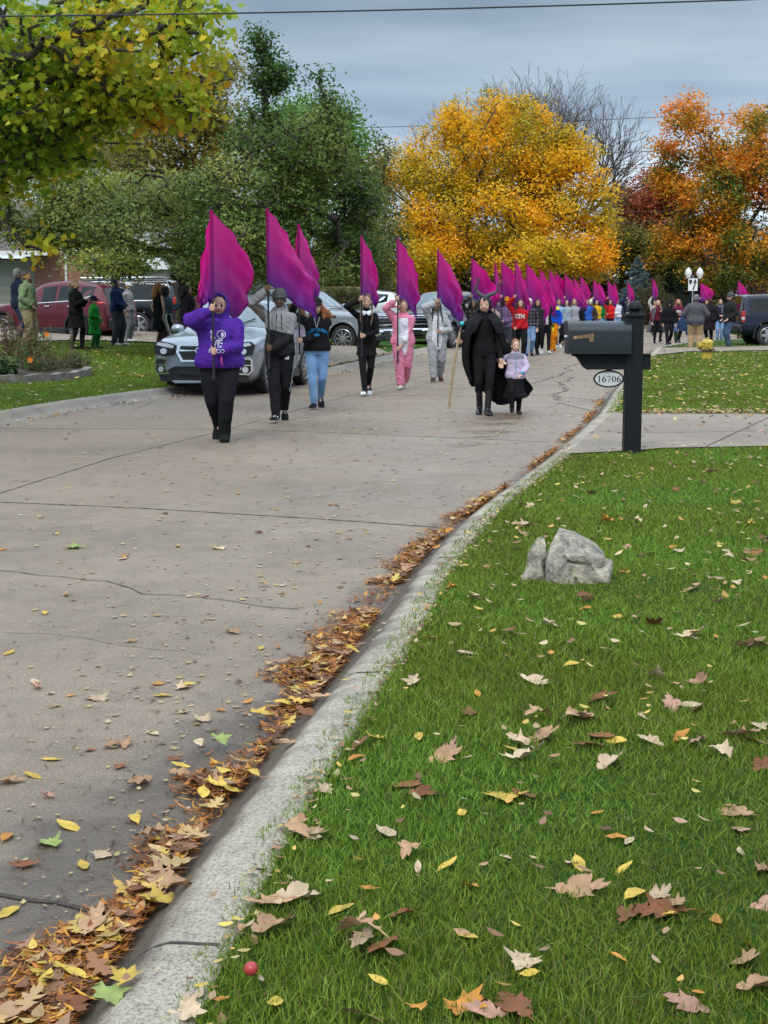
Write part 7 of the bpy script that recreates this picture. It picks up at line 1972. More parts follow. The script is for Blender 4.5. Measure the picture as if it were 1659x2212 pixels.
rest = [
 (1236, 53.5, 1.66, 'person in long sleeved grey top, mostly behind a flag left of the black hoodie', dict(name='sweater', col=(.3, .3, .33), t=.03), LG, SKIN_L, dict(col=(.2, .12, .06), kind='long'), None, F((1216, 594), (1252, 650), (1256, 668), 655, seed=22), 'flag at the left of the tight bunch of five'),
 (1249, 55, 1.63, 'person in black hoodie above the left end of the mailbox', dict(name='hoodie', col=BLKC, t=.034), LG, SKIN_M, dict(col=(.02, .015, .01), kind='short'), None, F((1235, 602), (1262, 650), (1262, 672), 655, seed=23), 'dark folded flag in the tight bunch'),
 (1264, 57, 1.66, 'person in royal blue jacket above the mailbox', dict(name='jacket', col=(.03, .10, .42), t=.032), JN, SKIN_M, dict(col=(.03, .02, .015), kind='short'), None, F((1249, 598), (1273, 636), (1262, 664), 652, seed=24), 'short flag with raised point over the blue jacket'),
 (1271, 60, 1.64, 'person with white animal hat and brown jacket', dict(name='jacket', col=(.05, .04, .035), t=.03), LG, SKIN_L, dict(col=(.2, .12, .07), kind='long'), dict(kind='cat', col=(.6, .58, .55)), None, None),
 (1284, 61, 1.64, 'person in bright yellow sweatshirt', dict(name='sweatshirt', col=(.62, .36, .02), t=.036), JN, SKIN_L, dict(col=(.02, .015, .01), kind='long'), None, F((1277, 606), (1303, 640), (1298, 662), 652, seed=25), 'flag above the yellow sweatshirt'),
 (1299, 64, 1.66, 'person in green jersey reaching up to a flag', dict(name='jersey', col=(.015, .17, .05), t=.03), JN, SKIN_M, dict(col=(.02, .015, .01), kind='short'), None, F((1289, 612), (1303, 640), (1304, 655), 650, seed=26), 'flag half behind another above the green jersey'),
 (1313, 62.5, 1.65, 'person in red top smiling beside the green jersey', dict(name='top', col=(.55, .02, .02), t=.03), LG, SKIN_L, dict(col=(.03, .018, .012), kind='long', len=.15), None, F((1308, 608), (1332, 645), (1322, 672), 652, seed=27), 'flag between the red top and the white top'),
 (1328, 66, 1.66, 'person in white top and blue jeans', dict(name='top', col=(.58, .60, .64), t=.034), JN, SKIN_M, dict(col=(.05, .03, .02), kind='short'), None, F((1321, 611), (1330, 640), (1328, 660), 650, seed=28), 'small flag tip showing behind the white top'),
 (1352, 68, 1.70, 'person in dark navy uniform jacket with a pale chest panel', dict(name='jacket', col=lambda co: np.where(((np.abs(co[:, 0]) < .07) & (co[:, 1] < 0) & (co[:, 2] > 1.2))[:, None], np.array((.5, .4, .36)), np.array((.018, .02, .05))), t=.036), dict(kind='trousers', col=(.02, .02, .04)), SKIN_L, dict(col=(.03, .02, .02), kind='short'), None, F((1350, 611), (1366, 640), (1361, 660), 650, seed=29), 'single flag in front of the blue spruce'),
 (1372, 69, 1.72, 'person in dark coat and brimmed hat beside the mailbox finial', dict(name='coat', col=(.03, .028, .03), t=.036, hem=.6), LG, SKIN_L, dict(col=(.08, .05, .04), kind='curly'), dict(kind='brim', col=(.02, .018, .018)), None, None),
]
for (px, Y, H, lab, tp, bt, skn, hr, ht, f_, flab) in rest:
    marcher(lab, px, Y=Y, H=H, top=tp, bottom=bt, skin=skn, hair=hr, hat=ht, fl=dict(f_, pole_bot=650 + .9 * FPX / Y) if f_ else None, flabel=flab, shoes=WS, legs=(-.15, .15), mirror=bool(int(Y) % 2) and px > 1290)
marcher('person in white and pink top raising a flag right of the mailbox post', 1408, Y=70, H=1.62, skin=SKIN_M, fl=F((1403, 602), (1415, 630), (1411, 650), 643, seed=30, fold=0.07, pole_bot=690), ga=642, gb=672, flabel='tall narrow flag standing alone right of the mailbox post',
    top=dict(name='top', col=lambda co: np.where(((np.abs(co[:, 0]) < .06) & (co[:, 1] < 0))[:, None], np.array((.55, .2, .22)), np.array((.6, .58, .56))), t=.03), bottom=dict(kind='trousers', col=(.1, .1, .12)), shoes=BS, hair=dict(col=(.05, .02, .015), kind='long', len=.1))
def p28x(root, J):
    cape(root, [[(-.07, -.12, 1.42), (-.13, -.15, 1.2), (-.2, -.12, .8), (-.30, -.05, .42)], [(-.17, -.02, 1.42), (-.25, .0, 1.2), (-.32, .05, .8), (-.42, .1, .45)], [(-.08, .12, 1.43), (-.15, .16, 1.2), (-.18, .2, .8), (-.2, .28, .42)],
                [(.08, .12, 1.43), (.15, .16, 1.2), (.18, .2, .8), (.2, .28, .42)], [(.17, -.02, 1.42), (.24, .0, 1.2), (.26, .05, .8), (.3, .08, .42)], [(.07, -.12, 1.42), (.13, -.15, 1.2), (.18, -.12, .8), (.22, -.08, .42)]], 'open_coat', (.10, .10, .11))
person('person in open long grey coat, blond, with maroon top and black boots', place(1416, feet=740), H=1.62, skin=SKIN_L, top=dict(name='top', col=(.10, .012, .025), t=.02), bottom=LG, shoes=dict(kind='boot', col=BLKC, sole=BLKC), hair=dict(col=(.38, .24, .13), kind='long', len=.2), legs=(.15, -.15), hyaw=-25, extra=p28x, arms={'b': dict(t=(.12, -.22, 1.25), p=(1, .3, -.5))})
person('person dressed all in black with black hat and dark glasses', place(1440, feet=744), H=1.60, w=1.15, skin=SKIN_M, top=dict(name='jacket', col=BLKC, t=.034), bottom=LG, shoes=BS, hair=dict(col=BLKC, kind='long', len=.15), hat=dict(kind='brim', col=BLKC), legs=(-.22, .22), lift=(0, .08), face=dict(glasses=True))
P30 = person('person with curly red hair and glasses carrying a denim jacket', place(1459, feet=739), H=1.66, w=1.05, skin=SKIN_L, top=dict(name='sweatshirt', col=lambda co: np.where(((np.abs(co[:, 0]) < .11) & (co[:, 1] < 0) & (np.abs(co[:, 2] - 1.22) < .05))[:, None], np.array((.5, .48, .5)), np.array((.12, .015, .04))), t=.03), bottom=dict(kind='trousers', col=lambda co: np.where((co[:, 2] > .45)[:, None], np.array((.08, .14, .26)), np.array((.02, .04, .03)))), shoes=dict(kind='boot', col=(.02, .035, .03), sole=BLKC),
    hair=dict(col=(.28, .08, .05), kind='curly', len=.18), face=dict(glasses=True), arms={'a': dict(t=(-.02, -.22, 1.1), p=(-1, .3, -.5)), 'b': dict(t=(.1, -.2, 1.0), p=(1, .3, -.5))})
g_ = empty('denim_jacket', tuple(place(1468, feet=739) + Vector((0, -.22, .55))), label='dark denim jacket draped over the arm of the person with curly red hair', cat='jacket')
s = Soft(); s.loft([(0, 0, -.10, .17, .10), (0, 0, .2, .19, .11), (0, 0, .42, .15, .09), (0, 0, .5, .10, .07)], 18); s.limb([(.12, -.03, .3), (.16, -.03, 0), (.15, -.03, -.22)], [.06, .055, .05]); s.out('cloth', M['cloth'], g_, (.03, .055, .12), .014, .014, 10)
# onlookers at the corner
person('man seen from behind in dark grey jacket, grey cap and tan trousers', place(1497, feet=757), H=1.80, yaw=rad(170), w=1.25, skin=SKIN_L, top=dict(name='jacket', col=(.085, .085, .095), t=.045, hem=.78, hemr=(.21, .17)), bottom=dict(kind='wide', col=(.36, .25, .14)), shoes=dict(col=(.25, .17, .1), sole=(.1, .08, .06)), hair=dict(col=(.15, .14, .13), kind='short'), hat=dict(kind='cap', col=(.09, .09, .1)), legs=(.02, -.02), lift=(0, 0), stance=(.12, .12), arms={'a': dict(t=(-.2, -.15, .98), p=(-1, .6, 0)), 'b': dict(t=(.2, -.15, .98), p=(1, .6, 0))})
person('person from behind in long black quilted coat and maroon knitted hat', place(1527, feet=741), H=1.70, yaw=rad(185), w=1.2, skin=SKIN_L, top=dict(name='quilted_coat', col=lambda co: np.where((np.sin(co[:, 2] * 75) > -.85)[:, None], np.array((.022, .016, .02)), np.array((.008, .007, .008))), t=.045, hem=.50, hemr=(.22, .19), wr=.005, wf=8, hood='down'), bottom=LG, shoes=dict(kind='boot', col=BLKC, sole=BLKC), hair=dict(col=(.09, .03, .03), kind='short'), hat=dict(kind='beanie', col=(.10, .018, .03)), legs=(0, 0), lift=(0, 0))
def p33x(root, J):
    s = Soft(); s.limb([(-.09, -.06, 1.44), (-.05, -.12, 1.40), (.05, -.12, 1.40), (.09, -.04, 1.44), (.0, .09, 1.45), (-.09, -.06, 1.44)], [.045] * 6, 10); s.limb([(.04, -.14, 1.4), (.05, -.16, 1.15)], [.05, .045]); s.out('scarf', M['cloth'], root, (.11, .12, .16), .014, .008)
person('person facing the camera in dark coat and thick grey scarf', place(1549, feet=734), H=1.66, skin=SKIN_L, w=1.1, top=dict(name='coat', col=(.02, .022, .035), t=.04, hem=.72, hemr=(.2, .17)), bottom=JN, shoes=dict(kind='boot', col=BLKC, sole=BLKC), hair=dict(col=(.18, .10, .06), kind='long', len=.12), extra=p33x, legs=(0, 0), lift=(0, 0), arms={'a': dict(t=(-.1, -.2, 1.05), p=(-1, .3, -.5)), 'b': dict(t=(.1, -.2, 1.05), p=(1, .3, -.5))})
person('tall man in profile in black jacket, grey beanie and blue jeans', place(1570, feet=756), H=1.86, yaw=rad(-75), w=1.05, skin=SKIN_L, top=dict(name='jacket', col=(.02, .022, .02), t=.038, hem=.84), bottom=dict(kind='trousers', col=jeans((.05, .08, .13))), shoes=dict(col=(.03, .035, .03), sole=(.1, .1, .09)), hair=dict(col=(.06, .04, .03), kind='short'), hat=dict(kind='beanie', col=(.07, .075, .08)), face=dict(glasses=True), legs=(.05, -.05), lift=(0, 0), arms={'a': dict(t=(-.18, -.12, .95), p=(-.6, .9, 0)), 'b': dict(t=(.18, -.12, .95), p=(.6, .9, 0))})
marcher('person in tan costume half hidden behind the rear of the dark blue SUV', 1592, Y=64, H=1.66, skin=SKIN_M, w=1.1, fl=F((1586, 608), (1609, 636), (1597, 655), 645, seed=31, fold=0.10, pole_bot=690), flabel='flag above the rear of the dark blue SUV', top=dict(name='costume_top', col=(.42, .25, .12), t=.04, hem=.7), bottom=dict(kind='wide', col=(.42, .26, .13)), shoes=BS, hair=dict(col=(.08, .03, .02), kind='curly', len=.1))
marcher('person in purple jacket hidden behind the onlookers, holding a flag', 1519, Y=72, H=1.64, skin=SKIN_L, fl=F((1506, 613), (1535, 632), (1530, 660), 650, seed=32, fold=0.12, pole_bot=685), flabel='flag above the onlookers at the corner, right of the arrow sign', top=dict(name='jacket', col=(.08, .03, .12), t=.03), bottom=LG, shoes=BS, hair=dict(col=(.05, .03, .02), kind='long'))

# ---- onlookers on the left lawn
def lawn(px, py): return GT(px, py)
P_L1 = person('older grey haired man in dark navy jacket at the left edge', lawn(22, 746) + Vector((0, 1.0, .03)), H=1.82, yaw=rad(120), w=1.15, skin=SKIN_L, top=dict(name='jacket', col=(.018, .025, .05), t=.035, hem=.80), bottom=dict(kind='trousers', col=(.035, .05, .09)), shoes=BS, hair=dict(col=(.28, .27, .26), kind='short'), legs=(.05, -.05), lift=(0, 0))
person('woman with bare shoulders and ruffled dark top between two men', lawn(52, 746) + Vector((0, .6, .02)), H=1.70, yaw=rad(100), w=.95, skin=(.30, .15, .09), top=dict(name='top', col=(.10, .05, .035), t=.012, hem=1.0, sleeve=0), bottom=dict(kind='trousers', col=lambda co: np.where((np.sin(co[:, 2] * 90) > .3)[:, None], np.array((.3, .3, .3)), np.array(BLKC))), shoes=BS, hair=dict(col=(.03, .018, .012), kind='bun'), legs=(0, 0), lift=(0, 0))
person('man in light green jacket and khaki trousers standing in profile', lawn(62, 752), H=1.80, yaw=rad(88), w=1.22, skin=(.42, .22, .16), top=dict(name='jacket', col=(.17, .23, .12), t=.035, hem=.82, wr=.009, belly=.03), bottom=dict(kind='wide', col=(.30, .23, .13)), shoes=dict(col=(.08, .05, .03), sole=(.03, .03, .03)), hair=dict(col=(.05, .035, .03), kind='short'), legs=(.06, -.06), lift=(0, 0), arms={'a': dict(t=(-.2, -.14, .95), p=(-.7, .9, 0)), 'b': dict(t=(.2, -.14, .95), p=(.7, .9, 0))})
person('woman with fair hair in a long black dress standing with folded arms', lawn(166, 755), H=1.66, yaw=rad(75), w=1.12, skin=SKIN_L, top=dict(name='dress', col=(.011, .011, .012), t=.024, hem=.52, hemr=(.24, .24), wr=.006), bottom=LG, shoes=dict(kind='boot', col=BLKC, sole=BLKC), hair=dict(col=(.30, .19, .10), kind='pony'), legs=(.1, -.1), lift=(0, 0), arms={'a': dict(t=(-.05, -.26, 1.2), p=(-.7, .6, -.5)), 'b': dict(t=(.05, -.26, 1.2), p=(.7, .6, -.5))})
person('child in bright green costume and dark knitted hat', lawn(205, 753), H=1.24, yaw=rad(80), w=1.1, child=True, skin=SKIN_L, top=dict(name='costume', col=(.02, .26, .04), t=.04, hem=.48, hemr=(.22, .2)), bottom=dict(kind='trousers', col=(.015, .13, .04)), shoes=dict(col=(.02, .06, .03), sole=(.02, .03, .02)), hat=dict(kind='beanie', col=(.015, .02, .05)), hair=dict(col=(.05, .03, .02), kind='short'), legs=(.05, -.05), lift=(0, 0), arms={'a': dict(t=(-.12, -.2, 1.05), p=(-.7, .6, -.5)), 'b': dict(t=(.12, -.2, .9), p=(.7, .6, -.5))})
person('tall teenager in navy hooded sweatshirt with hands together', lawn(254, 747), H=1.72, yaw=rad(75), w=1.02, skin=SKIN_L, top=dict(name='hoodie', col=(.015, .03, .085), t=.032, hood='up', hem=.88), bottom=dict(kind='wide', col=(.045, .045, .055)), shoes=WS, hair=dict(col=BLKC, kind='short'), legs=(.06, -.06), lift=(0, 0), arms={'a': dict(t=(-.06, -.26, .98), p=(-.7, .6, -.3)), 'b': dict(t=(.06, -.26, .98), p=(.7, .6, -.3))})
person('person with white cap and grey shirt just behind the navy hoodie', lawn(270, 741) + Vector((0, .6, .02)), H=1.62, yaw=rad(70), w=1.0, skin=SKIN_M, top=dict(name='shirt', col=(.24, .24, .24), t=.03), bottom=dict(kind='trousers', col=(.16, .16, .17)), shoes=WS, hair=dict(col=(.05, .03, .02), kind='short'), hat=dict(kind='cap', col=(.6, .6, .6)), legs=(0, 0), lift=(0, 0))
person('woman with reddish blond hair in black sleeveless dress and dark stockings', lawn(345, 761), H=1.68, yaw=rad(130), w=1.0, skin=SKIN_L, top=dict(name='dress', col=BLKC, t=.014, hem=.55, hemr=(.2, .18), sleeve=0), bottom=dict(kind='leggings', col=(.06, .035, .03)), shoes=BS, hair=dict(col=(.32, .15, .06), kind='long', len=.22), legs=(0, 0), lift=(0, 0))
person('woman in blue grey top and black and white striped trousers holding up a phone', lawn(362, 762), H=1.60, yaw=rad(110), w=1.05, skin=SKIN_L, top=dict(name='top', col=(.06, .10, .14), t=.026, hem=1.0), bottom=dict(kind='wide', col=stripes((.5, .5, .5), (.012, .012, .014), 95, 0), hem=.95), shoes=BS, hair=dict(col=(.01, .009, .009), kind='long', len=.22), legs=(0, 0), lift=(0, 0), arms={'a': dict(t=(-.12, -.36, 1.25), p=(-.5, .5, -.8)), 'b': dict(t=(.12, -.36, 1.25), p=(.5, .5, -.8))})
q = lawn(362, 762)
ph = MB().box((0, 0, 0), (.012, .075, .15), ry=.15).build('phone', M['blackgloss'], None, bevel=.004); ph.location = q + Vector((.40, -.02, 1.25)); tag(ph, 'dark phone held up by the woman in striped trousers', 'phone')
person('woman with dark hair in black jacket watching in profile near the silver SUV', lawn(408, 766), H=1.66, yaw=rad(85), w=1.12, skin=SKIN_L, top=dict(name='jacket', col=(.018, .018, .022), t=.04, hem=.8), bottom=LG, shoes=BS, hair=dict(col=(.012, .01, .01), kind='long', len=.12), legs=(0, 0), lift=(0, 0))

# ---------------------------------------------------------------- finish meshes, then lettering on the clothes
finalize()
bpy.context.view_layer.update()
def child_named(root, n): return [c for c in root.children if c.name.split('.')[0] == n][0]
def lettering(root, garment, pieces, name='print'):
    """pieces: (polygons in x,z) -> laid on the garment's front"""
    g = child_named(root, garment)
    bvh = BVHTree.FromPolygons([v.co for v in g.data.vertices], [p.vertices[:] for p in g.data.polygons])
    def proj(x, z):
        h = bvh.ray_cast(Vector((x, -1.2, z)), Vector((0, 1, 0)))
        return Vector((x, (h[0].y if h[0] else -.15) - .013, z))
    for nm, vs, fs, col in pieces:
        me = bpy.data.meshes.new(nm)
        me.from_pydata([proj(x, z) for x, z in vs], [], fs); me.update()
        bm = bmesh.new(); bm.from_mesh(me)
        bm.normal_update()
        if sum(f.normal.y for f in bm.faces) > 0: bmesh.ops.reverse_faces(bm, faces=bm.faces[:])
        bm.to_mesh(me); bm.free()
        setcol(me, np.tile(np.array(col), (len(me.vertices), 1)))
        link(nm, me, M['cloth'], g)
def text_geo(s, size, cx, cz, bend=0.0, bold=.0, xs=1.0):
    cu = bpy.data.curves.new('t', 'FONT'); cu.body = s; cu.size = size; cu.align_x = 'CENTER'; cu.align_y = 'CENTER'; cu.offset = bold
    ob = bpy.data.objects.new('t', cu); COL.objects.link(ob); bpy.context.view_layer.update()
    me = bpy.data.meshes.new_from_object(ob.evaluated_get(bpy.context.evaluated_depsgraph_get()))
    vs = [(v.co.x * xs + cx, v.co.y + cz - bend * (v.co.x) ** 2) for v in me.vertices]; fs = [tuple(p.vertices) for p in me.polygons]
    bpy.data.objects.remove(ob); bpy.data.meshes.remove(me)
    return vs, fs
def ringgeo(cx, cz, rx, rz, w, n=28):
    vs = []
    for k in range(n):
        a = 2 * math.pi * k / n
        vs += [(cx + rx * math.cos(a), cz + rz * math.sin(a)), (cx + (rx - w) * math.cos(a), cz + (rz - w) * math.sin(a))]
    return vs, [(2 * k, (2 * k + 2) % (2 * n), (2 * k + 3) % (2 * n), 2 * k + 1) for k in range(n)]
WP = (.48, .46, .56)
pcs = [('letters', *text_geo('L', .125, -.055, 1.245, bold=.004), WP), ('letters', *text_geo('VE', .115, .0, 1.145, bold=.004), WP), ('letters', *text_geo('F', .062, -.085, 1.062, bold=.0015), WP), ('letters', *text_geo('SCO', .062, .035, 1.062, bold=.0015), WP),
       ('emblem', *ringgeo(.048, 1.25, .052, .050, .010), WP), ('emblem', [(.045, 1.225), (.075, 1.225), (.08, 1.25), (.065, 1.275), (.045, 1.27)], [(0, 1, 2, 3, 4)], WP)]
lettering(P1, 'hoodie', pcs)
B1 = (.03, .28, .62)
pcs = [('letters', *text_geo('A BY QUEEN', .068, .015, 1.235, bend=1.6, bold=.0012, xs=.82), B1), ('emblem', *ringgeo(.005, 1.155, .038, .024, .008), B1), ('emblem', [(-.018, 1.149), (.028, 1.149), (.028, 1.161), (-.018, 1.161)], [(0, 1, 2, 3)], B1)]
lettering(P3, 'hoodie', pcs)
lettering(P12, 'sweatshirt', [('letters', *text_geo('RTN', .17, -.03, 1.24, bold=.006, xs=.85), (.62, .6, .6))])
W2 = (.6, .6, .6)
tri = []
for i, (h0, w0) in enumerate(((.022, .018), (.036, .018), (.050, .018))):
    x = .075 + i * .019; tri.append(('emblem', [(x, .815), (x + .014, .815), (x + .014 - .004, .815 + h0), (x - .004, .815 + h0 * .75)], [(0, 1, 2, 3)], W2))
lettering(P2, 'trousers', tri)
# ---------------------------------------------------------------- flower bed on the left lawn
def bed():
    pts = [GT(x, y) for x, y in ((-120, 818), (-20, 826), (40, 827), (110, 824), (160, 819), (190, 810), (180, 798))]
    P = []
    for a, b in zip(pts[:-1], pts[1:]):
        for k in range(6): P.append(a.lerp(b, k / 6))
    P.append(pts[-1])
    m = MB(); h = .13; w = .14
    rg = []
    for i, p in enumerate(P):
        t = (P[min(i + 1, len(P) - 1)] - P[max(0, i - 1)]); t.z = 0; t.normalize(); nn = Vector((-t.y, t.x, 0))
        hh = h + .012 * math.sin(i * 1.3)
        rg.append([p - nn * w / 2 + Vector((0, 0, -.06)), p - nn * w / 2 + Vector((0, 0, hh)), p + nn * w / 2 + Vector((0, 0, hh)), p + nn * w / 2 + Vector((0, 0, -.06))])
    m.rings(rg)
    o = m.build('garden_edging', mat('edging_stone', (.10, .085, .07), .9, var=.5, scale=7, bump=.02, col2=(.26, .24, .21)), None, 35); tag(o, 'low curved stone edging around the flower bed on the left lawn', 'garden edging')
    c = GT(40, 800)
    so = [p + Vector((0, .08, .09)) for p in P] + [GT(100, 778) + Vector((0, 0, .06)), GT(-150, 775) + Vector((0, 0, .06))]
    me = bpy.data.meshes.new('soil'); me.from_pydata(so, [], [tuple(range(len(so)))]); me.update()
    s_ = link('soil', me, M['soil']); s_['kind'] = 'structure'
bed()
def stem_plant(label, px, py, hgt, nst, spread, cols, lcols, nleaf=40, lsize=.05, flower=None, cat='plant', lshape='oval'):
    b = GT(px, py); root = empty('garden_plant', tuple(b), label=label, cat=cat)
    m = MB(); LP = []
    for i in range(nst):
        a = RNG.uniform(0, 6.28); r = RNG.uniform(0, spread); h = hgt * RNG.uniform(.6, 1.1)
        p0 = Vector((r * .4 * math.cos(a), r * .4 * math.sin(a), 0)); p1 = Vector((r * math.cos(a), r * math.sin(a), h))
        mid = p0.lerp(p1, .5) + Vector((RNG.normal(0, .03), RNG.normal(0, .03), 0))
        m.tube([p0, mid, p1], [.008, .006, .003], 4)
        for k in range(nleaf // nst + 1):
            t = RNG.uniform(.15, 1); q = p0.lerp(p1, t); LP.append((q.x + RNG.normal(0, .05), q.y + RNG.normal(0, .05), q.z + RNG.normal(0, .03)))
    m.build('stems', mat('stem_' + str(px), cols, .9), root)
    LP = np.array(LP)
    link('leaves', leaf_mesh('leaves', LP, lsize, pick_cols(len(LP), lcols, RNG.uniform(0, 1, len(LP))), lshape, .1), M['leaf'], root)
    if flower:
        for (dx, dz) in flower:
            f_ = MB()
            for k in range(9):
                a = 2 * math.pi * k / 9; d = Vector((math.cos(a), -.35, math.sin(a)))
                tn = Vector((-math.sin(a), 0, math.cos(a)))
                f_.add([Vector((0, 0, 0)), d * .035 + tn * .014, d * .06, d * .035 - tn * .014], [(0, 1, 2, 3)])
            f_.ball((0, -.015, 0), .014, 8, 6)
            for i_, v in enumerate(f_.v): f_.v[i_] = (v[0] + dx, v[1] - spread * .6, v[2] + dz)
            f_.build('flower', mat('orange_petal', (.75, .22, .01), .6) if 'orange_petal' not in bpy.data.materials else bpy.data.materials['orange_petal'], root, False)
DRY = [(.10, .06, .035), (.2, .12, .06), (.12, .10, .04)]; GRN = [(.03, .07, .02), (.07, .13, .035), (.12, .16, .05)]; RUS = [(.12, .07, .05), (.2, .12, .08), (.08, .10, .03)]
stem_plant('tall dead brown stalks at the back left of the flower bed', 22, 800, 1.1, 26, .55, (.11, .06, .04), DRY, 420, .09, [(-.15, .80)])
stem_plant('mixed dry and green stalks leaning in the middle left of the bed', 62, 806, .8, 26, .5, (.13, .08, .04), DRY + GRN, 460, .08)
stem_plant('broad green leafy plant at the left front corner of the bed', 6, 818, .42, 16, .4, (.04, .09, .03), GRN, 260, .14)
stem_plant('low green perennial with an orange flower at the front of the bed', 75, 812, .42, 26, .5, (.06, .09, .03), GRN + DRY, 560, .06, [(.0, .30)])
stem_plant('bushy feathery plant, rusty green, in the middle of the bed', 118, 808, .42, 34, .5, (.08, .08, .03), RUS + GRN, 1100, .05, None, lshape='slim')
stem_plant('rounded purplish green plant at the right end of the bed', 160, 804, .36, 34, .42, (.08, .06, .04), RUS + GRN, 1100, .05)
stem_plant('upright thin stalk plant behind the feathery plant', 95, 790, .8, 9, .3, (.10, .10, .04), GRN + DRY, 90, .06, [(.12, .62)])
stem_plant('thin seed stalks standing between the bed and the woman in black dress', 140, 792, .75, 7, .4, (.13, .11, .06), DRY, 50, .05)

# ---------------------------------------------------------------- fallen leaves
OAK = [(0, -.55), (.02, -.36), (.11, -.34), (.13, -.22), (.07, -.18), (.22, -.13), (.30, -.02), (.19, -.03), (.09, .02), (.24, .12), (.33, .26), (.20, .22), (.08, .20), (.15, .34), (.12, .46), (.05, .38), (0, .55),
       (-.05, .38), (-.13, .44), (-.15, .32), (-.08, .20), (-.22, .24), (-.31, .24), (-.22, .12), (-.09, .02), (-.21, -.02), (-.29, -.04), (-.20, -.14), (-.07, -.18), (-.14, -.23), (-.10, -.34), (-.02, -.36)]
ELM = [(0, -.55), (.015, -.42), (.14, -.25), (.20, 0), (.16, .2), (.07, .4), (0, .52), (-.07, .4), (-.16, .2), (-.20, 0), (-.14, -.25), (-.015, -.42)]
MAP = [(0, -.62), (.012, -.34), (.12, -.30), (.36, -.34), (.27, -.17), (.38, -.08), (.52, .14), (.30, .12), (.20, .16), (.22, .30), (.14, .28), (.10, .36), (0, .56), (-.09, .36), (-.13, .28), (-.23, .30), (-.19, .16), (-.31, .12), (-.52, .12), (-.37, -.08), (-.27, -.17), (-.35, -.34), (-.12, -.30), (-.012, -.34)]
OAK = [(x * .84, y * 1.04) for x, y in OAK]
SHAPES['sliver'] = [(0, -.5), (.05, -.1), (.03, .3), (0, .5), (-.045, .1)]
LEAFSH = {'oak': OAK, 'elm': ELM, 'maple': MAP}
def leaf_proto(kind, col, curl, seed):
    """one dry leaf: filled outline with a raised grid so that it can curl"""
    rg = random.Random(seed)
    bm = bmesh.new()
    vs = [bm.verts.new((x, y, 0)) for x, y in LEAFSH[kind]]
    f = bm.faces.new(vs)
    bmesh.ops.triangulate(bm, faces=[f])
    bmesh.ops.subdivide_edges(bm, edges=[e for e in bm.edges if e.calc_length() > .16], cuts=2, use_grid_fill=False)
    bmesh.ops.triangulate(bm, faces=bm.faces[:])
    a, b, c, d = rg.uniform(.5, 1.2) * curl, rg.uniform(-.7, 1.0) * curl, rg.uniform(-.6, .6) * curl, rg.uniform(.3, .8)
    for v in bm.verts:
        x, y = v.co.x, v.co.y
        v.co.z = a * x * x * 1.6 + b * y * y * .9 + c * x * y * 1.5 + .03 * curl * math.sin(x * 17 + seed) * math.cos(y * 13) + d * .05 * abs(x)
    zmin = min(v.co.z for v in bm.verts)
    for v in bm.verts: v.co.z -= zmin
    me = bpy.data.meshes.new('leaf'); bm.to_mesh(me); bm.free()
    co = np.array([v.co[:] for v in me.vertices])
    vein = np.abs(co[:, 0]) < .012
    base = np.array(col)[None] * (1 + .18 * np.sin(co[:, 0] * 11 + seed) * np.sin(co[:, 1] * 8))[:, None]
    edge = np.hypot(co[:, 0], co[:, 1])[:, None]
    c = base * (1.05 - .25 * np.clip(edge - .25, 0, 1)); c[vein] = np.array(col) * 1.25
    setcol(me, c)
    me.materials.append(M['dryleaf'])
    me.polygons.foreach_set('use_smooth', np.ones(len(me.polygons), dtype=bool))
    return me
TAN, PALE, BRN, YLW, ORG, GRN2, PINKT = (.37, .22, .12), (.46, .34, .22), (.20, .075, .03), (.50, .34, .06), (.46, .20, .035), (.21, .27, .08), (.38, .21, .15)
KINDS = {  # key: (shape, colour, label word, size)
    'tan oak': ('oak', TAN, 'tan lobed oak leaf', .155), 'pale oak': ('oak', PALE, 'pale cream lobed oak leaf', .15), 'brown oak': ('oak', BRN, 'dark reddish brown curled oak leaf', .15),
    'pink oak': ('oak', PINKT, 'pinkish tan lobed oak leaf', .13), 'yellow elm': ('elm', YLW, 'yellow pointed oval leaf', .066), 'orange elm': ('elm', ORG, 'orange oval leaf', .058), 'tan elm': ('elm', TAN, 'tan curled oval leaf', .062), 'pale elm': ('elm', PALE, 'pale cream narrow leaf', .06),
    'orange maple': ('maple', ORG, 'orange maple leaf', .07), 'yellow maple': ('maple', YLW, 'yellow maple leaf', .08), 'pale maple': ('maple', PALE, 'cream white maple leaf', .08), 'green maple': ('maple', GRN2, 'pale green maple leaf', .10)}
PROTO = {k: [leaf_proto(v[0], np.array(v[1]) * random.uniform(.8, 1.15), random.choice((.25, .6, 1.0, 1.5) if v[0] == 'oak' else (.3, .7, 1.2)), i * 7 + 3) for i in range(6)] for k, v in KINDS.items()}
LEAVES = []
def put_leaf(key, p, size=None, tilt=.25, where='lawn', rz=None, label=None):
    sh, col, word, s0 = KINDS[key]
    me = random.choice(PROTO[key])
    o = bpy.data.objects.new('fallen_leaf', me); COL.objects.link(o)
    sz = (size or s0 * random.uniform(.65, 1.15))
    o.scale = (sz, sz, sz)
    o.rotation_euler = (random.gauss(0, tilt), random.gauss(0, tilt), random.uniform(0, 6.28) if rz is None else rz)
    o.location = p
    LEAVES.append((o, word, where, Vector(p)))
    return o
LZ = .122
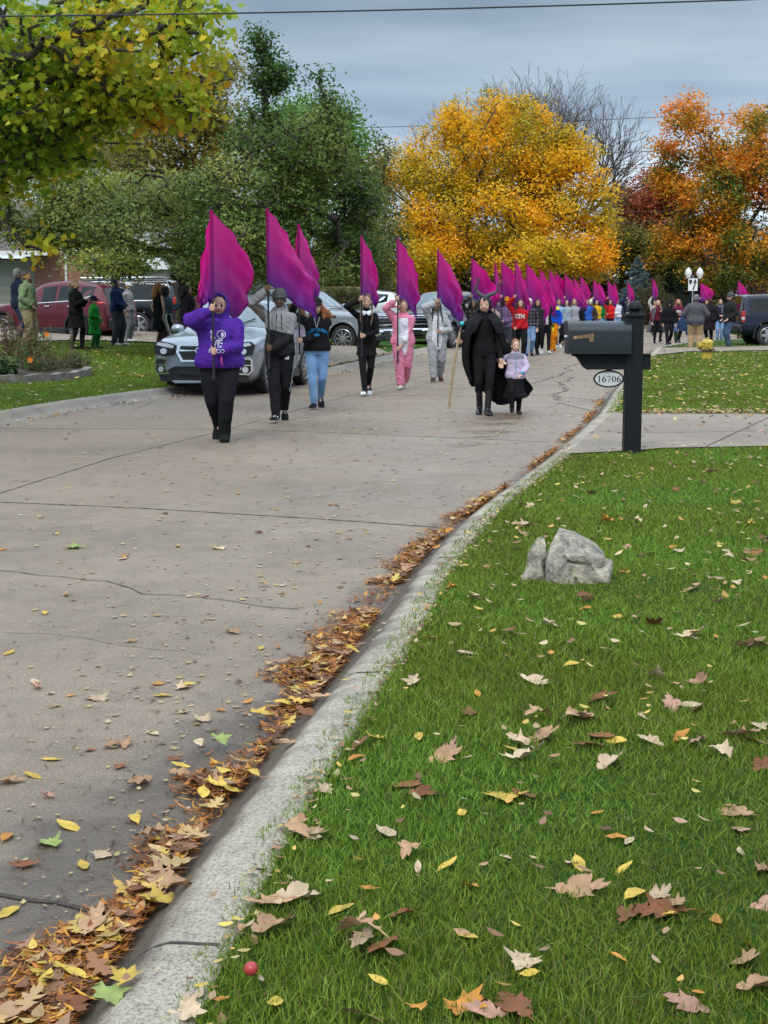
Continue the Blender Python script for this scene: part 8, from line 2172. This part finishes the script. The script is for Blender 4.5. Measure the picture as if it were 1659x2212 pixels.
LAWN_SET = [('tan oak', 1170, 1592, .17), ('pale oak', 1128, 1607, .13), ('yellow elm', 1110, 1620, .10), ('tan oak', 1165, 1552, .14), ('brown oak', 1290, 1510, .17), ('pale oak', 1315, 1650, .16), ('yellow maple', 1090, 1720, .15), ('brown oak', 1140, 1722, .12),
 ('tan oak', 1490, 1275, .15), ('pale oak', 1590, 1262, .12), ('orange elm', 1265, 1315, .09), ('yellow elm', 1235, 1436, .10), ('tan oak', 1240, 1560, .16), ('yellow elm', 905, 1590, .10), ('pink oak', 1450, 1520, .15), ('pale elm', 1490, 1522, .12), ('brown oak', 1505, 1530, .13),
 ('tan oak', 885, 1845, .13), ('tan oak', 590, 1950, .15), ('pale oak', 640, 1938, .16), ('tan oak', 585, 2005, .15), ('yellow elm', 735, 1965, .10), ('pale maple', 1130, 2080, .11), ('yellow elm', 1010, 2022, .10), ('yellow elm', 595, 2165, .10), ('tan elm', 780, 2195, .15),
 ('orange elm', 1335, 1810, .08), ('pale elm', 1360, 1815, .08), ('yellow elm', 1250, 1865, .09), ('tan oak', 670, 1800, .13), ('pale elm', 835, 1800, .12), ('orange elm', 770, 1640, .10), ('pink oak', 970, 1620, .10), ('brown oak', 1300, 1590, .15), ('yellow elm', 1330, 1600, .12),
 ('orange maple', 1310, 1125, .11), ('pale maple', 1465, 1190, .10), ('pink oak', 1355, 1180, .12), ('pale elm', 1010, 1410, .13), ('pale maple', 1180, 1355, .10), ('orange elm', 1190, 1410, .09), ('yellow maple', 1590, 1085, .10), ('pale oak', 1420, 1940, .10), ('tan oak', 1455, 1955, .14),
 ('orange elm', 1545, 1990, .10), ('yellow elm', 1370, 1935, .10), ('pink oak', 1600, 1790, .12), ('pink oak', 1635, 1600, .13), ('pale oak', 1640, 1570, .12), ('orange elm', 1470, 1590, .10), ('tan oak', 1640, 2135, .15), ('orange maple', 1010, 2170, .11), ('brown oak', 870, 1975, .10), ('orange elm', 1015, 1915, .09), ('yellow elm', 965, 1870, .10)]
def on_lawn(x, y): return G(x, y, LZ)
nl = 0
for key, x, y, sz in LAWN_SET:
    put_leaf(key, on_lawn(x, y), sz * random.uniform(.85, 1.0), .22, 'lawn'); nl += 1
kl_ = list(KINDS)
def rnd_lawn(y0, y1):
    while True:
        y = random.uniform(y0, y1); x = random.uniform(200, 1660); p = on_lawn(x, y)
        if abs(x - 542) < 75 and abs(y - 2092) < 60: continue
        if p.x > float(RX(p.y)) + .02 and not bool(in_driveway(np.array(p.x), np.array(p.y), .05)): return p
W1 = ['tan oak'] * 5 + ['pale oak'] * 2 + ['brown oak'] * 3 + ['pink oak'] * 2 + ['yellow elm'] * 4 + ['orange elm'] * 3 + ['tan elm'] * 4 + ['pale elm'] * 3 + ['orange maple'] + ['yellow maple'] * 2 + ['pale maple'] * 2
for (y0, y1, n) in ((1250, 2212, 78), (1000, 1260, 50)):
    for _ in range(n):
        put_leaf(random.choice(W1), rnd_lawn(y0, y1), None, .3, 'lawn'); nl += 1
ROAD_SET = [('green maple', 103, 1822, .10), ('pale maple', 210, 1508, .11), ('yellow elm', 150, 1785, .13), ('brown oak', 60, 1868, .10), ('yellow elm', 180, 1868, .09), ('yellow elm', 290, 1770, .10), ('tan oak', 305, 1690, .14), ('tan oak', 270, 1610, .11), ('yellow elm', 70, 1675, .10), ('pale elm', 330, 1583, .10), ('tan oak', 385, 1675, .12), ('pale maple', 435, 1555, .09),
 ('brown oak', 260, 1655, .08), ('yellow elm', 110, 1640, .09), ('yellow elm', 350, 1503, .10), ('pale elm', 75, 1473, .10), ('brown oak', 557, 1150, .09), ('orange elm', 515, 1067, .08), ('green maple', 163, 1183, .13), ('pale maple', 475, 1185, .10), ('pale elm', 265, 1207, .12), ('orange elm', 340, 1330, .06), ('tan oak', 500, 1365, .12), ('yellow elm', 20, 1410, .10), ('brown oak', 380, 1640, .07), ('tan oak', 15, 1690, .12), ('orange elm', 15, 1810, .09), ('yellow elm', 20, 1970, .10), ('yellow elm', 70, 2070, .13), ('tan oak', 640, 1215, .10), ('pale elm', 610, 1265, .08), ('tan oak', 240, 1612, .1), ('yellow elm', 405, 1480, .08)]
nr_ = 0
for key, x, y, sz in ROAD_SET:
    put_leaf(key, G(x, y, .004), sz * .95, .06, 'road'); nr_ += 1
for _ in range(55):
    y = 1000 + 900 * random.random() ** .8; x = random.uniform(0, 1000); p = G(x, y, .004)
    if p.x < float(RX(p.y)) - .5: put_leaf(random.choice(W1), p, random.uniform(.05, .09), .07, 'road'); nr_ += 1
GUT = [('tan oak', 200, 1998, .16), ('tan oak', 350, 1900, .16), ('brown oak', 370, 1880, .15), ('yellow elm', 240, 2022, .11), ('pale maple', 392, 1808, .10), ('tan oak', 330, 1800, .13), ('brown oak', 300, 1925, .15), ('yellow maple', 335, 1945, .12), ('tan oak', 380, 1945, .13), ('yellow elm', 440, 1712, .11), ('yellow elm', 500, 1705, .10), ('yellow maple', 470, 1695, .1), ('yellow elm', 545, 1672, .1), ('tan oak', 620, 1640, .13),
 ('yellow maple', 560, 1540, .12), ('green maple', 475, 1598, .09), ('pale elm', 430, 1605, .1), ('brown oak', 660, 1560, .14), ('tan oak', 690, 1530, .13), ('green maple', 240, 2205, .095), ('yellow maple', 275, 2180, .085), ('tan oak', 20, 2190, .16), ('yellow elm', 110, 2085, .11), ('yellow elm', 160, 2100, .10), ('yellow elm', 610, 1520, .1), ('yellow elm', 760, 1400, .09), ('orange elm', 700, 1450, .09), ('yellow elm', 850, 1290, .09), ('orange elm', 970, 1155, .12), ('brown oak', 155, 2170, .12), ('yellow elm', 100, 2120, .1)]
for key, x, y, sz in GUT:
    p = G(x, y, .035)
    e = float(rE0(p.y)); 
    p.z = .035 if p.x < e else .035 + min(.10, (p.x - e) * .75)
    put_leaf(key, p, sz * .95, .16, 'gutter')
put = MB().ball((0, 0, 0), (.016, .016, .0155), 14, 10); ap = put.build('fruit', mat('red_fruit', (.35, .04, .04), .35, var=.3, scale=20), None, 60); ap.location = G(542, 2092, .165)
tag(ap, 'small dark red crab apple lying in the grass near the kerb', 'fruit')

# uncountable litter: drifts of shredded leaves in the gutter, flecks on road and lawns
def litter(name, P, size, cols, shape, flat=True, up=2.5, curl=.5):
    n = len(P); sh = np.array(SHAPES[shape]); k = len(sh)
    a, b, c = rot_frames(n, up)
    s = (size * RNG.uniform(.55, 1.35, n))[:, None, None]
    V = P[:, None, :] + s * (sh[None, :, :1] * a[:, None, :] + sh[None, :, 1:] * b[:, None, :]) + s * curl * (sh[None, :, 1:] ** 2) * c[:, None, :]
    return np_mesh(name, V.reshape(-1, 3), np.arange(n * k), np.arange(n) * k, np.full(n, k), np.repeat(cols, k, 0))
def drift_width(Y):
    w = np.interp(Y, [2.5, 3.3, 3.7, 4.0, 4.6, 5.2, 6, 7.5, 9, 11, 14, 25, 50], [.40, .27, .11, .13, .20, .15, .23, .27, .22, .15, .10, .12, .2])
    return w * (1 + .45 * np.sin(Y * 3.1) * np.sin(Y * 1.23 + 1) + .25 * np.sin(Y * 9.3))
parts = []
for (y0, y1, den) in ((2.6, 6.5, 11500), (6.5, 12, 4800), (12, 24, 700), (24, 50, 70)):
    n = int((y1 - y0) * .6 * den * 1.4)
    Y = RNG.uniform(y0, y1, n); t = RNG.uniform(-.06, 1.7, n); W = drift_width(Y)
    d = .03 + t * W
    keep = (RNG.uniform(0, 1, n) < np.clip(1.15 - np.abs(t), 0.04, 1) ** 2) & ((np.sin(Y * 2.2) + np.sin(Y * 5.1 + 2) * .5 > -.45) | (RNG.uniform(0, 1, n) < .14))
    Y, d, W = Y[keep], d[keep], W[keep]
    X = rE0(Y) - d
    pile = np.clip(.028 * (1 - (d / (W + .01)) ** 2), 0, .028)
    Z = RNG.uniform(0, 1, len(Y)) * pile + .006 + np.where(d < 0, -d * .6, 0)
    parts.append((X, Y, Z, np.full(len(Y), .045 if y0 < 10 else .055)))
X, Y, Z, Sz = [np.concatenate(a) for a in zip(*parts)]
P = np.stack([X, Y, Z], -1); n = len(P)
pal = [(.05, .022, .012), (.17, .06, .018), (.36, .13, .03), (.52, .24, .035), (.64, .40, .04)]
half = RNG.uniform(0, 1, n) < .8
c = pick_cols(n, pal, np.clip(RNG.beta(1.6, 2.2, n), 0, 1), .25)
m1 = litter('leaf_litter', P[half], Sz[half] * 1.5, c[half] * np.array((.98, .93, .9)), 'sliver', up=4.0, curl=.3)
o = link('leaf_litter', m1, M['dryleaf']); tag(o, kind='stuff')
m2 = litter('leaf_litter', P[~half], Sz[~half] * .95, c[~half], 'oval', up=2.2, curl=.8)
o = link('leaf_litter', m2, M['dryleaf']); tag(o, kind='stuff')
k2 = RNG.choice(len(P), 520, replace=False)
P3_ = P[k2] + np.array((0, 0, .012)); c3 = pick_cols(520, [(.08, .035, .018), (.20, .085, .04), (.34, .19, .11), (.44, .29, .12), (.56, .38, .06)], RNG.uniform(0, 1, 520))
SHAPES['oakflat'] = [(x, y) for x, y in OAK]
o = link('leaf_litter', litter('leaf_litter', P3_[:260], np.full(260, .10), c3[:260], 'oakflat', up=3.5, curl=.5), M['dryleaf']); tag(o, kind='stuff')
o = link('leaf_litter', litter('leaf_litter', P3_[260:], np.full(260, .06), c3[260:], 'oval', up=3, curl=.6), M['dryleaf']); tag(o, kind='stuff')
# flecks on the road
n = 3600
Y = RNG.uniform(3, 45, n) ** 1.0; X = RNG.uniform(0, 1, n)
Xl, Xr = np.maximum(lE0(Y), XA(-30, Y)), rE0(Y) - .05
u = RNG.uniform(0, 1, n); X = Xl + (Xr - Xl) * (1 - (1 - u) ** 1.0) ** .72
P = np.stack([X, Y, np.full(n, .006)], -1)
cf = pick_cols(n, [(.12, .07, .04), (.26, .15, .07), (.36, .27, .17), (.45, .33, .1), (.40, .34, .26)], RNG.uniform(0, 1, n))
o = link('leaf_litter', litter('leaf_litter', P, np.clip(.014 + .0022 * Y, 0, .055) * RNG.uniform(.4, 1.4, n), cf, 'quad', up=6, curl=.3), M['dryleaf']); tag(o, kind='stuff')
# thin twigs and needles on the road
n = 1800
Y = RNG.uniform(3, 20, n); Xl, Xr = np.maximum(lE0(Y), XA(-30, Y)), rE0(Y) - .05; X = Xl + (Xr - Xl) * RNG.uniform(0, 1, n) ** .6
P = np.stack([X, Y, np.full(n, .005)], -1)
SHAPES['twig'] = [(0, -.5), (.02, 0), (0, .5), (-.02, 0)]
o = link('twig_litter', litter('twig_litter', P, np.full(n, .075), pick_cols(n, [(.06, .035, .02), (.14, .08, .045)], RNG.uniform(0, 1, n)), 'twig', up=9, curl=.1), M['dryleaf']); tag(o, kind='stuff')
# leaves on the lawns, driveway and left kerb
SHAPES['elmflat'] = [(x * 1.2, y) for x, y in ELM]
PS, SS = [], []
for (y0, y1, n, sz) in ((3, 6, 110, .04), (6, 15.4, 430, .055), (15.6, 19.6, 60, .08), (19.6, 52, 1250, .085)):
    Y = RNG.uniform(y0, y1, n); xl = RX(Y) - (0.25 if y0 < 10 else 0); X = xl + (XA(1690, Y) - xl) * RNG.uniform(0, 1, n)
    PS.append(np.stack([X, Y, np.full(n, .135 if y0 != 15.6 else .137) + RNG.uniform(0, .025, n) * (y0 != 15.6)], -1)); SS.append(np.full(n, sz))
# heaps of leaves along the edge of the far lawn and the kerb line
n = 500; Y = np.full(n, float(G(1500, 892, .13).y)) + RNG.normal(0, .10, n); X = RNG.uniform(XA(1310, 21), XA(1690, 21), n); PS.append(np.stack([X, Y, RNG.uniform(.13, .18, n)], -1)); SS.append(np.full(n, .07))
n = 520; Y = RNG.uniform(2.7, 15, n); X = RX(Y) + np.abs(RNG.normal(0, .05, n)) + .005; PS.append(np.stack([X, Y, RNG.uniform(.11, .135, n)], -1)); SS.append(np.full(n, .034))
n = 1500; Y = RNG.uniform(20, 48, n); X = LX(Y) - RNG.uniform(0, 1, n) * 9; k = X > XA(-30, Y); X, Y = X[k], Y[k]; PS.append(np.stack([X, Y, HL(X, Y) + .05], -1)); SS.append(np.full(len(X), .09))
n = 450; Y = RNG.uniform(19, 50, n); X = lE0(Y) + np.abs(RNG.normal(0, .18, n)) - .1; PS.append(np.stack([X, Y, np.full(n, .02)], -1)); SS.append(np.full(n, .08))
n = 160; t_ = RNG.uniform(0, 1, n); q0, q1 = GT(700, 795), GT(850, 762); PS.append(np.stack([q0.x + (q1.x - q0.x) * t_, q0.y + (q1.y - q0.y) * t_, np.full(n, .15)], -1)); SS.append(np.full(n, .12))
P = np.concatenate(PS); S_ = np.concatenate(SS); n = len(P)
cf = pick_cols(n, [(.14, .06, .03), (.24, .13, .07), (.36, .23, .14), (.44, .34, .22), (.50, .38, .08), (.42, .19, .04)], RNG.uniform(0, 1, n))
o = link('leaf_litter', litter('leaf_litter', P, S_, cf, 'elmflat', up=2.4, curl=.3), M['dryleaf']); tag(o, kind='stuff')
print('leaves as objects', nl, nr_, len(GUT), 'objects', len(bpy.data.objects))

# ---------------------------------------------------------------- say which leaf is which
def proj_px(p):
    d = p - Vector((0, 0, CAMZ)); f = d.y * _cp - d.z * _sp; u = d.y * _sp + d.z * _cp
    return IW / 2 + FPX * d.x / f, IH / 2 - FPX * u / f
_rk = G(1240, 1262, .12)
def leaf_spot(where, p):
    x, y = proj_px(p)
    if where == 'lawn':
        if (p.xy - _rk.xy).length < .45: return 'on the grass close to the boulder'
        if p.x - float(RX(p.y)) < .22: return 'in the kerb edge grass, ' + ('nearest' if y > 1800 else 'near' if y > 1500 else 'halfway' if y > 1250 else 'far')
        if y < 1120: return 'on the grass below the mailbox post'
        if y < 1400: return 'on the lawn ' + ('left of the boulder' if x < 1140 else 'right of the boulder' if x > 1350 else 'in front of the boulder')
        row = 'at the bottom of the photo' if y > 1980 else 'in the lower lawn' if y > 1690 else 'in the middle lawn'
        return f'{row}, ' + ('left part' if x < 800 else 'centre left' if x < 1050 else 'centre right' if x < 1350 else 'right part')
    if where == 'road':
        row = 'on the near road' if y > 1700 else 'on the middle road' if y > 1350 else 'far up the road'
        return row + (', left part' if x < 140 else ', centre left' if x < 280 else ', gutter side' if x > 480 else ', centre')
    return 'in the gutter drift, ' + ('at the bottom corner' if y > 2050 else 'near the front' if y > 1850 else 'halfway up' if y > 1600 else 'further up')
_by = {}
for o, word, where, p in LEAVES:
    _by.setdefault((word, leaf_spot(where, p)), []).append((proj_px(p)[0], o))
for (word, spot), L in _by.items():
    L.sort(key=lambda t: t[0]); n = len(L)
    names = {1: [''], 2: ['left ', 'right '], 3: ['leftmost ', 'middle ', 'rightmost ']}.get(n)
    for i, (_, o) in enumerate(L):
        tag(o, ((names[i] if names else '') + word + ' ' + spot), 'leaf', 'fallen leaves' if names else f'{word.replace("leaf", "leaves")} {spot}')
